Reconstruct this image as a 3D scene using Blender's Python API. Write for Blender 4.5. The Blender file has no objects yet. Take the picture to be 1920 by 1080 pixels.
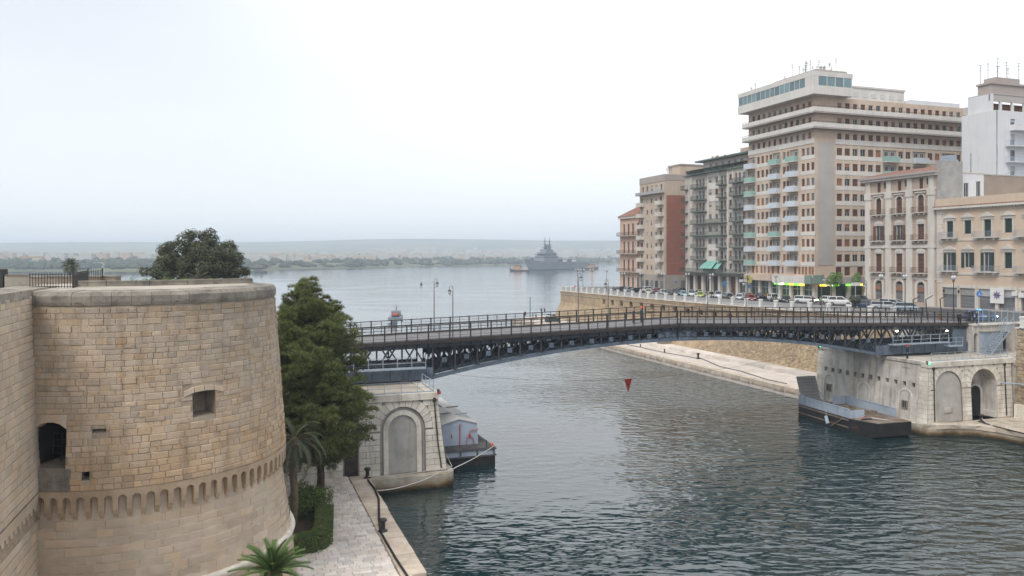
# Harbour canal with a swing bridge, round castle tower and waterfront palazzi.
import bpy, math, random
from math import sin, cos, pi, sqrt, atan2, asin, tan
from mathutils import Vector, Matrix
R = math.radians
random.seed(7)
sc = bpy.context.scene
C = bpy.context.collection

# ------------------------------------------------------------------ camera
F, HY, H = 1480.0, 478.0, 21.0            # focal length in photo pixels, horizon row, eye height above the water
cam_d = bpy.data.cameras.new('camera'); cam = bpy.data.objects.new('camera', cam_d); C.objects.link(cam)
cam_d.sensor_width = 36.0; cam_d.lens = 36.0 * F / 1920.0
cam_d.shift_y = -(540.0 - HY) / 1920.0
cam_d.clip_start = 0.5; cam_d.clip_end = 60000.0
cam.location = (0, 0, H); cam.rotation_euler = (pi / 2, 0, 0)
sc.camera = cam

# ------------------------------------------------------------------ sky and sun
SUN_EL, SUN_AZ = R(50), R(-148)           # azimuth clockwise from +Y (the way the camera looks): high behind the viewer, veiled
world = bpy.data.worlds.new('World'); sc.world = world; world.use_nodes = True
nt = world.node_tree; nt.nodes.clear()
def wn(t, **k):
    n = nt.nodes.new(t)
    for a, b in k.items(): setattr(n, a, b)
    return n
wl = nt.links.new
out = wn('ShaderNodeOutputWorld'); bg = wn('ShaderNodeBackground'); bg.inputs['Strength'].default_value = 0.1
sky = wn('ShaderNodeTexSky'); sky.sky_type = 'NISHITA'; sky.sun_disc = False
sky.sun_elevation = SUN_EL; sky.sun_rotation = SUN_AZ; sky.dust_density = 3.0; sky.air_density = 1.0
tc = wn('ShaderNodeTexCoord'); sep = wn('ShaderNodeSeparateXYZ'); wl(tc.outputs['Generated'], sep.inputs[0])
# overcast deck: cloud noise on a plane overhead
zc = wn('ShaderNodeMath', operation='MAXIMUM'); zc.inputs[1].default_value = 0.0; wl(sep.outputs['Z'], zc.inputs[0])
za = wn('ShaderNodeMath', operation='ADD'); za.inputs[1].default_value = 0.16; wl(zc.outputs[0], za.inputs[0])
dx = wn('ShaderNodeMath', operation='DIVIDE'); wl(sep.outputs['X'], dx.inputs[0]); wl(za.outputs[0], dx.inputs[1])
dy = wn('ShaderNodeMath', operation='DIVIDE'); wl(sep.outputs['Y'], dy.inputs[0]); wl(za.outputs[0], dy.inputs[1])
cmb = wn('ShaderNodeCombineXYZ'); wl(dx.outputs[0], cmb.inputs[0]); wl(dy.outputs[0], cmb.inputs[1])
cn = wn('ShaderNodeTexNoise'); cn.inputs['Scale'].default_value = 0.42; cn.inputs['Detail'].default_value = 6; cn.inputs['Roughness'].default_value = 0.5
wl(cmb.outputs[0], cn.inputs['Vector'])
cr = wn('ShaderNodeValToRGB'); cr.color_ramp.elements[0].position = 0.36; cr.color_ramp.elements[1].position = 0.62
cr.color_ramp.elements[0].color = (5.1, 5.45, 5.85, 1); cr.color_ramp.elements[1].color = (6.1, 6.3, 6.55, 1)
wl(cn.outputs['Fac'], cr.inputs[0])
# a wide stretch of thinner, whiter cloud over the harbour
sd = Vector((sin(SUN_AZ) * cos(SUN_EL), cos(SUN_AZ) * cos(SUN_EL), sin(SUN_EL)))
dot = wn('ShaderNodeVectorMath', operation='DOT_PRODUCT'); dot.inputs[1].default_value = Vector((0.45, 0.72, 0.53)).normalized(); wl(tc.outputs['Generated'], dot.inputs[0])
mr = wn('ShaderNodeMapRange'); mr.interpolation_type = 'SMOOTHERSTEP'
mr.inputs['From Min'].default_value = 0.45; mr.inputs['From Max'].default_value = 1.0
mr.inputs['To Min'].default_value = 0.0; mr.inputs['To Max'].default_value = 1.0
wl(dot.outputs['Value'], mr.inputs['Value'])
glow = wn('ShaderNodeMix', data_type='RGBA', blend_type='MIX'); glow.inputs[7].default_value = (9.3, 9.3, 9.3, 1)
wl(mr.outputs[0], glow.inputs[0]); wl(cr.outputs[0], glow.inputs[6])
hzr = wn('ShaderNodeMapRange'); hzr.inputs['From Min'].default_value = 0.0; hzr.inputs['From Max'].default_value = 0.30; hzr.inputs['To Min'].default_value = 1.0; hzr.inputs['To Max'].default_value = 0.0; hzr.interpolation_type = 'SMOOTHSTEP'
wl(zc.outputs[0], hzr.inputs['Value'])                     # the deck pales evenly towards the horizon all round
hor = wn('ShaderNodeMix', data_type='RGBA', blend_type='MIX'); hor.inputs[7].default_value = (7.2, 7.35, 7.5, 1); wl(hzr.outputs[0], hor.inputs[0]); wl(glow.outputs[2], hor.inputs[6])
mx = wn('ShaderNodeMix', data_type='RGBA', blend_type='MIX'); mx.inputs[0].default_value = 0.88
wl(sky.outputs[0], mx.inputs[6]); wl(hor.outputs[2], mx.inputs[7])
wl(mx.outputs[2], bg.inputs['Color']); wl(bg.outputs[0], out.inputs['Surface'])
sun_d = bpy.data.lights.new('sun', 'SUN'); sun_d.energy = 1.5; sun_d.angle = R(25); sun_d.color = (1, 0.95, 0.88)
sun = bpy.data.objects.new('sun', sun_d); C.objects.link(sun); sun.location = (0, 0, 200)
sun.rotation_mode = 'QUATERNION'; sun.rotation_quaternion = sd.to_track_quat('Z', 'Y')
vs = sc.view_settings
vs.view_transform = 'Standard'; vs.look = 'None'; vs.exposure = 0.72; vs.gamma = 1.0; vs.use_curve_mapping = False
sc.cycles.use_denoising = True
sc.cycles.max_bounces = 6; sc.cycles.volume_bounces = 1; sc.cycles.transparent_max_bounces = 6
sc.cycles.volume_step_rate = 4.0; sc.cycles.caustics_reflective = False; sc.cycles.caustics_refractive = False

# ------------------------------------------------------------------ the place's own grid: s across the canal, w along it
TH = R(19.5); cu, su = cos(TH), sin(TH); JX, JY = 18.6, 87.85
def SW(s, w, z=0.0): return Vector((JX + s * cu - w * su, JY + s * su + w * cu, z))
def inv(p): dx_, dy_ = p[0] - JX, p[1] - JY; return dx_ * cu + dy_ * su, -dx_ * su + dy_ * cu
def PZ(px, py, z):                        # the point of height z seen at a photo pixel
    Y = (H - z) * F / (py - HY); return Vector(((px - 960) / F * Y, Y, z))
def PY(px, py, Y): return Vector(((px - 960) / F * Y, Y, H - (py - HY) / F * Y))

# ------------------------------------------------------------------ mesh helpers
class MB:
    def __init__(self): self.v = []; self.f = []; self.m = []
    def poly(self, pts, k=0):
        n = len(self.v); self.v.extend([tuple(p) for p in pts]); self.f.append(tuple(range(n, n + len(pts)))); self.m.append(k)
    def box(self, x0, x1, y0, y1, z0, z1, k=0):
        n = len(self.v)
        self.v += [(x0,y0,z0),(x1,y0,z0),(x1,y1,z0),(x0,y1,z0),(x0,y0,z1),(x1,y0,z1),(x1,y1,z1),(x0,y1,z1)]
        for q in ((3,2,1,0),(4,5,6,7),(0,1,5,4),(1,2,6,5),(2,3,7,6),(3,0,4,7)): self.f.append(tuple(n + i for i in q)); self.m.append(k)
        return self
    def beam(self, p, q, w, h=None, k=0, up=(0, 0, 1)):
        h = h or w; p = Vector(p); q = Vector(q); d = (q - p); L = d.length
        if L < 1e-6: return self
        d /= L; up = Vector(up)
        if abs(d.dot(up)) > 0.98: up = Vector((1, 0, 0))
        a = d.cross(up).normalized(); b = a.cross(d); n = len(self.v)
        for e in (p, q):
            for i, j in ((-1,-1),(1,-1),(1,1),(-1,1)): self.v.append(tuple(e + a * (i * w / 2) + b * (j * h / 2)))
        for f in ((3,2,1,0),(4,5,6,7),(0,1,5,4),(1,2,6,5),(2,3,7,6),(3,0,4,7)): self.f.append(tuple(n + i for i in f)); self.m.append(k)
        return self
    def tube(self, pts, rad, n=8, k=0, caps=True):
        pts = [Vector(p) for p in pts]; rs = rad if isinstance(rad, (list, tuple)) else [rad] * len(pts)
        b0 = len(self.v); ref = Vector((0, 0, 1))
        for i, p in enumerate(pts):
            d = (pts[min(i + 1, len(pts) - 1)] - pts[max(i - 1, 0)]).normalized()
            r = ref if abs(d.dot(ref)) < 0.95 else Vector((1, 0, 0))
            a = d.cross(r).normalized(); b = a.cross(d)
            for j in range(n):
                t = 2 * pi * j / n; self.v.append(tuple(p + (a * cos(t) + b * sin(t)) * rs[i]))
        for i in range(len(pts) - 1):
            for j in range(n):
                a_, b_ = b0 + i * n + j, b0 + i * n + (j + 1) % n
                self.f.append((a_, b_, b_ + n, a_ + n)); self.m.append(k)
        if caps:
            self.f.append(tuple(b0 + j for j in reversed(range(n)))); self.m.append(k)
            e = b0 + (len(pts) - 1) * n; self.f.append(tuple(e + j for j in range(n))); self.m.append(k)
        return self
    def lathe(self, prof, n=12, k=0, c=(0, 0, 0)):
        b0 = len(self.v)
        for r, z in prof:
            for j in range(n): t = 2 * pi * j / n; self.v.append((c[0] + r * cos(t), c[1] + r * sin(t), c[2] + z))
        for i in range(len(prof) - 1):
            for j in range(n):
                a_, b_ = b0 + i * n + j, b0 + i * n + (j + 1) % n
                self.f.append((a_, b_, b_ + n, a_ + n)); self.m.append(k)
        self.f.append(tuple(b0 + j for j in reversed(range(n)))); self.m.append(k)
        e = b0 + (len(prof) - 1) * n; self.f.append(tuple(e + j for j in range(n))); self.m.append(k)
        return self
    def prism(self, poly, z0, z1, k=0, ktop=None):   # poly: xy points counter-clockwise; z0,z1 number or list
        n = len(poly); b0 = len(self.v)
        zz0 = z0 if isinstance(z0, (list, tuple)) else [z0] * n; zz1 = z1 if isinstance(z1, (list, tuple)) else [z1] * n
        self.v += [(p[0], p[1], zz0[i]) for i, p in enumerate(poly)] + [(p[0], p[1], zz1[i]) for i, p in enumerate(poly)]
        for i in range(n):
            j = (i + 1) % n; self.f.append((b0 + i, b0 + j, b0 + n + j, b0 + n + i)); self.m.append(k)
        self.f.append(tuple(b0 + i for i in reversed(range(n)))); self.m.append(k)
        self.f.append(tuple(b0 + n + i for i in range(n))); self.m.append(k if ktop is None else ktop)
        return self
    def loft(self, rings, k=0, closed=True, caps=True):
        b0 = len(self.v); n = len(rings[0])
        for r in rings: self.v += [tuple(p) for p in r]
        for i in range(len(rings) - 1):
            for j in range(n if closed else n - 1):
                a_, b_ = b0 + i * n + j, b0 + i * n + (j + 1) % n
                self.f.append((a_, b_, b_ + n, a_ + n)); self.m.append(k)
        if caps:
            self.f.append(tuple(b0 + j for j in reversed(range(n)))); self.m.append(k)
            e = b0 + (len(rings) - 1) * n; self.f.append(tuple(e + j for j in range(n))); self.m.append(k)
        return self
    def mesh(self, name, mats, smooth=False):
        me = bpy.data.meshes.new(name); me.from_pydata(self.v, [], self.f)
        for m in (mats if isinstance(mats, (list, tuple)) else [mats]): me.materials.append(m)
        if len(me.materials) > 1: me.polygons.foreach_set('material_index', self.m)
        if smooth: me.polygons.foreach_set('use_smooth', [True] * len(me.polygons))
        me.update(); return me
    def build(self, name, mats, parent=None, loc=(0, 0, 0), rotz=0, smooth=False):
        return inst(name, self.mesh(name, mats, smooth), parent, loc, rotz)
def inst(name, me, parent=None, loc=(0, 0, 0), rotz=0, scale=None, mat=None):
    o = bpy.data.objects.new(name, me); C.objects.link(o); o.parent = parent
    if mat is not None: o.matrix_local = mat
    else:
        o.location = loc
        o.rotation_euler = rotz if isinstance(rotz, (tuple, list)) else (0, 0, rotz)
        if scale: o.scale = scale
    return o
def tag(o, label, cat, group=None, kind=None):
    if label: o['label'] = label
    if cat: o['category'] = cat
    if group: o['group'] = group
    if kind: o['kind'] = kind
    return o
def struct(o): o['kind'] = 'structure'; return o
def thing(name, label, cat, loc=(0, 0, 0), rotz=0, group=None):
    o = bpy.data.objects.new(name, None); C.objects.link(o); o.location = loc; o.rotation_euler = (0, 0, rotz)
    o.empty_display_size = 0.2
    return tag(o, label, cat, group)
def grid_wall(mb, P, u0, u1, z0, z1, ops, depth=0.25, k=0, kr=None, kb=None, ustep=None, zstep=None):
    """A wall sheet with real openings: ops = (u0,u1,z0,z1[,'arch']); P(u,z,d) maps to a point, d inwards. kb: back panel."""
    kr = k if kr is None else kr; E = 1e-5
    us = {u0, u1}; zs = {z0, z1}
    for o in ops:
        us |= {o[0], o[1]}; zs |= {o[2], o[3]}
        if len(o) > 4: zs.add(o[3] - (o[1] - o[0]) / 2 * (o[5] if len(o) > 5 else 1))
    us = sorted(u for u in us if u0 - E <= u <= u1 + E); zs = sorted(z for z in zs if z0 - E <= z <= z1 + E)
    def refine(a, st):
        r = [a[0]]
        for b in a[1:]:
            n = max(1, int(math.ceil((b - r[-1]) / st))); p = r[-1]
            r += [p + (b - p) * i / n for i in range(1, n + 1)]
        return r
    if ustep: us = refine(us, ustep)
    if zstep: zs = refine(zs, zstep)
    for i in range(len(us) - 1):
        for j in range(len(zs) - 1):
            a, b, c, d = us[i], us[i + 1], zs[j], zs[j + 1]
            if b - a < E or d - c < E: continue
            um, zm = (a + b) / 2, (c + d) / 2
            if any(o[0] < um < o[1] and o[2] < zm < o[3] for o in ops): continue
            mb.poly([P(a, c, 0), P(b, c, 0), P(b, d, 0), P(a, d, 0)], k)
    for o in ops:
        a, b, c, d = o[:4]
        if len(o) > 4:
            r = (b - a) / 2; um = (a + b) / 2; rz = r * (o[5] if len(o) > 5 else 1); zsp = d - rz; n = 10
            arc = [(um - r * cos(pi * i / n), zsp + rz * sin(pi * i / n)) for i in range(n + 1)]
            for i in range(n):
                p, q = arc[i], arc[i + 1]
                cx = a if (p[0] + q[0]) / 2 < um else b
                mb.poly([P(p[0], p[1], 0), P(q[0], q[1], 0), P(q[0], d, 0), P(p[0], d, 0)], k) if abs(q[1] - d) > E or abs(p[1] - d) > E else None
                mb.poly([P(q[0], q[1], 0), P(p[0], p[1], 0), P(p[0], p[1], depth), P(q[0], q[1], depth)], kr)
            top = zsp
            if kb is not None: mb.poly([P(p[0], p[1], depth) for p in arc], kb)
        else:
            top = d; mb.poly([P(a, d, 0), P(a, d, depth), P(b, d, depth), P(b, d, 0)], kr)
        mb.poly([P(a, c, 0), P(a, c, depth), P(a, top, depth), P(a, top, 0)], kr)
        mb.poly([P(b, c, 0), P(b, top, 0), P(b, top, depth), P(b, c, depth)], kr)
        mb.poly([P(a, c, 0), P(b, c, 0), P(b, c, depth), P(a, c, depth)], kr)
        if kb is not None: mb.poly([P(a, c, depth), P(b, c, depth), P(b, top, depth), P(a, top, depth)], kb)

# ------------------------------------------------------------------ materials
def surf(name, c1, c2=None, scale=0.6, rough=0.85, bump=0.0, bscale=12.0, rnd=0.0, streak=0.0, metal=0.0, stops=None, detail=6.0, spec=0.3, zband=None, blotch=None):
    m = bpy.data.materials.new(name); m.use_nodes = True; t = m.node_tree; L = t.links.new
    b = t.nodes['Principled BSDF']; b.inputs['Roughness'].default_value = rough; b.inputs['Metallic'].default_value = metal
    b.inputs['Specular IOR Level'].default_value = spec
    def N(ty, **kw):
        n = t.nodes.new(ty)
        for a, v in kw.items(): setattr(n, a, v)
        return n
    g = N('ShaderNodeNewGeometry')
    c2 = c2 or tuple(x * 0.72 for x in c1)
    no = N('ShaderNodeTexNoise'); no.inputs['Scale'].default_value = scale; no.inputs['Detail'].default_value = detail; no.inputs['Roughness'].default_value = 0.62
    L(g.outputs['Position'], no.inputs['Vector'])
    cr_ = N('ShaderNodeValToRGB'); cr_.color_ramp.elements[0].position = 0.36; cr_.color_ramp.elements[1].position = 0.66
    cr_.color_ramp.elements[0].color = (*c2, 1); cr_.color_ramp.elements[1].color = (*c1, 1)
    L(no.outputs['Fac'], cr_.inputs[0]); col = cr_.outputs[0]
    if rnd or stops:
        oi = N('ShaderNodeObjectInfo'); ad = N('ShaderNodeMath', operation='ADD'); fr = N('ShaderNodeMath', operation='FRACT')
        L(oi.outputs['Random'], ad.inputs[0]); L(g.outputs['Random Per Island'], ad.inputs[1]); L(ad.outputs[0], fr.inputs[0])
        if stops:
            rr = N('ShaderNodeValToRGB'); el = rr.color_ramp.elements
            while len(el) < len(stops): el.new(0.5)
            for e, (p, c) in zip(el, stops): e.position = p; e.color = (*c, 1)
            L(fr.outputs[0], rr.inputs[0])
            mm = N('ShaderNodeMix', data_type='RGBA', blend_type='MULTIPLY'); mm.inputs[0].default_value = 1.0
            L(col, mm.inputs[6]); L(rr.outputs[0], mm.inputs[7]); col = mm.outputs[2]
        if rnd:
            f2 = N('ShaderNodeMath', operation='MULTIPLY'); f2.inputs[1].default_value = 7.13; L(fr.outputs[0], f2.inputs[0])
            f3 = N('ShaderNodeMath', operation='FRACT'); L(f2.outputs[0], f3.inputs[0])
            ma = N('ShaderNodeMapRange'); ma.inputs['To Min'].default_value = 1 - rnd; ma.inputs['To Max'].default_value = 1 + rnd
            L(f3.outputs[0], ma.inputs['Value'])
            hs = N('ShaderNodeHueSaturation'); L(col, hs.inputs['Color']); L(ma.outputs[0], hs.inputs['Value']); col = hs.outputs[0]
    if zband:                                  # (z0, z1, colour, amount): a stained or different course between two heights
        for (za_, zb_, cc, am) in zband:
            sp = N('ShaderNodeSeparateXYZ'); L(g.outputs['Position'], sp.inputs[0])
            n2 = N('ShaderNodeTexNoise'); n2.inputs['Scale'].default_value = 0.7; n2.inputs['Detail'].default_value = 5; L(g.outputs['Position'], n2.inputs['Vector'])
            a1 = N('ShaderNodeMath', operation='MULTIPLY_ADD'); a1.inputs[1].default_value = 1.6 * abs(zb_ - za_); L(n2.outputs['Fac'], a1.inputs[0]); L(sp.outputs['Z'], a1.inputs[2])
            mp = N('ShaderNodeMapRange'); off = 0.8 * abs(zb_ - za_)
            mp.inputs['From Min'].default_value = za_ + off; mp.inputs['From Max'].default_value = zb_ + off; mp.inputs['To Max'].default_value = am
            L(a1.outputs[0], mp.inputs['Value'])
            mz = N('ShaderNodeMix', data_type='RGBA', blend_type='MULTIPLY'); mz.inputs[7].default_value = (*cc, 1); L(mp.outputs[0], mz.inputs[0]); L(col, mz.inputs[6]); col = mz.outputs[2]
    if streak:
        mpn = N('ShaderNodeMapping'); mpn.inputs['Scale'].default_value = (1.6, 1.6, 0.11); L(g.outputs['Position'], mpn.inputs[0])
        n3 = N('ShaderNodeTexNoise'); n3.inputs['Scale'].default_value = 1.3; n3.inputs['Detail'].default_value = 5; L(mpn.outputs[0], n3.inputs['Vector'])
        r3 = N('ShaderNodeMapRange'); r3.inputs['From Min'].default_value = 0.5; r3.inputs['From Max'].default_value = 0.75; r3.inputs['To Max'].default_value = streak; L(n3.outputs['Fac'], r3.inputs['Value'])
        ms = N('ShaderNodeMix', data_type='RGBA', blend_type='MULTIPLY'); ms.inputs[7].default_value = (0.32, 0.28, 0.24, 1); L(r3.outputs[0], ms.inputs[0]); L(col, ms.inputs[6]); col = ms.outputs[2]
    if blotch:                                 # (scale, threshold, colour, amount)
        n4 = N('ShaderNodeTexNoise'); n4.inputs['Scale'].default_value = blotch[0]; n4.inputs['Detail'].default_value = 7; n4.inputs['Roughness'].default_value = 0.65; L(g.outputs['Position'], n4.inputs['Vector'])
        r4 = N('ShaderNodeMapRange'); r4.inputs['From Min'].default_value = blotch[1]; r4.inputs['From Max'].default_value = blotch[1] + 0.08; r4.inputs['To Max'].default_value = blotch[3]; L(n4.outputs['Fac'], r4.inputs['Value'])
        m4 = N('ShaderNodeMix', data_type='RGBA', blend_type='MIX'); m4.inputs[7].default_value = (*blotch[2], 1); L(r4.outputs[0], m4.inputs[0]); L(col, m4.inputs[6]); col = m4.outputs[2]
    L(col, b.inputs['Base Color'])
    if bump:
        nb = N('ShaderNodeTexNoise'); nb.inputs['Scale'].default_value = bscale; nb.inputs['Detail'].default_value = 4; L(g.outputs['Position'], nb.inputs['Vector'])
        bp = N('ShaderNodeBump'); bp.inputs['Strength'].default_value = bump; bp.inputs['Distance'].default_value = 0.6 / bscale; L(nb.outputs['Fac'], bp.inputs['Height']); L(bp.outputs[0], b.inputs['Normal'])
    return m
def emit(name, c, st):
    m = bpy.data.materials.new(name); m.use_nodes = True; b = m.node_tree.nodes['Principled BSDF']
    b.inputs['Base Color'].default_value = (*c, 1); b.inputs['Emission Color'].default_value = (*c, 1); b.inputs['Emission Strength'].default_value = st
    return m
STONE = [(0.0, (0.88, 0.87, 0.85)), (0.3, (1.0, 0.98, 0.96)), (0.6, (1.05, 1.0, 0.92)), (0.85, (0.99, 0.88, 0.74)), (1.0, (1.14, 1.12, 1.08))]
M = {}
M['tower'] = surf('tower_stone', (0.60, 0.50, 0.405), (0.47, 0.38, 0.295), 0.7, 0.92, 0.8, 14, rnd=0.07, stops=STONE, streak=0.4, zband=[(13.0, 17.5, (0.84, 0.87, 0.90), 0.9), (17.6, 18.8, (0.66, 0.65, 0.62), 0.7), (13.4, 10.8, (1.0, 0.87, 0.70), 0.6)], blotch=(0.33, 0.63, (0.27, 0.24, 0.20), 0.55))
M['tower_low'] = surf('tower_low_stone', (0.60, 0.51, 0.415), (0.49, 0.40, 0.31), 0.5, 0.92, 0.4, 14, rnd=0.07, stops=[(0, (0.92, 0.9, 0.88)), (0.5, (1, 1, 1)), (1, (1.08, 1.0, 0.9))], blotch=(0.4, 0.64, (0.30, 0.24, 0.18), 0.35))
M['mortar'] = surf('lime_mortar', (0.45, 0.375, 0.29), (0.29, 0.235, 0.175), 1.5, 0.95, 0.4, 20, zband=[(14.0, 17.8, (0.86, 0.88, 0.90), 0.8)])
M['cornice'] = surf('weathered_cornice_stone', (0.36, 0.32, 0.265), (0.17, 0.155, 0.135), 0.9, 0.95, 0.5, 9, blotch=(1.3, 0.56, (0.10, 0.095, 0.085), 0.6))
M['terrace'] = surf('terrace_stone', (0.52, 0.47, 0.40), (0.33, 0.29, 0.24), 0.35, 0.95, 0.4, 6, blotch=(0.7, 0.6, (0.2, 0.18, 0.155), 0.5))
M['dark'] = surf('painted_interior_shade', (0.02, 0.018, 0.016), (0.012, 0.011, 0.01), 1, 0.95)  # near-black colour stands in for the shade deep inside openings
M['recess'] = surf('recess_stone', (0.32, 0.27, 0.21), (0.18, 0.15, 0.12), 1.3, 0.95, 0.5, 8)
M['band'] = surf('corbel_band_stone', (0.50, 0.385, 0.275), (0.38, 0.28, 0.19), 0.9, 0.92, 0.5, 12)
M['white_stone'] = surf('white_limestone', (0.74, 0.70, 0.63), (0.54, 0.49, 0.42), 0.8, 0.85, 0.35, 9, rnd=0.10, streak=0.4, blotch=(0.8, 0.64, (0.36, 0.22, 0.12), 0.4))
M['plaster'] = surf('pier_plaster', (0.62, 0.59, 0.55), (0.43, 0.40, 0.36), 0.7, 0.9, 0.3, 5, streak=0.75, blotch=(0.45, 0.60, (0.30, 0.23, 0.16), 0.6))
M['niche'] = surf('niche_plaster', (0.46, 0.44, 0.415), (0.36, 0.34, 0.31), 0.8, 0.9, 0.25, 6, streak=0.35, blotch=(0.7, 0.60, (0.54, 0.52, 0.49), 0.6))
M['plinth'] = surf('plinth_stone', (0.58, 0.53, 0.45), (0.38, 0.32, 0.24), 0.9, 0.9, 0.5, 7, rnd=0.08, zband=[(0.95, 0.35, (0.40, 0.28, 0.16), 0.95), (0.5, 0.1, (0.16, 0.17, 0.11), 0.95)])
M['paver'] = surf('limestone_paver', (0.70, 0.66, 0.615), (0.53, 0.485, 0.44), 0.45, 0.85, 0.3, 9, rnd=0.12, stops=[(0, (0.85, 0.85, 0.86)), (0.4, (1, 0.98, 0.97)), (0.7, (1.04, 0.98, 0.94)), (1, (1.12, 1.1, 1.08))])
M['joint'] = surf('paving_joint', (0.34, 0.29, 0.245), (0.17, 0.145, 0.12), 0.7, 0.95, 0.3, 12)
M['kerb'] = surf('quay_kerb_stone', (0.62, 0.54, 0.45), (0.46, 0.37, 0.29), 0.7, 0.85, 0.3, 8, rnd=0.10, zband=[(0.9, 0.3, (0.38, 0.28, 0.16), 0.95), (0.5, 0.1, (0.16, 0.17, 0.11), 0.9)])
M['rubble'] = surf('rubble_wall_stone', (0.44, 0.36, 0.25), (0.25, 0.205, 0.15), 0.55, 0.95, 1.0, 2.2, blotch=(0.25, 0.60, (0.24, 0.22, 0.19), 0.6), streak=0.3)
M['sand_wall'] = surf('bastion_stone', (0.46, 0.35, 0.225), (0.31, 0.235, 0.155), 0.35, 0.95, 0.8, 3.0, blotch=(0.14, 0.60, (0.25, 0.225, 0.19), 0.6), streak=0.45)
M['asphalt'] = surf('asphalt', (0.085, 0.085, 0.09), (0.06, 0.06, 0.064), 0.5, 0.7, 0.2, 20)
M['sidewalk'] = surf('street_paving', (0.36, 0.335, 0.31), (0.27, 0.25, 0.23), 0.6, 0.85, 0.2, 8)
M['steel'] = surf('blue_grey_bridge_steel', (0.055, 0.066, 0.082), (0.034, 0.040, 0.05), 0.8, 0.55, 0.1, 10, blotch=(0.9, 0.66, (0.10, 0.06, 0.04), 0.55), spec=0.4)
M['steel_l'] = surf('pale_blue_girder_paint', (0.135, 0.175, 0.23), (0.09, 0.115, 0.15), 0.8, 0.5, 0.1, 10, streak=0.4, blotch=(0.7, 0.68, (0.12, 0.07, 0.045), 0.5))
M['rail'] = surf('brown_black_rail_iron', (0.055, 0.046, 0.042), (0.035, 0.028, 0.026), 2, 0.6)
M['rail_l'] = surf('grey_blue_handrail_paint', (0.36, 0.42, 0.49), (0.27, 0.32, 0.38), 1.5, 0.5)
M['deck'] = surf('bridge_deck_boards', (0.22, 0.215, 0.22), (0.16, 0.155, 0.16), 0.6, 0.8, 0.2, 10)
M['iron'] = surf('black_cast_iron', (0.022, 0.023, 0.025), (0.014, 0.014, 0.015), 3, 0.45, spec=0.5)
M['chain'] = surf('dark_chain', (0.035, 0.032, 0.03), (0.02, 0.018, 0.018), 3, 0.7)
M['rope'] = surf('white_rope', (0.62, 0.60, 0.56), (0.5, 0.48, 0.44), 4, 0.9)
M['pipe'] = surf('rusty_drain_pipe', (0.055, 0.045, 0.04), (0.03, 0.024, 0.022), 2, 0.7)
M['red'] = surf('red_paint', (0.50, 0.03, 0.025), (0.42, 0.025, 0.02), 2, 0.5)
M['orange'] = surf('orange_plastic', (0.75, 0.11, 0.03), (0.65, 0.09, 0.025), 2, 0.5)
M['glass'] = surf('window_glass', (0.035, 0.042, 0.05), (0.025, 0.03, 0.036), 1, 0.08, spec=0.6, rnd=0.3)
M['white'] = surf('white_paint', (0.72, 0.72, 0.70), (0.62, 0.62, 0.60), 1.2, 0.6)
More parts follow.
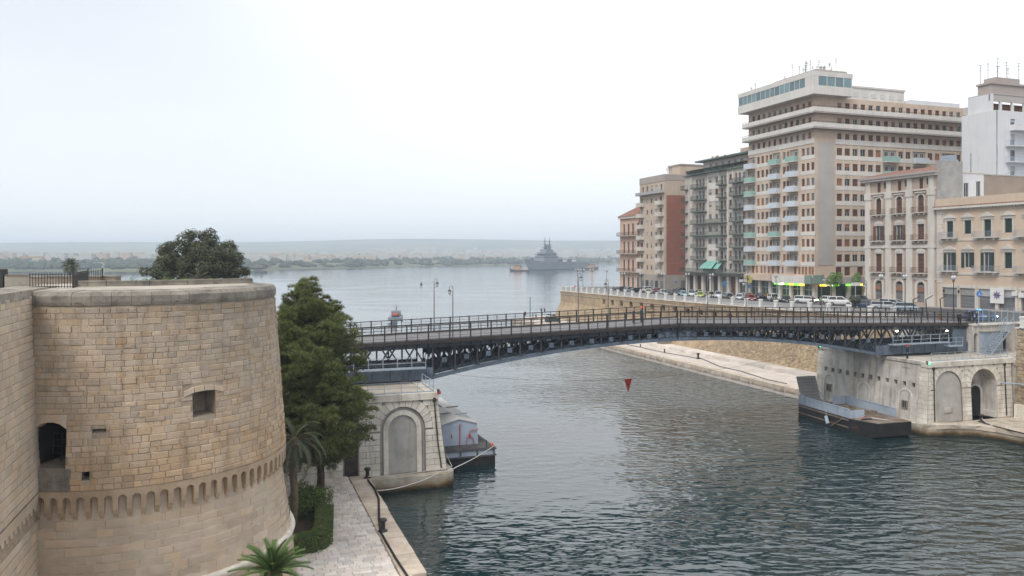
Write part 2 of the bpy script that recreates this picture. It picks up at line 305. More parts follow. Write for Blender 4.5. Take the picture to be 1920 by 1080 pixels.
# ================================================================== SETTING: water, quays, street
def water_material():
    m = bpy.data.materials.new('sea_water'); m.use_nodes = True; t = m.node_tree; L = t.links.new
    b = t.nodes['Principled BSDF']; b.inputs['Base Color'].default_value = (0.006, 0.024, 0.027, 1)
    b.inputs['Roughness'].default_value = 0.05; b.inputs['IOR'].default_value = 1.85
    g = t.nodes.new('ShaderNodeNewGeometry')
    def noise(scale, sx, sy, rot, detail=3, rough=0.55):
        mp = t.nodes.new('ShaderNodeMapping'); mp.inputs['Scale'].default_value = (sx, sy, 1); mp.inputs['Rotation'].default_value = (0, 0, rot)
        L(g.outputs['Position'], mp.inputs[0]); n = t.nodes.new('ShaderNodeTexNoise'); n.inputs['Scale'].default_value = scale
        n.inputs['Detail'].default_value = detail; n.inputs['Roughness'].default_value = rough; L(mp.outputs[0], n.inputs['Vector']); return n.outputs['Fac']
    def math2(op, a, b_):
        n = t.nodes.new('ShaderNodeMath'); n.operation = op
        for i, x in enumerate((a, b_)):
            if isinstance(x, (int, float)): n.inputs[i].default_value = x
            else: L(x, n.inputs[i])
        return n.outputs[0]
    rip = noise(2.0, 0.5, 1.0, R(10), 1, 0.5); chop = noise(0.85, 0.5, 1.0, R(-12), 1, 0.5); fine = noise(3.4, 0.5, 1.0, R(-8), 1, 0.5); swell = noise(0.045, 0.5, 1.0, R(-28), 5, 0.6)
    h = math2('ADD', math2('ADD', math2('MULTIPLY', rip, 0.26), math2('MULTIPLY', chop, 0.62)), math2('MULTIPLY', fine, 0.05))
    sp = t.nodes.new('ShaderNodeSeparateXYZ'); L(g.outputs['Position'], sp.inputs[0])
    far = t.nodes.new('ShaderNodeMapRange'); far.inputs['From Min'].default_value = 70; far.inputs['From Max'].default_value = 240
    far.inputs['To Min'].default_value = 1.0; far.inputs['To Max'].default_value = 0.10; L(sp.outputs['Y'], far.inputs['Value'])
    # slicks: calmer lanes drawn out by the current
    sl = t.nodes.new('ShaderNodeMapRange'); sl.inputs['From Min'].default_value = 0.40; sl.inputs['From Max'].default_value = 0.58; sl.inputs['To Min'].default_value = 0.38; L(swell, sl.inputs['Value'])
    # the stream under the town side is choppier than the lee of the castle pier
    dt = t.nodes.new('ShaderNodeVectorMath'); dt.operation = 'DOT_PRODUCT'; dt.inputs[1].default_value = (0.943, 0.334, 0); L(g.outputs['Position'], dt.inputs[0])
    lee = t.nodes.new('ShaderNodeMapRange'); lee.interpolation_type = 'SMOOTHSTEP'; lee.inputs['From Min'].default_value = 36; lee.inputs['From Max'].default_value = 72; lee.inputs['To Min'].default_value = 0.17
    L(math2('ADD', dt.outputs['Value'], math2('MULTIPLY', swell, 14)), lee.inputs['Value'])
    st = math2('MULTIPLY', math2('MULTIPLY', far.outputs[0], sl.outputs[0]), lee.outputs[0])
    bp = t.nodes.new('ShaderNodeBump'); bp.inputs['Distance'].default_value = 1.3; L(h, bp.inputs['Height']); L(st, bp.inputs['Strength']); L(bp.outputs[0], b.inputs['Normal'])
    return m
mb = MB(); mb.poly([(-9000, -300, 0), (9000, -300, 0), (9000, 8600, 0), (-9000, 8600, 0)])
struct(mb.build('water', water_material()))

def zst(w): return 12.0 - 0.0155 * max(w, 0.0)              # the street falls gently away from the bridge
def lerp_tab(tab, x):
    if x <= tab[0][0]: return tab[0][1]
    for (a, p), (b, q) in zip(tab, tab[1:]):
        if x <= b: return p + (q - p) * (x - a) / (b - a)
    return tab[-1][1]
TOPS = [(12, 44.6), (37, 45.0), (75, 46.3), (110, 48.6), (156, 52.0)]
BASES = [(12, 42.8), (37, 42.4), (75, 41.2), (110, 43.5), (156, 49.3)]
def s_top(w): return lerp_tab(TOPS, w)
def s_base(w): return lerp_tab(BASES, w)

def sheet(name, strips, mat, close_sides=None):            # strips: list of rows of world points
    b = MB()
    for r0, r1 in zip(strips, strips[1:]):
        for i in range(len(r0) - 1): b.poly([r0[i], r0[i + 1], r1[i + 1], r1[i]])
    return b.build(name, mat)
# street in one sheet, the promenade and the pavement as raised kerbs
ws = [(-80, 43.4), (-40, 43.4), (-6.3, 43.4), (-6.3, 51.9), (-.6, 51.9), (-.6, 43.4), (11.9, 43.4)] + [(w, s_top(w) + .2) for w in (12, 37, 56, 75, 92, 110, 133, 156)]
rows = []
for w, a in ws:
    rows.append([SW(a + (190 - a) * t, w, zst(w)) for t in (0, 0.12, 0.25, 0.5, 1)])
struct(sheet('street', rows, M['asphalt']))
def raised(name, sa, sb, w0, w1, mat, h=0.13, n=14):
    b = MB()
    for i in range(n):
        wa, wb = w0 + (w1 - w0) * i / n, w0 + (w1 - w0) * (i + 1) / n
        q = [SW(sa(wa), wa), SW(sb(wa), wa), SW(sb(wb), wb), SW(sa(wb), wb)]
        zs_ = [zst(wa), zst(wa), zst(wb), zst(wb)]
        b.prism([(p.x, p.y) for p in q], [z - 0.2 for z in zs_], [z + h for z in zs_])
    return struct(b.build(name, mat))
raised('promenade_pavement', lambda w: s_top(w) - 0.1, lambda w: s_top(w) + 4.6, 13, 155.6, M['sidewalk'])
raised('facade_pavement', lambda w: 71.2, lambda w: 74.3, -60, 155, M['sidewalk'])
raised('bridgehead_pavement', lambda w: 43.5, lambda w: 46.5, -60, -6.4, M['sidewalk'], n=3)
mbl = MB()                                                 # painted lane dashes
for i in range(22):
    w = 14 + i * 6.2
    q = [SW(59.0, w), SW(59.16, w), SW(59.16, w + 2.6), SW(59.0, w + 2.6)]
    mbl.poly([(p.x, p.y, zst(w + (0 if j < 2 else 2.6)) + 0.006) for j, p in enumerate(q)])
struct(mbl.build('lane_markings', M['white']))

# ------------------------------------------------------------------ left quay with its pavers and kerb stones
QZ = 1.5
qroot = MB()
qroot.prism([(-120, -70), (-37.1, -70), (-37.1, -6.0), (-36.6, -5), (-36.6, 12), (-120, 12)], -1.0, QZ - 0.05)
lq = struct(qroot.build('quay', M['joint'], None, SW(0, 0, 0), TH))
def stone_mesh(seed, depth=1.0):                            # unit stone: x,z in [-.5,.5], front face y=-1, worn uneven edges
    r = random.Random(seed); b = MB(); j = lambda a: r.uniform(-a, a)
    bk = [(-.5, 0, -.5), (.5, 0, -.5), (.5, 0, .5), (-.5, 0, .5)]
    md = [(x + j(.015), -0.72, z + j(.03)) for x, _, z in bk]
    fr = [(x * 0.94 + j(.02), -1 + j(.14), z * 0.86 + j(.035)) for x, _, z in bk]
    cc = (j(.08), -1.06 + j(.12), j(.08))
    b.v = bk + md + fr + [cc]
    for i in range(4):
        k = (i + 1) % 4; b.f += [(i, k, 4 + k, 4 + i), (4 + i, 4 + k, 8 + k, 8 + i), (8 + i, 8 + k, 12)]; b.m += [0, 0, 0]
    return b
STV = [stone_mesh(i) for i in range(14)]
def spread_stones(places, mat, root, name, stuff_name, score, label=None):
    """places: list of (matrix). The 300 largest in view become objects, the rest one joined part of kind stuff."""
    order = sorted(places, key=score, reverse=True)
    mes = [b.mesh(name, mat) for b in STV]
    for i, mt in enumerate(order[:300]): inst(name, mes[random.randrange(len(mes))], root, mat=mt)
    if len(order) > 300:
        b = MB()
        for mt in order[300:]:
            s = random.choice(STV); n = len(b.v)
            b.v += [tuple(mt @ Vector(p)) for p in s.v]; b.f += [tuple(n + i for i in f) for f in s.f]; b.m += s.m
        o = b.build(stuff_name, mat, root); o['kind'] = 'stuff'
def flat_stone(cx, cy, z, lx, ly, h, yaw=0.0):              # stone lying on the ground: its front face up
    m = Matrix.Translation((cx, cy, z)) @ Matrix.Rotation(yaw, 4, 'Z') @ Matrix.Rotation(-pi / 2, 4, 'X')
    return m @ Matrix.Diagonal((lx, h, ly, 1))
pl = []
w = -42.0
while w < -6.2:
    d = random.uniform(0.36, 0.56); s = -37.25 - random.uniform(0, .1)
    while s > -52:
        l = random.uniform(0.42, 0.95)
        pl.append(flat_stone(s - l / 2, w + d / 2, QZ - 0.055, l - 0.02, d - 0.02, random.uniform(0.045, 0.06))); s -= l
    w += d
def pscore(mt):
    p = SW(mt.translation.x, mt.translation.y, QZ); px = 960 + F * p.x / p.y; py = HY + F * (H - QZ) / p.y
    return (1000 if 560 < px < 740 and py < 1078 else 0) - p.y
spread_stones(pl, M['paver'], lq, 'paver', 'worn_pavers', pscore)
w = -60.0; i = 0
while w < -6.6:
    l = random.uniform(1.3, 2.0); b = MB(); e = 0.0
    edge = -35.6 + random.uniform(-.04, .04)
    if -33.6 < w < -30.4: edge = -36.55                     # the broken gap with the pipe
    if w <= -33.6: edge = -34.9
    b.prism([(-37.2, w + .012), (edge - .07, w + .012), (edge, w + .07), (edge, min(w + l, -6.4) - .07), (edge - .07, min(w + l, -6.4) - .012), (-37.2, min(w + l, -6.4) - .012)], -0.6, QZ + random.uniform(-.015, .02))
    b.build('kerb_stone', M['kerb'], lq); w += l
mb = MB(); mb.tube([(-36.3, -30.9, 1.05), (-35.75, -31.6, 0.85), (-35.3, -33.2, 0.25), (-35.2, -33.6, -0.3)], 0.22, 12)
tag(mb.build('drain_pipe', M['rail_l'], None, SW(0, 0, 0), TH, smooth=True), 'fat grey plastic drain pipe in broken gap of quay edge', 'pipe')

# ------------------------------------------------------------------ right quay, near and far side of the pier
mb = MB()
mb.prism([(36.0, -70), (43.6, -70), (43.6, 13), (31.0, 13), (29.0, 12.4), (28.75, -5.6), (29.05, -6.5), (29.8, -7.0), (31.2, -7.15), (32.8, -7.6), (34.0, -8.6), (35.0, -10.4), (35.6, -13.5)], -1, 1.25)
rq = struct(mb.build('pier_quay', M['plinth'], None, SW(0, 0, 0), TH))
w = -7.4; pts = [(29.8, -7.0), (31.2, -7.15), (32.8, -7.6), (34.0, -8.6), (35.0, -10.4), (35.6, -13.5), (35.7, -16), (35.75, -18.6), (35.8, -21), (35.85, -23.5), (35.9, -26), (35.95, -28.5), (36.0, -31)]
for (a, b_) in zip(pts, pts[1:]):
    d = Vector((b_[0] - a[0], b_[1] - a[1])); n = Vector((-d.y, d.x)).normalized() * -1; b = MB()
    q = [Vector(a) + d * .01, Vector(b_) - d * .01]
    b.prism([(q[0].x + n.x * .10, q[0].y + n.y * .10), (q[0].x - n.x * 1.1, q[0].y - n.y * 1.1), (q[1].x - n.x * 1.1, q[1].y - n.y * 1.1), (q[1].x + n.x * .10, q[1].y + n.y * .10)], 0.85, 1.36 + random.uniform(-.02, .02))
    b.build('kerb_stone', M['kerb'], rq)
mb = MB()
far_edge = [(31.0, 12.9), (30.9, 40), (31.2, 76), (32.6, 105), (34.2, 128), (35.5, 138), (33.0, 146), (33.6, 151), (38, 155), (46, 163), (60, 165), (60, 100), (46, 40), (45, 12.9)]
mb.prism(far_edge, -1, 1.2)
fq = struct(mb.build('canal_walkway', M['paver'], None, SW(0, 0, 0), TH))
for (a, b_) in zip(far_edge[:7], far_edge[1:8]):
    d = Vector((b_[0] - a[0], b_[1] - a[1])); L_ = d.length; n = max(1, int(L_ / 2.6)); nn = Vector((d.y, -d.x)).normalized()
    for i in range(n):
        p, q = Vector(a) + d * (i / n + .006), Vector(a) + d * ((i + 1) / n - .006)
        o_ = random.uniform(.05, .12); b = MB()
        b.prism([(p.x - nn.x * o_, p.y - nn.y * o_), (q.x - nn.x * o_, q.y - nn.y * o_), (q.x + nn.x * 1.2, q.y + nn.y * 1.2), (p.x + nn.x * 1.2, p.y + nn.y * 1.2)], 0.55, 1.32 + random.uniform(-.02, .02))
        b.build('kerb_stone', M['kerb'], fq)
mb = MB()                                                   # ledge at the wall foot
for i in range(24):
    wa, wb = 13 + i * 5.0, 13 + (i + 1) * 5.0 - .03
    mb.prism([(s_base(wa) - 2.2, wa), (s_base(wa) + 1.5, wa), (s_base(wb) + 1.5, wb), (s_base(wb) - 2.2, wb)], 1.1, 1.75)
struct(mb.build('wall_ledge', M['paver'], None, SW(0, 0, 0), TH))

# ------------------------------------------------------------------ embankment wall below the street
def PW(u, z, d):
    zt = zst(u); t = min(max(z / zt, 0), 1); st, sb = s_top(u), s_base(u)
    return (st - (st - sb) * max(0.0, 1 - t / 0.62) + d, u, z)
def solve_w(px, sfun, lo=0.0, hi=170.0):
    for _ in range(50):
        m = (lo + hi) / 2; p = SW(sfun(m), m); x = 960 + F * p.x / p.y
        if x > px: lo = m
        else: hi = m
    return (lo + hi) / 2
ops = []
for px, py in ((1131.8, 565), (1148, 567), (1165, 569), (1183, 570.5), (1202.4, 572.5), (1222.3, 575), (1243.2, 577), (1264.7, 579), (1288.7, 582), (1313.4, 584), (1339, 588), (1367.7, 591.4)):
    w = solve_w(px, s_top); Y = SW(s_top(w), w).y; z = H - (py - HY) / F * Y
    ops.append((w - 0.95, w + 0.95, z - 0.75, z + 0.7, 'arch', 0.4))
emb = thing('embankment_wall', 'long ochre stone embankment wall with small casemate windows below the street', 'wall', SW(0, 0, 0), TH)
mb = MB(); grid_wall(mb, PW, 12.5, 156, 0.4, 0.0155 and 9.4, ops, 0.7, 0, 0, 1, ustep=6, zstep=1.2)
# upper strip follows the sloping street
for i in range(30):
    a, b_ = 12.5 + 143.5 * i / 30, 12.5 + 143.5 * (i + 1) / 30
    mb.poly([PW(a, 9.4, 0), PW(b_, 9.4, 0), PW(b_, zst(b_) + .1, 0), PW(a, zst(a) + .1, 0)])
q0 = (s_base(156), 156, 0.4); q1 = (s_top(156), 156, zst(156) + .1)
mb.poly([(s_base(156), 156, .4), (130, 159, .4), (130, 157, zst(156) + .1), PW(156, zst(156) + .1, 0), PW(156, 6, 0)])
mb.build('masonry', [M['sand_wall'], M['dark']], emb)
rub = MB(); rr2 = random.Random(91)                          # the rough rubble facing of the lower wall
for i in range(2600):
    w = rr2.uniform(13, 62); z = 1.9 + (rr2.random() ** .8) * (5.4 if w < 40 else 5.4 * (62 - w) / 22 + .2)
    if rr2.random() < .25 and w > 30: continue
    p = Vector(PW(w, z, .03)); l, h = rr2.uniform(.25, .6), rr2.uniform(.18, .36); n_ = len(rub.v); s_ = rr2.choice(STV)
    mt = Matrix.Translation(p) @ Matrix.Rotation(-pi / 2, 4, 'Z') @ Matrix.Rotation(rr2.uniform(-.3, .3), 4, 'Y') @ Matrix.Diagonal((l, rr2.uniform(.06, .2), h, 1))
    rub.v += [tuple(mt @ Vector(q)) for q in s_.v]; rub.f += [tuple(n_ + k for k in f) for f in s_.f]; rub.m += s_.m
M['field'] = surf('field_stone', (0.46, 0.38, 0.28), (0.31, 0.255, 0.185), 0.8, 0.95, 0.6, 9, rnd=0.2, stops=STONE)
rub.build('rubble_facing', M['field'], emb)['kind'] = 'stuff'
mb = MB()                                                   # string course and the little brackets below the balustrade
for i in range(60):
    a, b_ = 13 + 143 * i / 60, 13 + 143 * (i + 1) / 60
    mb.beam((s_top(a) - .12, a, zst(a) - .02), (s_top(b_) - .12, b_, zst(b_) - .02), 0.5, 0.24)
    mb.beam((s_top(a) - .05, a, zst(a) - 1.05), (s_top(b_) - .05, b_, zst(b_) - 1.05), 0.22, 0.14)
mb.build('string_course', M['white_stone'], emb)
mb = MB()
for i in range(250):
    a = 13.3 + 0.57 * i
    mb.box(s_top(a) - .30, s_top(a) + .1, a - .14, a + .14, zst(a) - .95, zst(a) - .16)
o = mb.build('brackets', M['sand_wall'], emb); o['kind'] = 'stuff'
for w, hh in ((92, 5.5), (74, 4.5)):                        # buttress strips at the foot
    b = MB(); b.prism([(s_base(w) - 1.0, w - 0.9), (s_base(w) + 4, w - 0.9), (s_base(w) + 4, w + .9), (s_base(w) - 1.0, w + .9)], 1.2, [hh - 1.5, hh, hh, hh - 1.5]); b.build('buttress', M['recess'], emb)
# near rubble wall right of the pier and the abutment
nw = thing('quay_back_wall', 'rough brown rubble wall behind the near quay beside the stone pier', 'wall', SW(0, 0, 0), TH)
mb = MB()
def PN(u, z, d): return (43.0 + 0.5 * (z / 12.0) + d, u, z)
grid_wall(mb, PN, -60, -6.3, 1.2, 12.0, [], 0.3, 0, ustep=1.0, zstep=0.8)
mb.poly([(43.0, -6.3, 1.2), (52, -6.3, 1.2), (52, -6.3, 12), (43.5, -6.3, 12)])
mb.build('masonry', M['rubble'], nw); MB().box(43.3, 52, -6.62, -6.12, 12.0, 12.16).build('coping', M['white_stone'], nw)
mb = MB(); mb.box(42.6, 43.3, -60, -6.6, 1.2, 2.9); mb.build('plinth_course', M['white_stone'], nw)
w = -6.0                                                     # loose courses of field stones, one by one
stn = []
z = 3.2
while z < 11.8:
    h = random.uniform(.32, .5); w = -18.5
    while w < -6.7:
        l = random.uniform(.35, .8)
        if random.random() < .93:
            m = Matrix.Translation((43.0 + .5 * z / 12 + .02, w + l / 2, z + h / 2)) @ Matrix.Rotation(-pi / 2, 4, 'Z') @ Matrix.Diagonal((l - .05, random.uniform(.05, .16), h - .05, 1))
            stn.append(m)
        w += l
    z += h
spread_stones(stn, M['field'], nw, 'stone', 'small_stones', lambda m: -m.translation.y * 0 + m.translation.y)
# ================================================================== BRIDGE PIERS
def block_rows(root, P, u0, u1, z0, z1, rh, arches, mat, lo=0.9, hi=1.7, name='block', proud=0.035, seed=1, skip=()):
    r = random.Random(seed); n = max(1, round((z1 - z0) / rh)); rh = (z1 - z0) / n
    for j in range(n):
        za, zb = z0 + j * rh + .02, z0 + (j + 1) * rh - .02; zm = (za + zb) / 2
        spans = [(u0, u1)]
        for (uc, ri, zs_, ro) in arches:
            if zm < zs_: hw = ri
            elif zm < zs_ + ro: hw = max(sqrt(max(ro * ro - (zm - zs_) ** 2, 0)), 0.0)
            else: continue
            ns = []
            for a, b in spans:
                if uc + hw <= a or uc - hw >= b: ns.append((a, b)); continue
                if uc - hw > a: ns.append((a, uc - hw))
                if uc + hw < b: ns.append((uc + hw, b))
            spans = ns
        for a, b in spans:
            if b - a < .12: continue
            u = a; first = True
            while u < b - .05:
                l = r.uniform(lo, hi) * (0.55 if first and j % 2 else 1); first = False
                e = u + l
                if b - e < .45: e = b
                if not any(u < q[1] and e > q[0] and za < q[3] and zb > q[2] for q in skip):
                    pr = proud + r.uniform(-.012, .012); g = .018
                    bm = MB(); A = lambda uu, zz, dd: P(uu, zz, dd)
                    bm.loft([[A(u + g, za, .02), A(e - g, za, .02), A(e - g, zb, .02), A(u + g, zb, .02)],
                             [A(u + g, za, -pr * .6), A(e - g, za, -pr * .6), A(e - g, zb, -pr * .6), A(u + g, zb, -pr * .6)],
                             [A(u + g + .02, za + .02, -pr), A(e - g - .02, za + .02, -pr), A(e - g - .02, zb - .02, -pr), A(u + g + .02, zb - .02, -pr)]])
                    bm.build(name, mat, root)
                u = e
def voussoirs(root, P, uc, zs_, ri, ro, n, mat, proud=0.04, name='voussoir', depth=.02):
    for i in range(n):
        a0, a1 = pi * i / n + .010, pi * (i + 1) / n - .010
        def q(a, r_, d): return P(uc - r_ * cos(a), zs_ + r_ * sin(a), d)
        am = (a0 + a1) / 2
        bm = MB(); bm.loft([[q(a0, ri, depth), q(am, ri, depth), q(a1, ri, depth), q(a1, ro, depth), q(a0, ro, depth)], [q(a0, ri, -proud), q(am, ri, -proud), q(a1, ri, -proud), q(a1, ro, -proud), q(a0, ro, -proud)]])
        bm.build(name, mat, root)
def arch_band(P, uc, z0, zs_, ri, ro, d0, d1, k=0, n=16):
    b = MB()
    prof_i = [(uc - ri, z0)] + [(uc - ri * cos(pi * i / n), zs_ + ri * sin(pi * i / n)) for i in range(n + 1)] + [(uc + ri, z0)]
    prof_o = [(uc - ro, z0)] + [(uc - ro * cos(pi * i / n), zs_ + ro * sin(pi * i / n)) for i in range(n + 1)] + [(uc + ro, z0)]
    for i in range(len(prof_i) - 1):
        a, c, e, f = prof_i[i], prof_i[i + 1], prof_o[i + 1], prof_o[i]
        b.poly([P(*a, d1), P(*c, d1), P(*e, d1), P(*f, d1)], k)
        b.poly([P(*a, d0), P(*c, d0), P(*c, d1), P(*a, d1)], k); b.poly([P(*f, d0), P(*f, d1), P(*e, d1), P(*e, d0)], k)
    return b
def railing(root, path, h, post_gap, mat, name_post='post', rp=.028, rails=(0.5, 1.0), rr=.022, kick=True):
    for p, q in zip(path, path[1:]):
        p, q = Vector(p), Vector(q); L_ = (q - p).length; n = max(1, round(L_ / post_gap))
        pm = MB().box(-rp, rp, -rp, rp, 0, h).mesh(name_post, mat)
        for i in range(n + 1): inst(name_post, pm, root, p + (q - p) * (i / n))
        for f in rails:
            b = MB(); b.beam(p + Vector((0, 0, h * f)), q + Vector((0, 0, h * f)), rr * 2, rr * 2); b.build('rail', mat, root)
        if kick:
            b = MB(); b.beam(p + Vector((0, 0, .07)), q + Vector((0, 0, .07)), .02, .12); b.build('toe_board', mat, root)

PT = 8.4                                                    # top of the piers above the water
# ---- left pier
lp = thing('bridge_pier', 'pale limestone pier with one blind arch at the castle end of the bridge', 'pier', SW(0, 0, 0), TH)
def PL(u, z, d):                                            # near face; u is s, battered
    k = (z - 1.2) / 7.2; e = -28.25 - 0.9 * k
    return (u if u < -30 else u + (e + 28.25) * (u + 30) / 1.75, -6.3 + 0.4 * k + d, z)
mb = MB(); AC, AS, AR = -32.35, 5.2, 2.07
grid_wall(mb, PL, -52, -28.25, 0.9, 7.8, [(AC - AR, AC + AR, 1.3, AS + AR, 'arch'), (-37.6, -36.4, 1.45, 3.9)], 0.34, 0, 0, 1, ustep=1.2)
e0, e1 = (-28.25, -6.3), (-29.15, -5.9)
mb.poly([(e0[0], e0[1], .9), (e0[0], 13.0, .9), (e1[0], 12.6, 7.8), (e1[0], e1[1], 7.8)])
mb.poly([(e0[0], 13, .9), (-52, 13, .9), (-52, 12.6, 7.8), (e1[0], 12.6, 7.8)]); mb.poly([(-52, -6.3, .9), (-52, -6, 7.8), (-52, 12.6, 7.8), (-52, 13, .9)])
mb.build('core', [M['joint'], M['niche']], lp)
block_rows(lp, PL, -36.3, -28.3, 1.3, 7.75, 0.54, [(AC, AR, AS, 2.95)], M['white_stone'], seed=3)
block_rows(lp, PL, -52, -37.7, 1.45, 7.75, 0.56, [], M['white_stone'], 1.2, 2.0, seed=4)
voussoirs(lp, PL, AC, AS, AR, 2.93, 13, M['white_stone'])
arch_band(lambda u, z, d: PL(u, z, d), AC, 1.3, AS, 1.3, 1.74, .34, .12).build('arch_moulding', M['white_stone'], lp)
mb = MB(); mb.box(-37.55, -36.45, -6.12, -6.02, 1.45, 3.85); mb.build('door', M['pipe'], lp)
for i in range(13):                                         # cornice slabs, one by one
    a, b_ = -29.0 - i * 1.75, -29.0 - (i + 1) * 1.75 + .02
    MB().box(b_, a, -6.12, -5.0, 7.8, PT + random.uniform(-.01, .01)).build('cornice_slab', M['white_stone'], lp)
for i in range(10): MB().box(-30.1, -28.98, -4.98 + i * 1.76, -4.98 + (i + 1) * 1.76 - .02, 7.8, PT).build('cornice_slab', M['white_stone'], lp)
MB().box(-52, -30.12, -4.98, 12.6, 7.6, PT - .06).build('platform', M['terrace'], lp)
mb = MB(); mb.prism([(-36.5, -7.3), (-28.6, -7.3), (-27.9, -6.9), (-27.65, -6.2), (-27.65, 13.6), (-36.5, 13.6)], -1, [1.22] * 6); mb.build('plinth', M['plinth'], lp)
mb = MB(); pts = [PL(-28.95, 7.6, -.1), PL(-28.95, 4, -.1), PL(-28.8, 1.5, -.1)]; mb.tube(pts, .06, 8); mb.lathe([(.06, 0), (.16, .12), (.16, .4), (.05, .45)], 8, 0, PL(-28.95, 7.5, -.12)); mb.build('drain_pipe', M['pipe'], lp)
rl = thing('pier_railing', 'light grey railing along the edge of the pier at the castle end', 'railing', SW(0, 0, PT), TH)
railing(rl, [(-46, -5.7, 0), (-29.4, -5.7, 0), (-29.4, -1.0, 0)], 1.0, 1.55, M['rail_l'])
def lantern(name, label, loc, col, body):
    t = thing(name, label, 'lamp', loc, TH)
    MB().lathe([(.09, 0), (.09, .35), (.14, .36), (.14, .44), (.05, .5)], 8).build('housing', body, t)
    MB().box(-.16, .16, -.3, -.1, .1, .34).build('bracket', body, t)
    MB().lathe([(.1, 0), (.13, .08), (.1, .2)], 10, 0, (0, -.36, .12)).build('lens', col, t)
lantern('navigation_lamp', 'red navigation lamp on the corner of the castle end pier', SW(-29.0, -5.85, PT - .25), M['red'], M['iron'])

# ---- right pier
rp = thing('bridge_pier', 'weathered plastered pier with two arches and a row of square holes', 'pier', SW(0, 0, 0), TH)
def PC(u, z, d): k = (z - 1.2) / 7.2; return (29.45 + .5 * k + d, u if u > -5 else u + .35 * k, z)          # canal face, u is w
def PA(u, z, d): k = (z - 1.2) / 7.2; return (u if u > 31 else u + .5 * k * (31 - u) / 1.55, -6.1 + .35 * k + d, z)   # arched face, u is s
holes = [(w - .27, w + .27, 5.15, 5.72) for w in [10.9 - 14.7 * i / 11 for i in range(12)]]
niches = [(9.3, 11.0, 1.3, 4.75, 'arch'), (3.05, 4.75, 1.3, 4.6, 'arch'), (-3.6, -1.9, 1.3, 4.75, 'arch')]
blinds = [(9.4, 10.8, 6.6, 7.5), (-3.4, -2.0, 6.5, 7.4)]
mb = MB(); grid_wall(mb, PC, -6.1, 12.6, .9, PT, holes, 0.6, 0, 0, 1, ustep=1.5)
mb2 = MB(); grid_wall(mb2, lambda u, z, d: PC(u, z, d - .045), -5.9, 12.5, 1.22, PT - .05, [(a - .02, b_ + .02, c - .02, d_ + .02) for a, b_, c, d_ in holes] + niches + blinds, 0.05, 0, ustep=1.5)
mb.poly([PC(12.6, .9, 0), (43.5, 12.6, .9), (43.5, 12.6, PT), PC(12.6, PT, 0)])
mb.build('core', [M['plaster'], M['dark']], rp); mb2.build('plaster_face', M['plaster'], rp)
for nch in niches: arch_band(PC, (nch[0] + nch[1]) / 2, 1.3, nch[3] - .85, .85, 1.08, .0, -.075).build('niche_surround', M['white_stone'], rp)
for wc, zc_ in ((10.1, 3.0), (-2.75, 3.0)):
    b = MB(); b.box(29.45, 29.62, wc - .32, wc + .32, zc_ - .4, zc_ + .4); b.build('window', M['glass'], rp)
    f = MB()
    for q in (-.36, .36): f.box(29.4, 29.68, wc + q - .06, wc + q + .06, zc_ - .46, zc_ + .46)
    for q in (-.43, .43): f.box(29.4, 29.68, wc - .42, wc + .42, zc_ + q - .06, zc_ + q + .06)
    f.box(29.42, 29.66, wc - .03, wc + .03, zc_ - .4, zc_ + .4); f.build('window_frame', M['recess'], rp)
block_rows(rp, PC, -6.05, -4.6, 1.25, PT - .65, 0.52, [], M['white_stone'], .9, 1.6, seed=11, proud=.07)
block_rows(rp, PC, 11.5, 12.6, 1.25, PT - .65, 0.52, [], M['white_stone'], .9, 1.6, seed=12, proud=.07)
mb = MB(); B1, B2, BS, BR = 32.9, 38.5, 5.2, 2.08
grid_wall(mb, PA, 29.45, 43.2, .9, PT - .6, [(B1 - BR, B1 + BR, 1.25, BS + BR, 'arch')], 0.16, 0, 0, 1, ustep=1.2) if False else None
grid_wall(mb, PA, 29.45, 35.7, .9, PT - .6, [(B1 - BR, B1 + BR, 1.25, BS + BR, 'arch')], 0.16, 0, 0, 1, ustep=1.0)
grid_wall(mb, PA, 35.7, 43.2, .9, PT - .6, [(B2 - BR, B2 + BR, 1.25, BS + BR, 'arch')], 2.1, 0, 2, 2, ustep=1.0)
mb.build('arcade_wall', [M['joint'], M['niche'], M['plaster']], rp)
mb = MB(); arc = [(39.15 - .95 * cos(pi * i / 10), 4.0 + .95 * sin(pi * i / 10)) for i in range(11)]
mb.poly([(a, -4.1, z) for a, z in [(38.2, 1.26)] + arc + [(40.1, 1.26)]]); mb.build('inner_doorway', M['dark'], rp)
arch_band(lambda u, z, d: (u, -4.1 + d, z), 39.15, 1.26, 4.0, .95, 1.2, 0.15, -.10).build('doorway_surround', M['plaster'], rp)
MB().box(40.42, 40.56, -5.8, -4.05, 1.26, 2.0).build('wall_bench', M['white_stone'], rp)
block_rows(rp, PA, 29.5, 43.1, 1.28, PT - .62, 0.52, [(B1, BR, BS, 2.95), (B2, BR, BS, 2.95)], M['white_stone'], 1.0, 1.7, seed=13)
voussoirs(rp, PA, B1, BS, BR, 2.93, 13, M['white_stone']); voussoirs(rp, PA, B2, BS, BR, 2.93, 13, M['white_stone'])
for i in range(8): MB().box(29.75 + i * 1.7, 29.75 + (i + 1) * 1.7 - .02, -5.95, -4.9, PT - .6, PT + random.uniform(-.01, .01)).build('cornice_slab', M['white_stone'], rp)
for i in range(9): MB().box(29.78, 30.9, -4.88 + i * 1.93, -4.88 + (i + 1) * 1.93 - .02, PT - .35, PT - .02).build('cornice_slab', M['plaster'], rp)
MB().box(30.9, 43.4, -4.88, 12.6, PT - .9, PT - .08).build('platform', M['terrace'], rp)
MB().box(32.2, 33.4, -6.0, -5.88, 2.4, 3.0).build('patch', M['plaster'], rp)
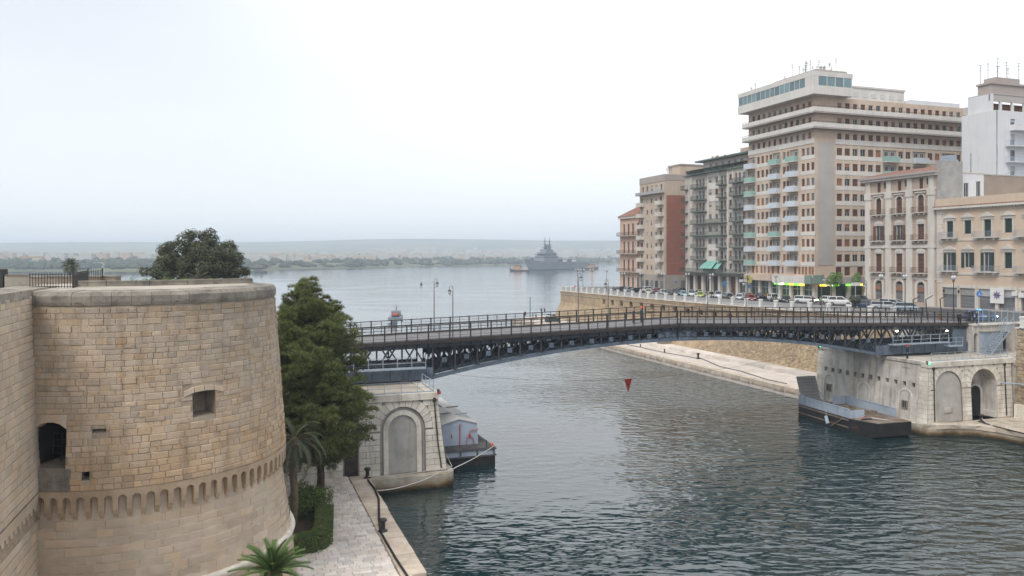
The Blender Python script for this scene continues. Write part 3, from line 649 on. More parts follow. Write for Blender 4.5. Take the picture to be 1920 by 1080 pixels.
for sx in (30.45, 41.9):
    mb = MB(); mb.tube([PA(sx, 7.6, -.12), PA(sx, 4, -.12), PA(sx, 1.5, -.12)], .07, 8); mb.lathe([(.06, 0), (.17, .12), (.17, .36), (.05, .42)], 8, 0, PA(sx, 7.45, -.12)); mb.build('drain_pipe', M['pipe'], rp)
rr_ = thing('pier_railing', 'light grey railing along the top of the pier with two arches', 'railing', SW(0, 0, PT), TH)
railing(rr_, [(30.9, -5.3, 0), (43.2, -5.3, 0)], 1.0, 1.25, M['rail_l'])
grn = emit('green_signal_glow', (0.05, 0.8, 0.35), 1.4)
lantern('signal_lamp', 'small lit green lamp at the near corner of the arched pier', SW(29.9, -5.6, PT - .35), grn, M['iron'])
lantern('signal_lamp', 'small lit green lamp at the far corner of the arched pier', SW(29.75, 12.4, PT - .25), grn, M['iron'])
# utility pipe along the quay wall
mb = MB(); mb.tube([SW(40.6, -3.2, 5.5), SW(41.3, -6.4, 5.45), SW(42.8, -7.0, 5.4), SW(42.85, -30, 5.2)], .09, 8)
tag(mb.build('utility_pipe', M['rail_l'], None, smooth=True), 'grey utility pipe running from open arch along rubble wall', 'pipe')

# ---- abutment behind the right pier, with the grey annex and the steel stair
ab = thing('bridge_abutment', 'grey stone abutment with arched doorways below the street end of the bridge', 'abutment', SW(0, 0, 0), TH)
mb = MB()
def PB(u, z, d): return (u, -.6 + d, z)
grid_wall(mb, PB, 43.0, 52, PT - .1, 11.9, [(43.2, 43.85, PT, 10.9, 'arch'), (48.2, 49.4, PT, 11.0, 'arch')], .5, 0, 0, 1)
mb.poly([(43.0, -.6, PT - .1), (43.0, 12.6, PT - .1), (43.0, 12.6, 11.9), (43.0, -.6, 11.9)])
mb.build('masonry', [M['plaster'], M['dark']], ab)
MB().box(44.1, 47.6, -1.15, -.55, PT - .1, 11.1).build('annex', M['rail_l'], ab)
MB().box(43.95, 47.75, -1.3, -.5, 11.1, 11.25).build('annex_roof', M['terrace'], ab)
MB().box(42.9, 52.1, -.85, .1, 11.9, 12.12).build('coping', M['white_stone'], ab)
MB().box(51.2, 52.1, -6.25, -.62, 1.2, 11.95).build('side_wall', M['rubble'], ab)
MB().box(43.35, 51.2, -6.25, -.62, 1.2, PT - .08).build('terrace_fill', M['plaster'], ab)
stt = thing('steel_staircase', 'light grey steel stair climbing from pier platform to the street', 'staircase', SW(43.5, -2.3, PT - .07), TH)
MB().box(-0.4, 0.0, -.6, .6, 0, .06).build('landing', M['rail_l'], stt)
for i in range(14): MB().box(.29 * i, .29 * i + .27, -.5, .5, .26 * (i + 1) - .03, .26 * (i + 1)).build('tread', M['rail_l'], stt)
for sd_ in (-.52, .52):
    b = MB(); b.beam((-.1, sd_, .05), (4.1, sd_, 3.7), .05, .2); b.build('stringer', M['rail_l'], stt)
    b = MB()
    for i in range(8): b.beam((.1 + .55 * i, sd_, .25 + .49 * i), (.1 + .55 * i, sd_, 1.3 + .49 * i), .04)
    for hh in (.55, 1.05): b.beam((.1, sd_, .25 + hh), (3.95, sd_, 3.68 + hh), .04)
    b.build('handrail', M['rail_l'], stt)
# ================================================================== CASTLE
TX, TY = -21.3, 44.8
PHI0 = atan2(-TY, -TX)                                      # from the tower's axis towards the camera
TT = 19.27
def rad(z):
    if z >= 9.45: return 8.14 - (z - 9.45) / (18.6 - 9.45) * 0.66
    return 8.42 - (z - 5.1) / (8.6 - 5.1) * 0.52 if z > 5.1 else 8.42 + (5.1 - z) * 0.10
def tower_hit(px, py, r=None):
    d = Vector(((px - 960) / F, 1.0, -(py - HY) / F)); rr = r or 7.8
    for _ in range(6):
        a = d.x ** 2 + d.y ** 2; b = -2 * (TX * d.x + TY * d.y); c = TX ** 2 + TY ** 2 - rr * rr
        disc = b * b - 4 * a * c
        if disc < 0: return None
        t = (-b - sqrt(disc)) / (2 * a); p = Vector((0, 0, H)) + d * t
        if r is None: rr = rad(p.z)
    ang = atan2(p.y - TY, p.x - TX) - PHI0
    return (ang + pi) % (2 * pi) - pi, p.z
def PT_(u, z, d): r = rad(z) - d; return (r * cos(PHI0 + u), r * sin(PHI0 + u), z)
tw = thing('castle_tower', 'massive round sandstone castle tower with a ring of little corbelled arches', 'tower', (TX, TY, 0))
U0, U1 = R(-75), R(125)
def px_op(x0, x1, y0, y1, arch=None):
    a = tower_hit(x0, (y0 + y1) / 2); b = tower_hit(x1, (y0 + y1) / 2); t = tower_hit((x0 + x1) / 2, y0); c = tower_hit((x0 + x1) / 2, y1)
    o = (a[0], b[0], c[1], t[1]); return o + ('arch', arch) if arch else o
OPB = px_op(64, 124, 792, 879); OPW = px_op(361, 404, 733, 780); OPS = px_op(153, 168, 885, 901); OPL = px_op(173, 199, 804, 812)
def ruarch(o, k): return o + ('arch', k)
OPBa = OPB + ('arch', 0.30 * 7.9); OPWa = OPW + ('arch', 0.30 * 7.9)
# openings are in angle units: scale the arch rise from radians to metres
mb = MB()
grid_wall(mb, PT_, U0, U1, 9.46, 18.6, [OPBa, OPS, OPL], 1.1, 0, 1, 2, ustep=R(3), zstep=1.5) if False else None
def tower_wall(mb, ops, z0, z1):
    us = sorted(set([U0 + (U1 - U0) * i / 70 for i in range(71)] + [u for o in ops for u in o[:2]])); zs_ = sorted(set([z0 + (z1 - z0) * i / 7 for i in range(8)] + [z for o in ops for z in o[2:4]]))
    for i in range(len(us) - 1):
        for j in range(len(zs_) - 1):
            um, zm = (us[i] + us[i + 1]) / 2, (zs_[j] + zs_[j + 1]) / 2
            if any(o[0] < um < o[1] and o[2] < zm < o[3] for o in ops): continue
            mb.poly([PT_(us[i], zs_[j], 0), PT_(us[i + 1], zs_[j], 0), PT_(us[i + 1], zs_[j + 1], 0), PT_(us[i], zs_[j + 1], 0)], 0)
    for o, dp, kb in zip(ops, (2.2, 0.95, 0.5, .25), (2, 1, 2, 1)):
        a, b, c, d = o[:4]; n = 8
        for i in range(0): pass
        if kb == 2 and dp > 1:
            mb.poly([PT_(a + .004, c + .1, .22), PT_(a + .004, d, .22), PT_(a + .02, d, 3.4), PT_(a + .02, c + .1, 3.4)], 2); mb.poly([PT_(b - .004, c + .1, .9), PT_(b - .004, d, .9), PT_(b - .004, d, 3.4), PT_(b - .004, c + .1, 3.4)], 2); mb.poly([PT_(a, d - .01, .5), PT_(b, d - .01, .5), PT_(b, d - .01, 3.4), PT_(a, d - .01, 3.4)], 2)  # near-black lining paints shade onto the doorway's inner sides and head
        mb.poly([PT_(a, c, 0), PT_(a, c, dp), PT_(a, d, dp), PT_(a, d, 0)], 1); mb.poly([PT_(b, c, 0), PT_(b, d, 0), PT_(b, d, dp), PT_(b, c, dp)], 1)
        mb.poly([PT_(a, d, 0), PT_(a, d, dp), PT_(b, d, dp), PT_(b, d, 0)], 1); mb.poly([PT_(a, c, 0), PT_(b, c, 0), PT_(b, c + .1, dp), PT_(a, c + .1, dp)], 1)
        mb.poly([PT_(a, c, dp), PT_(b, c, dp), PT_(b, d, dp), PT_(a, d, dp)], kb)
tower_wall(mb, [OPB, OPW, OPS, OPL], 9.98, 18.6)
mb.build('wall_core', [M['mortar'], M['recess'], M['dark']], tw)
mb = MB()
for i in range(70):
    a, b = U0 + (U1 - U0) * i / 70, U0 + (U1 - U0) * (i + 1) / 70
    for z0, z1 in ((0.0, 2.5), (2.5, 5.1), (5.1, 7), (7, 9.44)):
        mb.poly([PT_(a, z0, 0), PT_(b, z0, 0), PT_(b, z1 - 1e-4, 0), PT_(a, z1 - 1e-4, 0)])
for i in range(70):
    a, b = U0 + (U1 - U0) * i / 70, U0 + (U1 - U0) * (i + 1) / 70; f = lambda u, z: (7.77 * cos(PHI0 + u), 7.77 * sin(PHI0 + u), z)
    mb.poly([f(a, 9.43), f(b, 9.43), f(b, 10.0), f(a, 10.0)])
mb.build('lower_wall', M['tower_low'], tw)
# ashlar blocks
def vis(m):
    p = tw_loc + m.translation; ang = (atan2(p.y - TY, p.x - TX) - PHI0 + pi) % (2 * pi) - pi
    px = 960 + F * p.x / p.y; py = HY + F * (H - p.z) / p.y
    if not (30 < px and py < 1080) or ang < R(-36) or ang > R(80): return -1
    return cos(ang + R(5)) * m.to_scale().x * m.to_scale().z / p.y
tw_loc = Vector((TX, TY, 0))
def course(z, h, lo, hi, d0, d1, ops, us=(U0, U1), gap=.022):
    u = us[0] + random.uniform(0, .06); r = rad(z + h / 2); res = []; gap = gap if z < 12.5 or gap < .02 else random.uniform(.010, .020)
    while u < us[1]:
        l = random.uniform(lo, hi) * (0.6 if random.random() < .15 else 1); e = u + l / r; um = (u + e) / 2
        hit = any(u < o[1] + .002 and e > o[0] - .002 and z < o[3] and z + h > o[2] for o in ops)
        if hit:
            for o in ops:
                if u < o[0] < e and z < o[3] and z + h > o[2] and (o[0] - u) * r > .15: e = o[0]; um = (u + e) / 2; hit = False; break
                if u < o[1] < e and z < o[3] and z + h > o[2] and (e - o[1]) * r > .15: u = o[1]; um = (u + e) / 2; hit = False; break
        if not hit:
            dp = random.uniform(d0, d1); x, y, zz = PT_(um, z + h / 2, -.0)
            res.append(Matrix.Translation((x, y, zz)) @ Matrix.Rotation(PHI0 + um + pi / 2, 4, 'Z') @ Matrix.Diagonal(((e - u) * r - gap, dp, h - gap, 1)))
        u = e
    return res
OPX = [OPB, OPW, OPS, OPL, (OPB[0] - .05, OPB[1] + .03, 9.9, OPB[2])]
arch_w = (OPW[0] - .06, OPW[1] + .06, OPW[3], OPW[3] + .34)
stones = []
z = 9.98
while z < 18.5:
    h = min(random.uniform(.22, .35), 18.58 - z)
    if h < .15: break
    stones += course(z, h, .30, .86, .008, .06, OPX + [arch_w]); z += h
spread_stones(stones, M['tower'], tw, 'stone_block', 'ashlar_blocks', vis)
lows = []
z = 5.32
while z < 8.5:
    h = random.uniform(.36, .5); lows += course(z, h, .6, 1.3, .008, .028, [], gap=.012); z += h
z = 0.9
while z < 4.7:
    h = random.uniform(.38, .5); lows += course(z, h, .7, 1.3, .008, .025, [], gap=.012); z += h
lowb = MB()
for mt in lows:
    s = random.choice(STV); n = len(lowb.v)
    lowb.v += [tuple(mt @ Vector(p)) for p in s.v]; lowb.f += [tuple(n + i for i in f) for f in s.f]; lowb.m += s.m
o = lowb.build('lower_blocks', M['tower_low'], tw); o['kind'] = 'stuff'
# window head stones and sill
for i in range(4):
    a, b = OPW[0] - .055 + (OPW[1] - OPW[0] + .11) * i / 4 + .002, OPW[0] - .055 + (OPW[1] - OPW[0] + .11) * (i + 1) / 4 - .002
    rise = [0, .10, .10, 0, 0]; q0, q1 = (0, .16, .2, .16, 0)[i], (0, .16, .2, .16, 0)[i + 1]
    b_ = MB(); b_.loft([[PT_(a, OPW[3] - .16 + q0, .2), PT_(b, OPW[3] - .16 + q1, .2), PT_(b, OPW[3] + .1 + q1, .2), PT_(a, OPW[3] + .1 + q0, .2)], [PT_(a, OPW[3] - .16 + q0, -.09), PT_(b, OPW[3] - .16 + q1, -.09), PT_(b, OPW[3] + .1 + q1, -.09), PT_(a, OPW[3] + .1 + q0, -.09)]])
    b_.build('window_arch_stone', M['tower_low'], tw)
for i in range(5):                                           # head of the doorway opening
    a, b = OPB[0] + (OPB[1] - OPB[0]) * i / 5, OPB[0] + (OPB[1] - OPB[0]) * (i + 1) / 5; dz = (.0, .22, .3, .3, .22, 0.0)
    b_ = MB(); b_.loft([[PT_(a, OPB[3] - .3 + dz[i], .5), PT_(b, OPB[3] - .3 + dz[i + 1], .5), PT_(b, OPB[3] + .05, .5), PT_(a, OPB[3] + .05, .5)], [PT_(a, OPB[3] - .3 + dz[i], -.05), PT_(b, OPB[3] - .3 + dz[i + 1], -.05), PT_(b, OPB[3] + .36, -.05), PT_(a, OPB[3] + .36, -.05)]])
    b_.build('doorway_arch_stone', M['tower_low'], tw)
# inner iron guard in the doorway
b = MB(); a0, a1 = OPB[0] + .03, OPB[1] - .04
for k in range(4): b.beam(PT_(a0, OPB[2] + .5 + .3 * k, 1.0), PT_(a1, OPB[2] + .5 + .3 * k, 1.0), .03)
for u in (a0, (a0 + a1) / 2, a1): b.beam(PT_(u, OPB[2] + .08, 1.0), PT_(u, OPB[2] + 1.45, 1.0), .04)
b.build('guard_rail', M['pipe'], tw)
# stone apron under the doorway
b = MB(); b.loft([[PT_(OPB[0] - .05, 10.0, .0), PT_(OPB[1] + .03, 10.0, .0), PT_(OPB[1] + .03, OPB[2] - .02, .0), PT_(OPB[0] - .05, OPB[2] - .02, .0)], [PT_(OPB[0] - .05, 10.0, -.09), PT_(OPB[1] + .03, 10.0, -.09), PT_(OPB[1] + .03, OPB[2] - .02, -.09), PT_(OPB[0] - .05, OPB[2] - .02, -.09)]]); b.build('apron', M['cornice'], tw)
# ring of corbelled arches
RB = 8.14; pitch = 0.605 / RB
def PR(u, z, d): r = RB - d; return (r * cos(PHI0 + u), r * sin(PHI0 + u), z)
mb = MB(); n0 = int(U0 / pitch); n1 = int(U1 / pitch); zA, zS, zT = 9.20, 9.52, 9.98
hw = 0.185 / RB
for i in range(n0, n1):
    uc = i * pitch; uL, uR = uc - pitch / 2, uc + pitch / 2; n = 8
    arc = [(uc - hw * cos(pi * j / n), zS + .185 * sin(pi * j / n)) for j in range(n + 1)]
    mb.poly([PR(uL, zA, 0), PR(uc - hw, zA, 0), PR(uc - hw, zS, 0), PR(uL, zS, 0)]); mb.poly([PR(uc + hw, zA, 0), PR(uR, zA, 0), PR(uR, zS, 0), PR(uc + hw, zS, 0)])
    mb.poly([PR(uL, zS, 0), PR(uc - hw, zS, 0), PR(uc - hw, zT, 0), PR(uL, zT, 0)]); mb.poly([PR(uc + hw, zS, 0), PR(uR, zS, 0), PR(uR, zT, 0), PR(uc + hw, zT, 0)])
    for j in range(n):
        p, q = arc[j], arc[j + 1]
        mb.poly([PR(*p, 0), PR(*q, 0), PR(q[0], zT, 0), PR(p[0], zT, 0)]); mb.poly([PR(*q, 0), PR(*p, 0), PR(p[0], p[1], .4), PR(q[0], q[1], .4)])
    mb.poly([PR(uc - hw, zA, 0), PR(uc - hw, zS, 0), PR(uc - hw, zS, .4), PR(uc - hw, zA, .4)]); mb.poly([PR(uc + hw, zA, 0), PR(uc + hw, zA, .4), PR(uc + hw, zS, .4), PR(uc + hw, zS, 0)])
    mb.poly([PR(uc - hw, zA, 0), PR(uc - hw, zA, .4), PR(uL, zA, .4), PR(uL, zA, 0)]); mb.poly([PR(uR, zA, 0), PR(uR, zA, .4), PR(uc + hw, zA, .4), PR(uc + hw, zA, 0)])
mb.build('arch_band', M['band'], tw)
cm = MB()
for j, (dp, z0, z1) in enumerate(((.40, 8.98, 9.20), (.29, 8.77, 8.97), (.17, 8.55, 8.76))): cm.box(-.11, .11, -dp, .06, z0, z1)
cme = cm.mesh('corbel', M['band'])
for i in range(n0, n1):
    u = (i + .5) * pitch; x, y, _ = PR(u, 9, .41)
    inst('corbel', cme, tw, (x, y, 0), PHI0 + u + pi / 2)
# torus moulding and cornice slabs
mb = MB(); mb.tube([((rad(5.0) + .05) * cos(PHI0 + U0 + (U1 - U0) * i / 80), (rad(5.0) + .05) * sin(PHI0 + U0 + (U1 - U0) * i / 80), 5.0) for i in range(81)], .2, 10); mb.build('torus_moulding', M['white_stone'], tw, smooth=True)
n = 30
for i in range(n):
    a, b = U0 + (U1 - U0) * i / n + .001, U0 + (U1 - U0) * (i + 1) / n - .001; r0 = 7.53 + random.uniform(-.015, .02); zt = TT + random.uniform(-.015, .015); sub = 3
    m_ = MB(); f = lambda u, r, z: (r * cos(PHI0 + u), r * sin(PHI0 + u), z)
    m_.loft([[f(a + (b - a) * k / sub, r0, 18.6), f(a + (b - a) * k / sub, r0 + .03, 18.75), f(a + (b - a) * k / sub, r0 + .03, zt - .22), f(a + (b - a) * k / sub, r0 - .1, zt - .04), f(a + (b - a) * k / sub, r0 - 1.5, zt + .02), f(a + (b - a) * k / sub, r0 - 1.5, 18.6)] for k in range(sub + 1)])
    m_.build('cornice_stone', M['cornice'], tw)
mb = MB(); mb.poly([(6.1 * cos(2 * pi * i / 60), 6.1 * sin(2 * pi * i / 60), TT + .005) for i in range(60)]); mb.build('platform', M['terrace'], tw)

# ------------------------------------------------------------------ curtain wall towards the camera's own tower
cwt = thing('curtain_wall', 'pale stone curtain wall joining the round tower at its left', 'wall')
A_, B_ = Vector((-23.9, 40.9)), Vector((-16.9, 19.0)); D_ = (B_ - A_); LL = D_.length; D_ /= LL; Nn = Vector((-D_.y, D_.x))   # Nn: towards +x
if Nn.x < 0: Nn = -Nn
def PK(u, z, d):
    off = (0.55 * (18.8 - z) / 10 if z > 9.9 else 0.30 + .45 * (9.9 - z) / 8) - d; p = A_ + D_ * u + Nn * off; return (p.x, p.y, z)
mb = MB(); grid_wall(mb, PK, -2.0, LL, 9.9, 19.2, [(3.0, 3.5, 13.2, 15.0), (5.5, 5.9, 11.2, 12.3)], .6, 0, 0, 1, ustep=2, zstep=2)
for a, b, c, d in ((-2, LL, 0.5, 8.6),): grid_wall(mb, PK, a, b, c, d, [], 0, 0, ustep=2, zstep=2)
mb.poly([PK(-2, 8.6, 0), PK(LL, 8.6, 0), PK(LL, 9.95, .25), PK(-2, 9.95, .25)])
mb.build('wall_core', [M['mortar'], M['dark']], cwt)
pl = []
z = 9.95
while z < 19.0:
    h = random.uniform(.3, .42); u = -1.0
    while u < LL - 4:
        l = random.uniform(.45, 1.0); p = PK(u + l / 2, z + h / 2, 0)
        ang = atan2(D_.y, D_.x)
        if not (2.8 < u + l / 2 < 3.7 and 13 < z < 15.1): pl.append(Matrix.Translation(p) @ Matrix.Rotation(ang, 4, 'Z') @ Matrix.Diagonal((l - .02, -random.uniform(.02, .05), h - .02, 1)))
        u += l
    z += h
z = 0.8
while z < 8.4:
    h = random.uniform(.36, .5); u = -1.0
    while u < LL - 4:
        l = random.uniform(.6, 1.2); p = PK(u + l / 2, z + h / 2, 0)
        pl.append(Matrix.Translation(p) @ Matrix.Rotation(atan2(D_.y, D_.x), 4, 'Z') @ Matrix.Diagonal((l - .015, -random.uniform(.012, .03), h - .015, 1))); u += l
    z += h
def kvis(m):
    p = m.translation; px = 960 + F * p.x / p.y; py = HY + F * (H - p.z) / p.y
    return (1 if -20 < px < 90 and py < 1090 else -1) * 100 - p.y
spread_stones(pl, M['tower_low'], cwt, 'stone_block', 'ashlar_blocks', kvis)
for i in range(int((LL - 4) / .605)):
    u = .1 + i * .605; x, y, _ = PK(u, 9.0, .06); ang = atan2(D_.y, D_.x); inst('corbel', cme, cwt, (x, y, 0), ang)
mb = MB(); 
for i in range(int((LL - 4) / .605)):
    u = .1 + i * .605
    mb.poly([PK(u - .3025, 9.4, -.14), PK(u + .3025, 9.4, -.14), PK(u + .3025, 9.96, -.06), PK(u - .3025, 9.96, -.06)])
    mb.poly([PK(u - .3025, 9.4, .3), PK(u + .3025, 9.4, .3), PK(u + .3025, 9.4, -.14), PK(u - .3025, 9.4, -.14)])
    mb.poly([PK(u - .12, 9.19, -.14), PK(u + .12, 9.19, -.14), PK(u + .19, 9.41, -.14), PK(u - .19, 9.41, -.14)])
mb.build('arch_band', M['tower_low'], cwt)
for i in range(9):
    a, b = -1.5 + i * 2.4, -1.5 + (i + 1) * 2.4 - .015; bb = MB()
    bb.loft([[PK(a, 18.95, -.05), PK(b, 18.95, -.05), PK(b, 18.95, 1.6), PK(a, 18.95, 1.6)], [PK(a, 19.35, -.02), PK(b, 19.35, -.02), PK(b, 19.4, 1.6), PK(a, 19.4, 1.6)]]); bb.build('coping_stone', M['cornice'], cwt)
mb = MB(); q = tower_hit(60, 800)
mb.box(-.5, .45, -.5, .4, 12.0, 12.9); mb.box(-.6, .55, -.6, .5, 12.9, 13.15)
jx, jy = PK(1.6, 12, .15)[:2]
mb.build('stone_bracket', M['tower_low'], cwt, (jx, jy, 0.0), PHI0)
# the terrace ground behind tower and wall
mb = MB(); mb.prism([(-30, 22), (-24.5, 41), (-22, 52), (-22.5, 66), (-95, 80), (-95, 20)], 0.5, 18.6)
struct(mb.build('castle_terrace', M['terrace']))

mb = MB(); mb.prism([(-300, 12.2), (-52.5, 12.2), (-39, 16), (-39, 70), (-60, 100), (-300, 130)], -1, 10.0)
struct(mb.build('old_town_ground', M['sidewalk'], None, SW(0, 0, 0), TH))
# ------------------------------------------------------------------ things on the tower's platform
def wall_run(name, label, pts, z0, h, th, mat, coping=None):
    t = thing(name, label, 'wall')
    for p, q in zip(pts, pts[1:]):
        p, q = Vector(p[:2]), Vector(q[:2]); d = (q - p).normalized(); nn = Vector((-d.y, d.x)) * th / 2
        b = MB(); b.prism([tuple(p - nn), tuple(q - nn), tuple(q + nn), tuple(p + nn)], z0, z0 + h); b.build('masonry', mat, t)
        if coping:
            L_ = (q - p).length; k = max(1, int(L_ / 1.2))
            for i in range(k):
                e, f = p + (q - p) * (i / k + .004), p + (q - p) * ((i + 1) / k - .004); n2 = nn * 1.15
                b = MB(); b.prism([tuple(e - n2), tuple(f - n2), tuple(f + n2), tuple(e + n2)], z0 + h, z0 + h + .07 + random.uniform(-.01, .015)); b.build('coping_stone', coping, t)
    return t
pth = [PZ(x, y, TT) for x, y in ((137, 537.5), (200, 537), (280, 535.8), (350, 534.3), (420, 532.2), (470, 530.6))]
wall_run('parapet_wall', 'low weathered inner parapet on top of the round tower', pth, TT, .24, .35, M['cornice'], M['cornice'])
g0, g1 = PZ(8, 541, TT - .0), PZ(54, 540, TT)
wall_run('parapet_block', 'plain grey masonry block beside the iron fence on the tower top', [g0, g1], TT, .66, .6, M['terrace'], M['cornice'])
p0 = PZ(1, 541, TT); tag(MB().box(-.25, .25, -.2, .2, 0, 1.0).build('gate_post', M['iron'], None, p0), 'black iron gate post at far end of the tower top', 'post')
fen = thing('iron_fence', 'dark iron picket fence standing on the tower top', 'fence')
f_pts = [PZ(56, 541.5, TT), PZ(137, 540.5, TT), PZ(165, 531.5, TT), PZ(192, 528.5, TT)]
barm = MB().box(-.012, .012, -.012, .012, 0, .80); barm.v += [(0, 0, .88)]; barm = barm.mesh('picket', M['iron'])
for p, q in zip(f_pts, f_pts[1:]):
    n = max(2, int((q - p).length / (.13 if p is f_pts[0] else .34)))
    for i in range(n): inst('picket', barm, fen, p + (q - p) * (i / n))
    for hh in (.1, .72): b = MB(); b.beam(p + Vector((0, 0, hh)), q + Vector((0, 0, hh)), .035, .03); b.build('rail', M['iron'], fen)
    b = MB(); b.beam(q, q + Vector((0, 0, .9)), .06); b.build('post', M['iron'], fen)
r0, r1 = PZ(62, 531, TT), PZ(205, 529.5, TT)
wall_run('ruined_wall', 'ruined rubble wall stub behind the iron fence', [PZ(60, 529, TT), PZ(150, 528.5, TT), PZ(200, 528, TT), PZ(222, 528, TT)], TT - .3, .62, .7, M['recess'], M['cornice'])
# ================================================================== SWING BRIDGE: two arms meeting over the canal
DW = 8.0
def zb(s): return 12.98 - 0.0265 * abs(s)                   # underside of the edge beam
def zc_(s): s = min(abs(s), 28.0); return 11.40 - 2.8 * (s / 28.0) ** 2   # underside of the bottom chord
postm = MB().box(-.06, .06, -.06, .06, -.25, 1.50).mesh('railing_post', M['rail'])
thinm = MB().box(-.03, .03, -.03, .03, 0, 1.42).mesh('railing_bar', M['rail'])
def arm(sgn, label):
    t = thing('swing_bridge_arm', label, 'bridge', SW(0, 0, 0), TH)
    S = lambda k: sgn * k
    n = 22; st = [44.0 * i / n + .06 for i in range(n)] + [44.0]
    # deck, kerbs and edge beams follow the slope
    def strip(name, w0, w1, za, zb_, mat, s0=.06, s1=44.0, k=8):
        b = MB()
        for i in range(k):
            a, c = s0 + (s1 - s0) * i / k, s0 + (s1 - s0) * (i + 1) / k
            za0, za1, zc0, zc1 = zb(a) + za, zb(a) + zb_, zb(c) + za, zb(c) + zb_
            b.loft([[(S(a), w0, za0), (S(a), w1, za0), (S(a), w1, za1), (S(a), w0, za1)], [(S(c), w0, zc0), (S(c), w1, zc0), (S(c), w1, zc1), (S(c), w0, zc1)]])
        return b.build(name, mat, t)
    strip('roadway', 1.5, DW - 1.5, .12, .30, M['deck']); strip('footway', .16, 1.48, .12, .42, M['deck']); strip('footway', DW - 1.48, DW - .16, .12, .42, M['deck'])
    strip('edge_beam', -.05, .14, -.02, .34, M['rail']); strip('edge_beam', DW - .14, DW + .05, -.02, .34, M['rail'])
    for w in (.45, DW - .45, 2.9, 5.1): strip('top_chord', w - .16, w + .16, -.48, -.03, M['steel'])
    for i in range(40):                                     # cross girders
        s = .8 + 43.0 * i / 39; b = MB(); b.box(S(s) - .08, S(s) + .08, .1, DW - .1, zb(s) - .38, zb(s) + .1); b.build('cross_girder', M['steel'], t)
    # arched bottom chords and box girder at the pivot end
    for w in (.45, DW - .45, 2.9, 5.1):
        b = MB(); k = 14
        for i in range(k):
            a, c = .1 + 27.9 * i / k, .1 + 27.9 * (i + 1) / k
            b.loft([[(S(a), w - .2, zc_(a)), (S(a), w + .2, zc_(a)), (S(a), w + .2, zc_(a) + .36), (S(a), w - .2, zc_(a) + .36)], [(S(c), w - .2, zc_(c)), (S(c), w + .2, zc_(c)), (S(c), w + .2, zc_(c) + .36), (S(c), w - .2, zc_(c) + .36)]])
        b.build('bottom_chord', M['steel_l'], t)
        b = MB(); x0, x1 = sorted((S(28.0), S(43.5))); b.box(x0, x1, w - .25, w + .25, 8.6, 9.75)
        for i in range(9): s = 28.6 + i * 1.8; b.box(S(s) - .06, S(s) + .06, w - .34, w - .25, 8.6, 9.75)
        b.build('pivot_girder', M['steel_l'], t)
    # trusses: uprights, crossed diagonals and gusset plates
    pn = [0.15 + 27.85 * i / 12 for i in range(13)]
    for w in (.38, DW - .38):
        for i, s in enumerate(pn):
            b = MB(); b.beam((S(s), w, zc_(s) + .3), (S(s), w, zb(s) - .4), .15, .15); b.build('upright', M['steel'], t)
        for a, c in zip(pn, pn[1:]):
            if a < 2.0 and w < 1:                            # plated nose of the arm
                b = MB(); b.loft([[(S(a), w - .03, zc_(a) + .3), (S(a), w + .03, zc_(a) + .3), (S(a), w + .03, zb(a) - .4), (S(a), w - .03, zb(a) - .4)], [(S(c), w - .03, zc_(c) + .3), (S(c), w + .03, zc_(c) + .3), (S(c), w + .03, zb(c) - .4), (S(c), w - .03, zb(c) - .4)]]); b.build('web_plate', M['steel_l'], t)
            lo0, lo1, hi0, hi1 = zc_(a) + .3, zc_(c) + .3, zb(a) - .42, zb(c) - .42
            b = MB(); b.beam((S(a), w - .06, lo0), (S(c), w - .06, hi1), .11, .05); b.build('diagonal', M['steel'], t)
            b = MB(); b.beam((S(a), w - .12, hi0), (S(c), w - .12, lo1), .11, .05); b.build('diagonal', M['steel'], t)
            m = (a + c) / 2; zm = (lo0 + lo1 + hi0 + hi1) / 4; g = .24
            b = MB(); b.box(S(m) - g, S(m) + g, w - .17, w - .02, zm - g, zm + g); b.build('gusset_plate', M['steel_l'], t)
    # inner webs pierced by round holes
    for w in (2.9, 5.1):
        b = MB(); k = 24; hs = 27.8 / k
        for i in range(k):
            a, c = .15 + hs * i, .15 + hs * (i + 1)
            z00, z01 = zc_((a + c) / 2) + .25, zb((a + c) / 2) - .40; hh = (z01 - z00) / 2; m = (a + c) / 2; zm = (z00 + z01) / 2; r_ = min(hs * .40, hh * .80)
            if r_ < .15: continue
            N_ = 16; ring = [(m + r_ * cos(2 * pi * j / N_), zm + r_ * sin(2 * pi * j / N_)) for j in range(N_)]
            sq = []
            for j in range(N_):
                x, y = cos(2 * pi * j / N_), sin(2 * pi * j / N_); q = max(abs(x), abs(y)); sq.append((m + x / q * hs / 2, zm + y / q * hh))
            for j in range(N_):
                j2 = (j + 1) % N_; b.poly([(S(ring[j][0]), w, ring[j][1]), (S(ring[j2][0]), w, ring[j2][1]), (S(sq[j2][0]), w, sq[j2][1]), (S(sq[j][0]), w, sq[j][1])])
                b.poly([(S(ring[j][0]), w - .04, ring[j][1]), (S(ring[j2][0]), w - .04, ring[j2][1]), (S(ring[j2][0]), w + .04, ring[j2][1]), (S(ring[j][0]), w + .04, ring[j][1])])
        b.build('pierced_web', M['steel'], t)
    b = MB()
    for i in range(24):                                     # spoke-like cross frames
        s = .7 + 27.4 * i / 24; z00, z01 = zc_(s) + .3, zb(s) - .4
        b.beam((S(s), .6, z00), (S(s), 2.8, z01), .07); b.beam((S(s), .6, z01), (S(s), 2.8, z00), .07); b.beam((S(s), 5.2, z00), (S(s), 7.4, z01), .07); b.beam((S(s), 5.2, z01), (S(s), 7.4, z00), .07)
    b.build('cross_frames', M['steel'], t)['kind'] = 'stuff'
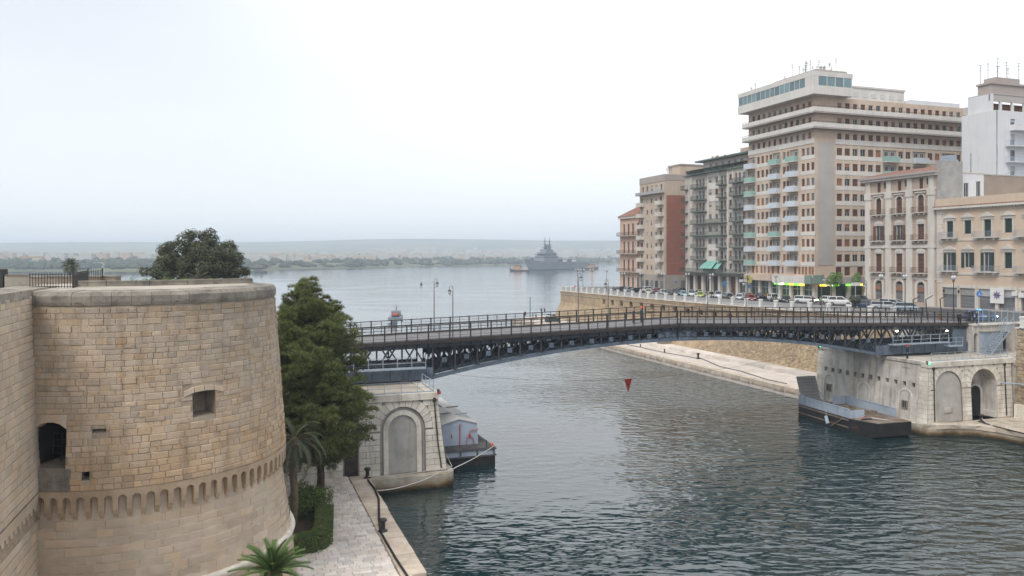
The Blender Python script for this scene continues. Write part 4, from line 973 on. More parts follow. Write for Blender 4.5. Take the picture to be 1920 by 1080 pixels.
    # raking braces above the pivot girder
    for w in (.4, DW - .4):
        for i in range(6):
            s = 28.6 + i * 2.5
            b = MB(); b.beam((S(s), w, 9.75), (S(s + 1.25), w, zb(s) - .4), .17, .14); b.build('raker', M['steel'], t)
            b = MB(); b.beam((S(s + 2.5), w, 9.75), (S(s + 1.25), w, zb(s) - .4), .17, .14); b.build('raker', M['steel'], t)
            b = MB(); b.beam((S(s + 2.5), w, 9.75), (S(s + 2.5), w, zb(s) - .4), .15, .15); b.build('upright', M['steel'], t)
    x0, x1 = sorted((S(40.6), S(43.4)))
    b = MB(); b.box(x0, x1, .3, .36, 8.7, zb(42) - .4); b.build('end_plate', M['steel_l'], t)
    b = MB(); x0, x1 = sorted((S(31), S(43))); b.box(x0, x1, 1.4, DW - 1.4, PT - .02, 8.75); b.lathe([(3.2, 0), (3.2, .18), (2.9, .2)], 32, 0, (S(36.5), DW / 2, PT - .1)); b.build('turntable', M['steel'], t)
    # railings on both sides
    for w, h in ((.02, 1.5), (DW - .02, 1.5)):
        rl_ = 20
        for i in range(41):
            s = .18 + 43.6 * i / 40; z = zb(s) + .34
            inst('railing_post' if i % 2 == 0 else 'railing_bar', postm if i % 2 == 0 else thinm, t, (S(s), w, z))
        for f, th in ((1.42, .08), (.80, .13), (1.10, .03), (.32, .03)):
            b = MB(); b.beam((S(.14), w, zb(0) + .34 + f), (S(43.9), w, zb(43.9) + .34 + f), th, th); b.build('railing_rail', M['rail'], t)
        b = MB()                                            # fine wire mesh panel wires
        for f in (.45, .58, .70, .9, 1.0, 1.2, 1.3): b.beam((S(.14), w, zb(0) + .34 + f), (S(43.9), w, zb(43.9) + .34 + f), .008, .008)
        b.build('mesh_wires', M['rail'], t)['kind'] = 'stuff'
    return t
armL = arm(-1, 'dark steel swing bridge arm resting on the castle end pier')
armR = arm(1, 'dark steel swing bridge arm with lit work lamps on the town side')
struct(MB().box(-110, -44.08, -2.5, 10.5, 8.2, zb(44) + .28).build('bridge_approach', M['sidewalk'], None, SW(0, 0, 0), TH))
def catwalk(root, s0, s1, z, w=-.55):
    MB().box(min(s0, s1), max(s0, s1), w - .3, w + .55, z - .08, z).build('catwalk_floor', M['rail_l'], root)
    MB().box(min(s0, s1), max(s0, s1), w - .34, w - .3, z - .1, z + .1).build('catwalk_toe_board', M['rail_l'], root)
    n = max(2, round(abs(s1 - s0) / 1.45)); pm = MB().box(-.03, .03, -.03, .03, 0, 1.05).mesh('catwalk_post', M['rail_l'])
    for i in range(n + 1): inst('catwalk_post', pm, root, (s0 + (s1 - s0) * i / n, w - .3, z))
    for f in (.52, 1.05): b = MB(); b.beam((s0, w - .3, z + f), (s1, w - .3, z + f), .05); b.build('catwalk_rail', M['rail_l'], root)
catwalk(armL, -43, -29.0, 9.95); catwalk(armR, 29.6, 38.6, 9.98); catwalk(armR, 38.7, 41.0, 9.45)
lit = emit('work_lamp_glow', (1.0, 0.86, 0.62), 14.0)
for s in (31.2, 39.4):
    b = MB(); b.lathe([(.05, 0), (.14, .05), (.14, .12)], 10, 0, (s, .12, zb(s) - .72)); b.build('work_lamp', lit, armR)
    b = MB(); b.beam((s, .15, zb(s) - .6), (s, .4, zb(s) - .42), .05); b.build('lamp_bracket', M['iron'], armR)
# bridge lamp posts with curled arm and hanging lantern
lamp_glass = surf('lantern_glass', (0.55, 0.58, 0.60), (0.45, 0.48, 0.5), 3, 0.25)
lmp = surf('grey_lamp_iron', (0.14, 0.14, 0.145), (0.10, 0.10, 0.105), 2, .5)
def make_lamp(face):
    parts = []
    b = MB(); b.lathe([(.10, 0), (.10, .35), (.065, .45), (.055, 2.2), (.045, 4.2), (.04, 5.1)], 10); parts.append(('pole', b, lmp))
    b = MB(); b.tube([(0, 0, 5.05), (0, 0, 5.5), (face * .06, 0, 5.72), (face * .26, 0, 5.78), (face * .36, 0, 5.6), (face * .34, 0, 5.42)], .028, 8); b.tube([(0, 0, 4.7), (face * .2, 0, 4.85), (face * .27, 0, 5.05), (face * .12, 0, 5.2), (0, 0, 5.1)], .016, 6); parts.append(('scroll_arm', b, lmp))
    b = MB(); b.lathe([(.03, .0), (.17, -.10), (.19, -.2)], 10, 0, (face * .34, 0, 5.42)); parts.append(('lantern_hood', b, lmp))
    b = MB(); b.lathe([(.15, -.2), (.17, -.3), (.10, -.5), (.02, -.56)], 10, 0, (face * .34, 0, 5.42)); parts.append(('lantern_glass', b, lamp_glass))
    return [(n, b_.mesh(n, m, True)) for n, b_, m in parts]
LM = {1: make_lamp(1), -1: make_lamp(-1)}
for s, ar in ((-26.0, 'castle pier'), (-8.7, 'joint of castle arm'), (8.9, 'joint of town arm'), (26.4, 'arched pier')):
    for w, face, side in ((.1, -1, 'nearer'), (DW - .1, 1, 'seaward')):
        t = thing('bridge_lamp', f'lamp post with curled lantern arm, {"castle" if side == "nearer" else "harbour"} side rail, near {ar}', 'lamp post', SW(s, w, zb(s) + .34 - .5 * (w < 1)), TH, 'lamp posts along the bridge')
        for nme, me in LM[face]: inst(nme, me, t)
# wire with the red marker hanging under the bridge, on the harbour side
mk = thing('hanging_marker', 'red triangular marker hanging point down from a wire over the water', 'marker', SW(0, 12, 0), TH)
b = MB(); b.tube([(-28.6 + 58 * i / 24, 0, 5.42 + 2.7 * ((i - 12) / 12.0) ** 2) for i in range(25)], .014, 5); b.build('wire', M['iron'], mk)
b = MB(); b.loft([[(-.52, -.03, 5.4), (.52, -.03, 5.4), (0, -.03, 3.75)], [(-.52, .03, 5.4), (.52, .03, 5.4), (0, .03, 3.75)]]); b.build('triangle_plate', M['red'], mk)

# ================================================================== BOLLARDS, CHAINS, ROPES
bol = MB().lathe([(.34, 0), (.34, .06), (.2, .1), (.17, .2), (.16, .62), (.28, .72), (.30, .80), (.24, .88), (.05, .92)], 16).mesh('bollard_body', M['iron'], True)
def bollard(label, s, w, z, k=1.0, yaw=0):
    return tag(inst('mooring_bollard', bol, None, SW(s, w, z), TH + yaw, (k, k, k)), label, 'bollard', 'iron mooring bollards on the quays')
bollard('black mooring bollard on the pale paved quay beside kerb stones', *inv(PZ(718, 996, QZ)), QZ)
bollard('black mooring bollard at the foot of the castle end pier', *inv(PZ(689, 896, QZ)), QZ)
bollard('black mooring bollard on the quay in front of the open arch', *inv(PZ(1840, 791, 1.3)), 1.3)
bollard('large bollard on the canal walkway below the rubble wall', *inv(PZ(1309, 672, 1.3)), 1.3, 1.15)
bollard('small bollard on the far canal walkway, nearer the bridge joint', *inv(PZ(1246, 660, 1.3)), 1.3, .7)
bollard('small bollard on the far canal walkway, farthest along the chain', *inv(PZ(1201, 650, 1.3)), 1.3, .6)
def line(name, label, cat, pts, r, mat, sag=0.0, n=6):
    out = []
    for p, q in zip(pts, pts[1:]):
        p, q = Vector(p), Vector(q)
        for i in range(n): t = i / n; out.append(p + (q - p) * t - Vector((0, 0, sag * 4 * t * (1 - t))))
    out.append(Vector(pts[-1])); b = MB(); b.tube(out, r, 6); return tag(b.build(name, mat, smooth=True), label, cat)
line('mooring_chain', 'dark mooring chain lying along the pale paved quay', 'chain', [PZ(x, y, QZ + .06) for x, y in ((690, 900), (703, 917), (710, 935), (711, 975), (714, 998), (722, 1012), (741, 1045), (765, 1082), (790, 1120))], .09, M['chain'], n=3)
line('mooring_chain', 'dark mooring chain draped along the far canal walkway', 'chain', [PZ(x, y, 1.34) for x, y in ((1176, 646), (1201, 651), (1246, 661), (1305, 671), (1313, 671), (1350, 687), (1390, 696), (1440, 712), (1475, 719))], .06, M['chain'], n=3)
line('mooring_chain', 'dark mooring chain on the quay beside the rubble wall', 'chain', [PZ(x, y, 1.42) for x, y in ((1842, 791), (1850, 795), (1868, 800), (1920, 813), (2000, 835))], .08, M['chain'], n=3)
b1 = PZ(928, 835, 1.9)
line('mooring_rope', 'white mooring rope sagging from quay chain to the blue barge', 'rope', [PZ(705, 920, QZ + .1), PZ(770, 908, 1.3), PZ(826, 884, 1.45), SW(-27.6, -6.9, 1.6), b1], .045, M['rope'], .12)
line('mooring_rope', 'white mooring rope hanging across the face of the castle end pier', 'rope', [PZ(690, 893, QZ + .35), SW(-33, -7.2, 1.5), SW(-28.0, -7.0, 1.75), SW(-27.5, -3, 1.9)], .03, M['rope'], .05)
# ================================================================== VEGETATION
def leaf_mat(name, cs, rough=0.65):
    m = bpy.data.materials.new(name); m.use_nodes = True; t = m.node_tree; b = t.nodes['Principled BSDF']; b.inputs['Roughness'].default_value = rough; b.inputs['Specular IOR Level'].default_value = 0.25
    g = t.nodes.new('ShaderNodeNewGeometry'); n = t.nodes.new('ShaderNodeTexNoise'); n.inputs['Scale'].default_value = 0.9; n.inputs['Detail'].default_value = 4
    t.links.new(g.outputs['Position'], n.inputs['Vector'])
    a = t.nodes.new('ShaderNodeMath'); a.operation = 'MULTIPLY_ADD'; a.inputs[1].default_value = 0.55; a.inputs[2].default_value = -0.05; t.links.new(g.outputs['Random Per Island'], a.inputs[0])
    a2 = t.nodes.new('ShaderNodeMath'); a2.operation = 'MULTIPLY_ADD'; a2.inputs[1].default_value = 0.6; t.links.new(n.outputs['Fac'], a2.inputs[0]); t.links.new(a.outputs[0], a2.inputs[2])
    r = t.nodes.new('ShaderNodeValToRGB'); el = r.color_ramp.elements
    while len(el) < len(cs): el.new(.5)
    for i, c in enumerate(cs): el[i].position = 0.1 + 0.8 * i / (len(cs) - 1); el[i].color = (*c, 1)
    t.links.new(a2.outputs[0], r.inputs[0]); t.links.new(r.outputs[0], b.inputs['Base Color'])
    return m
M['pine'] = leaf_mat('pine_needles', [(0.04, 0.062, 0.02), (0.085, 0.115, 0.034), (0.155, 0.175, 0.055), (0.23, 0.22, 0.085)])
M['ficus'] = leaf_mat('ficus_leaves', [(0.018, 0.026, 0.011), (0.035, 0.045, 0.018), (0.065, 0.07, 0.03), (0.095, 0.09, 0.045)])
M['hedge'] = leaf_mat('hedge_leaves', [(0.02, 0.05, 0.012), (0.045, 0.09, 0.02), (0.09, 0.14, 0.03), (0.20, 0.22, 0.05)])
M['palm'] = leaf_mat('palm_leaflets', [(0.035, 0.065, 0.02), (0.065, 0.11, 0.035), (0.12, 0.165, 0.05)], .5)
M['palm_g'] = leaf_mat('grey_palm_leaflets', [(0.05, 0.07, 0.045), (0.09, 0.12, 0.075), (0.15, 0.17, 0.11)], .6)
M['fresh'] = leaf_mat('fresh_leaves', [(0.05, 0.11, 0.02), (0.10, 0.20, 0.04), (0.17, 0.29, 0.07)])
M['bark'] = surf('bark', (0.10, 0.08, 0.06), (0.05, 0.04, 0.03), 2.5, .95, .8, 6)
M['dead'] = surf('dry_palm_stem', (0.22, 0.17, 0.11), (0.12, 0.09, 0.06), 3, .95, .8, 8)
def rv(r): 
    while True:
        v = Vector((r.uniform(-1, 1), r.uniform(-1, 1), r.uniform(-1, 1)))
        if .05 < v.length < 1: return v.normalized()
def tuft(b, p, d, L_, n, wd, r):                            # spray of needles
    for i in range(n):
        q = (d + rv(r) * .75).normalized(); s = q.cross(rv(r)).normalized() * wd; e = p + q * L_ * r.uniform(.7, 1.2); k = len(b.v)
        b.v += [tuple(p - s), tuple(p + s), tuple(e)]; b.f.append((k, k + 1, k + 2)); b.m.append(0)
def leaf(b, p, nrm, size, r):
    a = nrm.cross(rv(r)).normalized(); c = nrm.cross(a); l = size * r.uniform(.7, 1.3); w_ = l * .5; k = len(b.v)
    b.v += [tuple(p - a * l * .5), tuple(p + c * w_ * .5), tuple(p + a * l * .5 + nrm * l * .12), tuple(p - c * w_ * .5)]; b.f.append((k, k + 1, k + 2, k + 3)); b.m.append(0)
# ---- the pine beside the tower
r = random.Random(21)
PX, PYY = (590 - 960) / F * 63.5, 63.5
pine = thing('pine_tree', 'big dark green pine tree between the round tower and the bridge', 'tree', (PX, PYY, QZ))
prof = [(3.6, 1.4), (4.6, 3.2), (6.1, 4.2), (7.7, 4.4), (9.0, 3.8), (10.0, 3.7), (11.0, 4.0), (11.9, 4.3), (13.0, 4.0), (14.0, 3.2), (15.6, 2.9), (16.8, 2.3), (17.6, 1.5), (18.1, .7)]
b = MB(); ax = lambda z: Vector((.35 * sin(z * .35) + .25 - .03 * z, .3 * cos(z * .3), z - QZ))
b.tube([ax(z) for z in (QZ, 3, 5, 8, 11, 14, 16.5, 18)], [.34, .30, .27, .22, .17, .11, .07, .03], 10); crown = MB(); limbs = MB()
clumps = []
z = 4.6
while z < 18.3:
    pr = lerp_tab(prof, z); n = max(4, int(pr * 3.4))
    for i in range(n):
        t = r.uniform(0, 2 * pi); k = pr * r.uniform(.55, 1.0) * (1.05 if r.random() < .75 else .6)
        zz = z + r.uniform(-.35, .35); p = ax(zz) + Vector((cos(t) * k, sin(t) * k, .15 * k)); base = ax(zz - .25 * k)
        limbs.tube([base, base.lerp(p, .5) + Vector((0, 0, -.12 * k)), p], [.05 + .012 * k, .04, .015], 5)
        clumps.append((p, r.uniform(.75, 1.2) * (.7 if z > 16 else 1)))
        if k > 1.2: clumps.append((base.lerp(p, .55) + rv(r) * .3, r.uniform(.6, .95)))
    z += .62
for p, cr_ in clumps:
    sub = [(p + rv(r) * cr_ * .65, cr_ * r.uniform(.35, .55)) for _ in range(6)]
    for q, sr in sub:
        for _ in range(int(105 * sr)):
            d = rv(r); d.z = abs(d.z) * .9 + .05 if r.random() < .8 else d.z; d.normalize(); pp = q + Vector((d.x, d.y, d.z * .7)) * sr * r.uniform(.55, 1.0)
            tuft(crown, pp, (d + Vector((0, 0, .55))).normalized(), .31, 5, .017, r)
b.build('trunk', M['bark'], pine); limbs.build('limb', M['bark'], pine)['kind'] = 'stuff'; crown.build('crown', M['pine'], pine)
# ---- great ficus behind the castle
r = random.Random(5)
fx = (370 - 960) / F * 110.0
fic = thing('ficus_tree', 'huge dark rounded evergreen tree rising behind the tower top', 'tree', (fx, 110.0, 10.0))
b = MB(); b.tube([(0, 0, 0), (.2, 0, 2.5), (0, .2, 5.0), (.2, 0, 8)], [.9, .75, .6, .3], 12); limbs = MB(); crown = MB()
zb0 = 6.4
for i in range(190):
    t = r.uniform(0, 2 * pi); e = asin(r.uniform(-.25, 1)); k = r.uniform(.6, 1.0); rx = 7.0 * (1.0 - .12 * max(0, sin(e)))
    p = Vector((cos(t) * cos(e) * rx * k + (.35 if e > .8 else 0), sin(t) * cos(e) * 6.6 * k, zb0 + 1.3 + sin(e) * 6.5 * k))
    if i % 4 == 0: limbs.tube([(0, 0, 4.5), Vector((0, 0, 6)).lerp(p, .5), p], [.22, .12, .04], 5)
    cr_ = r.uniform(.75, 1.35) * (.8 if e < .1 else 1)
    for _ in range(int(190 * cr_)):
        d = rv(r); q = p + Vector((d.x, d.y, d.z * .75)) * cr_ * r.uniform(.6, 1); leaf(crown, q, (d + Vector((0, 0, .3))).normalized(), .34, r)
b.build('trunk', M['bark'], fic); limbs.build('limb', M['bark'], fic)['kind'] = 'stuff'; crown.build('crown', M['ficus'], fic)
# ---- palms
def frond(b, base, az, el, L_, droop, r, lf=.32, n=26, k=0, kst=1, wd=.035):
    pts = []; p = Vector(base); e = el
    for i in range(n + 1):
        pts.append(p.copy()); d = Vector((cos(az) * cos(e), sin(az) * cos(e), sin(e))); p = p + d * (L_ / n); e -= droop / n * (0.5 + i / n)
    b.tube(pts[::4] if n % 4 == 0 else pts[::2], [.03] * len(pts[::4] if n % 4 == 0 else pts[::2]), 4, kst, False)
    for i in range(3, n + 1):
        d = (pts[i] - pts[i - 1]).normalized(); sd_ = d.cross(Vector((0, 0, 1)))
        if sd_.length < .1: sd_ = Vector((-sin(az), cos(az), 0))
        sd_.normalize(); up = sd_.cross(d); l = lf * (1.0 - .55 * abs(2 * i / n - .9)) * r.uniform(.85, 1.1)
        for sg in (-1, 1):
            e_ = pts[i] + (sd_ * sg * .8 + d * .75 + up * .35) .normalized() * l + Vector((0, 0, -.10 * l)); w_ = d * wd; q = len(b.v)
            b.v += [tuple(pts[i] - w_), tuple(pts[i] + w_), tuple(e_)]; b.f.append((q, q + 1, q + 2)); b.m.append(k)
def palm(name, label, loc, th, nfr, L_, mat, seed, lf=.32, tr=.2, els=(1.45, -.35), droop=1.3, wd=.035, n=26):
    r = random.Random(seed); t = thing(name, label, 'palm tree', loc)
    b = MB(); k = 9; b.tube([(0.1 * sin(i * .7), 0, th * i / k) for i in range(k + 1)], [tr * (1.15 if i == 0 else 1 + .06 * (i % 2)) for i in range(k + 1)], 10); b.lathe([(tr * 1.2, 0), (tr * 1.9, .25), (tr * 1.6, .6), (.05, .85)], 10, 0, (0, 0, th - .4)); b.build('trunk', M['dead'], t)
    for i in range(nfr):
        f = i / nfr; el = els[0] + (els[1] - els[0]) * f ** .8; b = MB(); frond(b, (0, 0, th + .1), i * 2.399 + r.uniform(-.2, .2), el + r.uniform(-.1, .1), L_ * r.uniform(.85, 1.1), droop * r.uniform(.8, 1.2), r, lf, n, wd=wd); b.build('frond', [mat, M['fresh'] if mat is M['palm'] else M['dead']], t)
pp = PY(512, 1066, 38.0)
palm('young_palm', 'bright green young palm with stiff fronds in front of the tower base', (pp.x, pp.y, QZ), pp.z - QZ - .35, 34, 1.95, M['palm'], 3, .5, .26, (1.5, .05), .75, .02, 64)
pp = PY(566, 815, 57.5)
palm('date_palm', 'greyish drooping date palm squeezed between the tower and the pine', (pp.x - .6, pp.y, QZ), pp.z - QZ - .5, 40, 3.0, M['palm_g'], 8, .45, .25, (1.2, -1.0), 1.7, .03, 36)
pp = PY(132, 497, 150.0)
palm('fan_palm', 'small round-headed palm beyond the iron fence on the tower top', (pp.x, pp.y, 10.0), pp.z - 10.2, 46, 1.7, M['palm_g'], 9, .9, .2, (1.5, -1.0), .8, .07, 12)
pp = PY(372, 520, 70.0)
palm('young_palm', 'small young palm tip showing above the tower parapet', (pp.x, pp.y, 15.2), pp.z - 15.6, 14, 1.2, M['palm_g'], 10, .3, .12, (1.5, .1), .8, .03, 20)
# ---- hedge, shrubs and parapet weeds
def leafy(name, label, cat, loc, blobs, mat, size, dens, seed, stem=None, group=None):
    r = random.Random(seed); t = thing(name, label, cat, loc, 0, group); b = MB()
    for c, e in blobs:
        c = Vector(c); vol = e[0] * e[1] + e[1] * e[2] + e[0] * e[2]
        for _ in range(int(vol * dens)):
            d = rv(r); q = c + Vector((d.x * e[0], d.y * e[1], d.z * e[2])) * (r.uniform(.8, 1.04) + .08 * sin(d.x * 9 + d.y * 7)); leaf(b, q, (d + rv(r) * .5).normalized(), size, r)
    b.build('foliage', mat, t)
    if stem: s = MB(); s.tube([(0, 0, 0), (0.05, 0, stem * .5), (0, 0.05, stem)], [.09, .07, .03], 7); s.build('stem', M['bark'], t)
    return t
def boxhedge(name, label, pts, wd, hh, seed):
    r = random.Random(seed); t = thing(name, label, 'hedge', (pts[0][0], pts[0][1], QZ)); b = MB(); core = MB(); o_ = Vector((pts[0][0], pts[0][1], 0))
    for p, q in zip(pts, pts[1:]):
        p, q = Vector((p[0], p[1], 0)) - o_, Vector((q[0], q[1], 0)) - o_; d = q - p; L_ = d.length; d.normalize(); n = Vector((-d.y, d.x, 0))
        c = [p + n * wd * .42, q + n * wd * .42, q - n * wd * .42, p - n * wd * .42]; core.prism([(v.x, v.y) for v in reversed(c)], 0, hh * .88)
        for _ in range(int((L_ + .6) * (wd + 2 * hh) * 230)):
            f = r.random(); a = r.uniform(-.25, L_ + .25)
            if f < wd / (wd + 2 * hh): pt = p + d * a + n * r.uniform(-.5, .5) * wd + Vector((0, 0, hh * r.uniform(.93, 1.05))); nn = Vector((0, 0, 1))
            else: sg = r.choice((-1, 1)); pt = p + d * a + n * sg * wd * r.uniform(.44, .54) + Vector((0, 0, hh * r.random())); nn = n * sg
            leaf(b, pt, (nn + rv(r) * .7).normalized(), .11, r)
    b.build('foliage', M['hedge'], t); core.build('twigs', M['ficus'], t)
h1, h2, h3 = PZ(556, 1020, QZ + .7), PZ(600, 1012, QZ + .7), PZ(598, 948, QZ + .7)
boxhedge('clipped_hedge', 'clipped hedge corner wrapping a planting bed on the paved quay', [(-15.0, 51.3), (-13.0, 52.3), (-12.75, 53.2), (-13.9, 58.6)], 1.2, 1.1, 31)
boxhedge('clipped_hedge', 'clipped hedge in shade below the pine beside the pier wall', [(-15.6, 62.4), (-15.1, 58.9)], .9, 1.1, 32)
leafy('leafy_shrub', 'dense round leafy shrub beside the tower above the clipped hedge', 'shrub', (-15.9, 59.6, QZ), [((0, 0, 1.0), (1.0, 1.0, 1.0)), ((.9, .5, 1.2), (.8, .8, .8)), ((1.5, 1.1, 1.0), (.65, .7, .7)), ((.5, -1.2, .7), (.8, .8, .7)), ((-.3, 1.3, 1.3), (.8, .8, .8))], M['hedge'], .17, 330, 33, 1.0)
bed = MB(); bed.prism([(-16.5, 51), (-13.2, 52.6), (-14.0, 60), (-16.5, 61)], 1.4, QZ + .06); struct(bed.build('planting_bed', surf('bed_soil', (.09, .065, .045), (.05, .035, .025), 2, .95)))
for i, (x, y, e) in enumerate(((247, 520, .5), (275, 522, .45), (318, 521, .6), (345, 521, .5), (392, 521, .55))):
    p = PY(x, y + 4, 62.0)
    leafy('terrace_bush', f'low fresh green bush over the tower parapet, {("alone left of the ficus","just beside the ficus edge","under the ficus near a lone bush","left of the young palm tip","right of the young palm tip")[i]}', 'bush', (p.x, p.y, 18.55), [((0, 0, .25), (e, e, .42)), ((e * .8, 0, .1), (e * .6, e * .6, .3))], M['fresh'], .14, 260, 40 + i, .4, 'bushes behind the tower parapet')
# ================================================================== BUILDINGS ALONG THE WATERFRONT
def fac(name, c, k=.82, **kw): return surf(name, c, tuple(x * k for x in c), kw.pop('scale', .25), .88, .15, 4, **kw)
M['peach'] = fac('peach_render', (0.60, 0.475, 0.375), streak=.15); M['offwhite'] = fac('offwhite_panel', (0.66, 0.63, 0.59), .88, streak=.2, rnd=.04)
M['conc'] = fac('ribbed_grey_panel', (0.45, 0.42, 0.395), .88); M['greenish'] = fac('grey_rose_render', (0.55, 0.49, 0.435), .82, streak=.25)
M['grn'] = fac('dull_green_paint', (0.13, 0.17, 0.145), .8); M['grn_d'] = fac('dark_green_rail', (0.045, 0.075, 0.065), .8); M['beige'] = fac('beige_render', (0.56, 0.45, 0.355), streak=.15)
M['brown'] = fac('red_brown_cladding', (0.30, 0.125, 0.085), .88); M['greyst'] = fac('grey_base_stone', (0.36, 0.32, 0.285), .8); M['mauve'] = fac('mauve_grey_band', (0.40, 0.345, 0.32), .88)
M['salmon'] = fac('salmon_render', (0.62, 0.40, 0.295), .86, streak=.12); M['roof'] = fac('red_roof_tiles', (0.27, 0.135, 0.095), .75, scale=1.2); M['taupe'] = fac('taupe_render', (0.45, 0.355, 0.285), .88, streak=.15)
M['trim'] = fac('pale_trim_stone', (0.62, 0.58, 0.525), .86, streak=.25); M['cream'] = fac('cream_render', (0.60, 0.475, 0.365), .90, streak=.12); M['oldplaster'] = fac('grey_old_plaster', (0.40, 0.385, 0.37), .75, scale=.6, blotch=(.4, .6, (.30, .27, .24), .6))
M['whitewall'] = fac('white_render', (0.66, 0.67, 0.69), .93, streak=.12); M['brownwall'] = fac('worn_brown_render', (0.33, 0.275, 0.23), .8, blotch=(.2, .64, (.45, .50, .58), .8)); M['terraz'] = fac('orange_shutter', (0.29, 0.145, 0.085), .85, rnd=.2)
M['sh_br'] = surf('brown_shutter', (0.125, 0.065, 0.045), (0.10, 0.05, 0.036), 2, .6, rnd=.3); M['sh_gn'] = surf('dark_green_shutter', (0.018, 0.045, 0.035), (0.014, 0.036, 0.028), 2, .6, rnd=.2); M['sh_gr'] = surf('pale_grey_shutter', (0.42, 0.43, 0.44), (0.34, 0.35, 0.36), 2, .6, rnd=.15)
M['sky_glass'] = surf('bluish_glazing', (0.16, 0.25, 0.28), (0.11, 0.18, 0.20), .3, .12, spec=.6, rnd=.3); M['wframe'] = surf('white_window_frame', (0.58, 0.57, 0.55), (0.5, 0.49, 0.47), 2, .6); M['dframe'] = surf('dark_window_frame', (0.06, 0.055, 0.05), (.04, .04, .036), 2, .6)
M['balc_b'] = fac('pale_blue_balcony_panel', (0.56, 0.61, 0.67), .92, rnd=.05); M['balc_g'] = fac('mint_balcony_panel', (0.30, 0.46, 0.41), .9); M['awning'] = fac('sea_green_awning', (0.20, 0.42, 0.36), .92); M['metal_sh'] = surf('grey_roller_shutter', (0.17, 0.175, 0.185), (0.14, 0.145, 0.15), 3, .5, rnd=.15)
_wc = {}
def wmesh(kind, wd, ht, sh):
    key = (kind, round(wd, 2), round(ht, 2), sh)
    if key in _wc: return _wc[key]
    b = MB(); f = .06; h = wd / 2
    def frame(k=0):
        b.box(-h, -h + f, -.04, .04, 0, ht, k); b.box(h - f, h, -.04, .04, 0, ht, k); b.box(-h + f, h - f, -.04, .04, 0, f, k); b.box(-h + f, h - f, -.04, .04, ht - f, ht, k)
    if kind == 'glass': frame(); b.box(-.03, .03, -.03, .03, f, ht - f, 0); b.box(-h + f, -.03, -.005, .015, f, ht - f, 1); b.box(.03, h - f, -.005, .015, f, ht - f, 1)
    elif kind == 'shut':
        frame(2); n = max(4, int(ht / .16))
        for i in range(n): b.box(-h + f, h - f, -.02 - .012 * (i % 2), .02, f + (ht - 2 * f) * i / n, f + (ht - 2 * f) * (i + 1) / n - .01, 2)
    elif kind == 'half':
        frame(); k = ht * .52; b.box(-h + f, h - f, -.03, .02, k, ht - f, 2); b.box(-.03, .03, -.03, .03, f, k, 0); b.box(-h + f, -.03, -.005, .015, f, k, 1); b.box(.03, h - f, -.005, .015, f, k, 1)
    elif kind == 'open':                                    # glazing with a pair of opened shutters at the sides
        frame(); b.box(-.03, .03, -.03, .03, f, ht - f, 0); b.box(-h + f, -.03, -.005, .015, f, ht - f, 1); b.box(.03, h - f, -.005, .015, f, ht - f, 1)
        for s_ in (-1, 1): b.box(min(s_ * h, s_ * (h + wd * .42)), max(s_ * h, s_ * (h + wd * .42)), -.34, -.29, 0, ht, 2)
    elif kind == 'door': frame(); b.box(-h + f, h - f, -.01, .02, f, ht * .3, 0); b.box(-h + f, h - f, -.01, .02, ht * .3, ht - f, 1); b.box(-.03, .03, -.03, .03, f, ht - f, 0)
    elif kind == 'roll':
        n = max(5, int(ht / .22))
        for i in range(n): b.box(-h, h, -.02 - .012 * (i % 2), .02, ht * i / n, ht * (i + 1) / n - .012, 2)
    me = b.mesh('window', [M['wframe'] if sh != 'd' else M['dframe'], M['glass'], {'br': M['sh_br'], 'gn': M['sh_gn'], 'gr': M['sh_gr'], 'or': M['terraz'], 'd': M['sh_br'], 'me': M['metal_sh']}[sh]]); _wc[key] = me; return me
class Face:                                                 # a facade plane in the (s,w) grid: axis 'c' faces the canal, 'n' faces the bridge
    def __init__(self, axis, at): self.a = axis; self.at = at
    def P(self, u, z, d): return (self.at + d, u, z) if self.a == 'c' else (u, self.at + d, z)
    def rot(self): return -pi / 2 if self.a == 'c' else 0.0
    def win(self, root, kind, u, z, wd, ht, sh='br', d=.18, name='window'): return inst(name, wmesh(kind, wd, ht, sh), root, self.P(u, z, d), self.rot())
    def box(self, b, u0, u1, z0, z1, d0, d1, k=0):
        p, q = self.P(u0, z0, d0), self.P(u1, z1, d1); b.box(min(p[0], q[0]), max(p[0], q[0]), min(p[1], q[1]), max(p[1], q[1]), z0, z1, k); return b
    def part(self, root, name, mat, u0, u1, z0, z1, d0, d1): return self.box(MB(), u0, u1, z0, z1, d0, d1).build(name, mat, root)
    def wall(self, root, name, mats, u0, u1, z0, z1, ops, depth=.2, kb=None):
        b = MB(); grid_wall(b, self.P, u0, u1, z0, z1, ops, depth, 0, 0, kb if kb is not None else (1 if len(mats) > 1 else None)); return b.build(name, mats, root)
_bc = {}
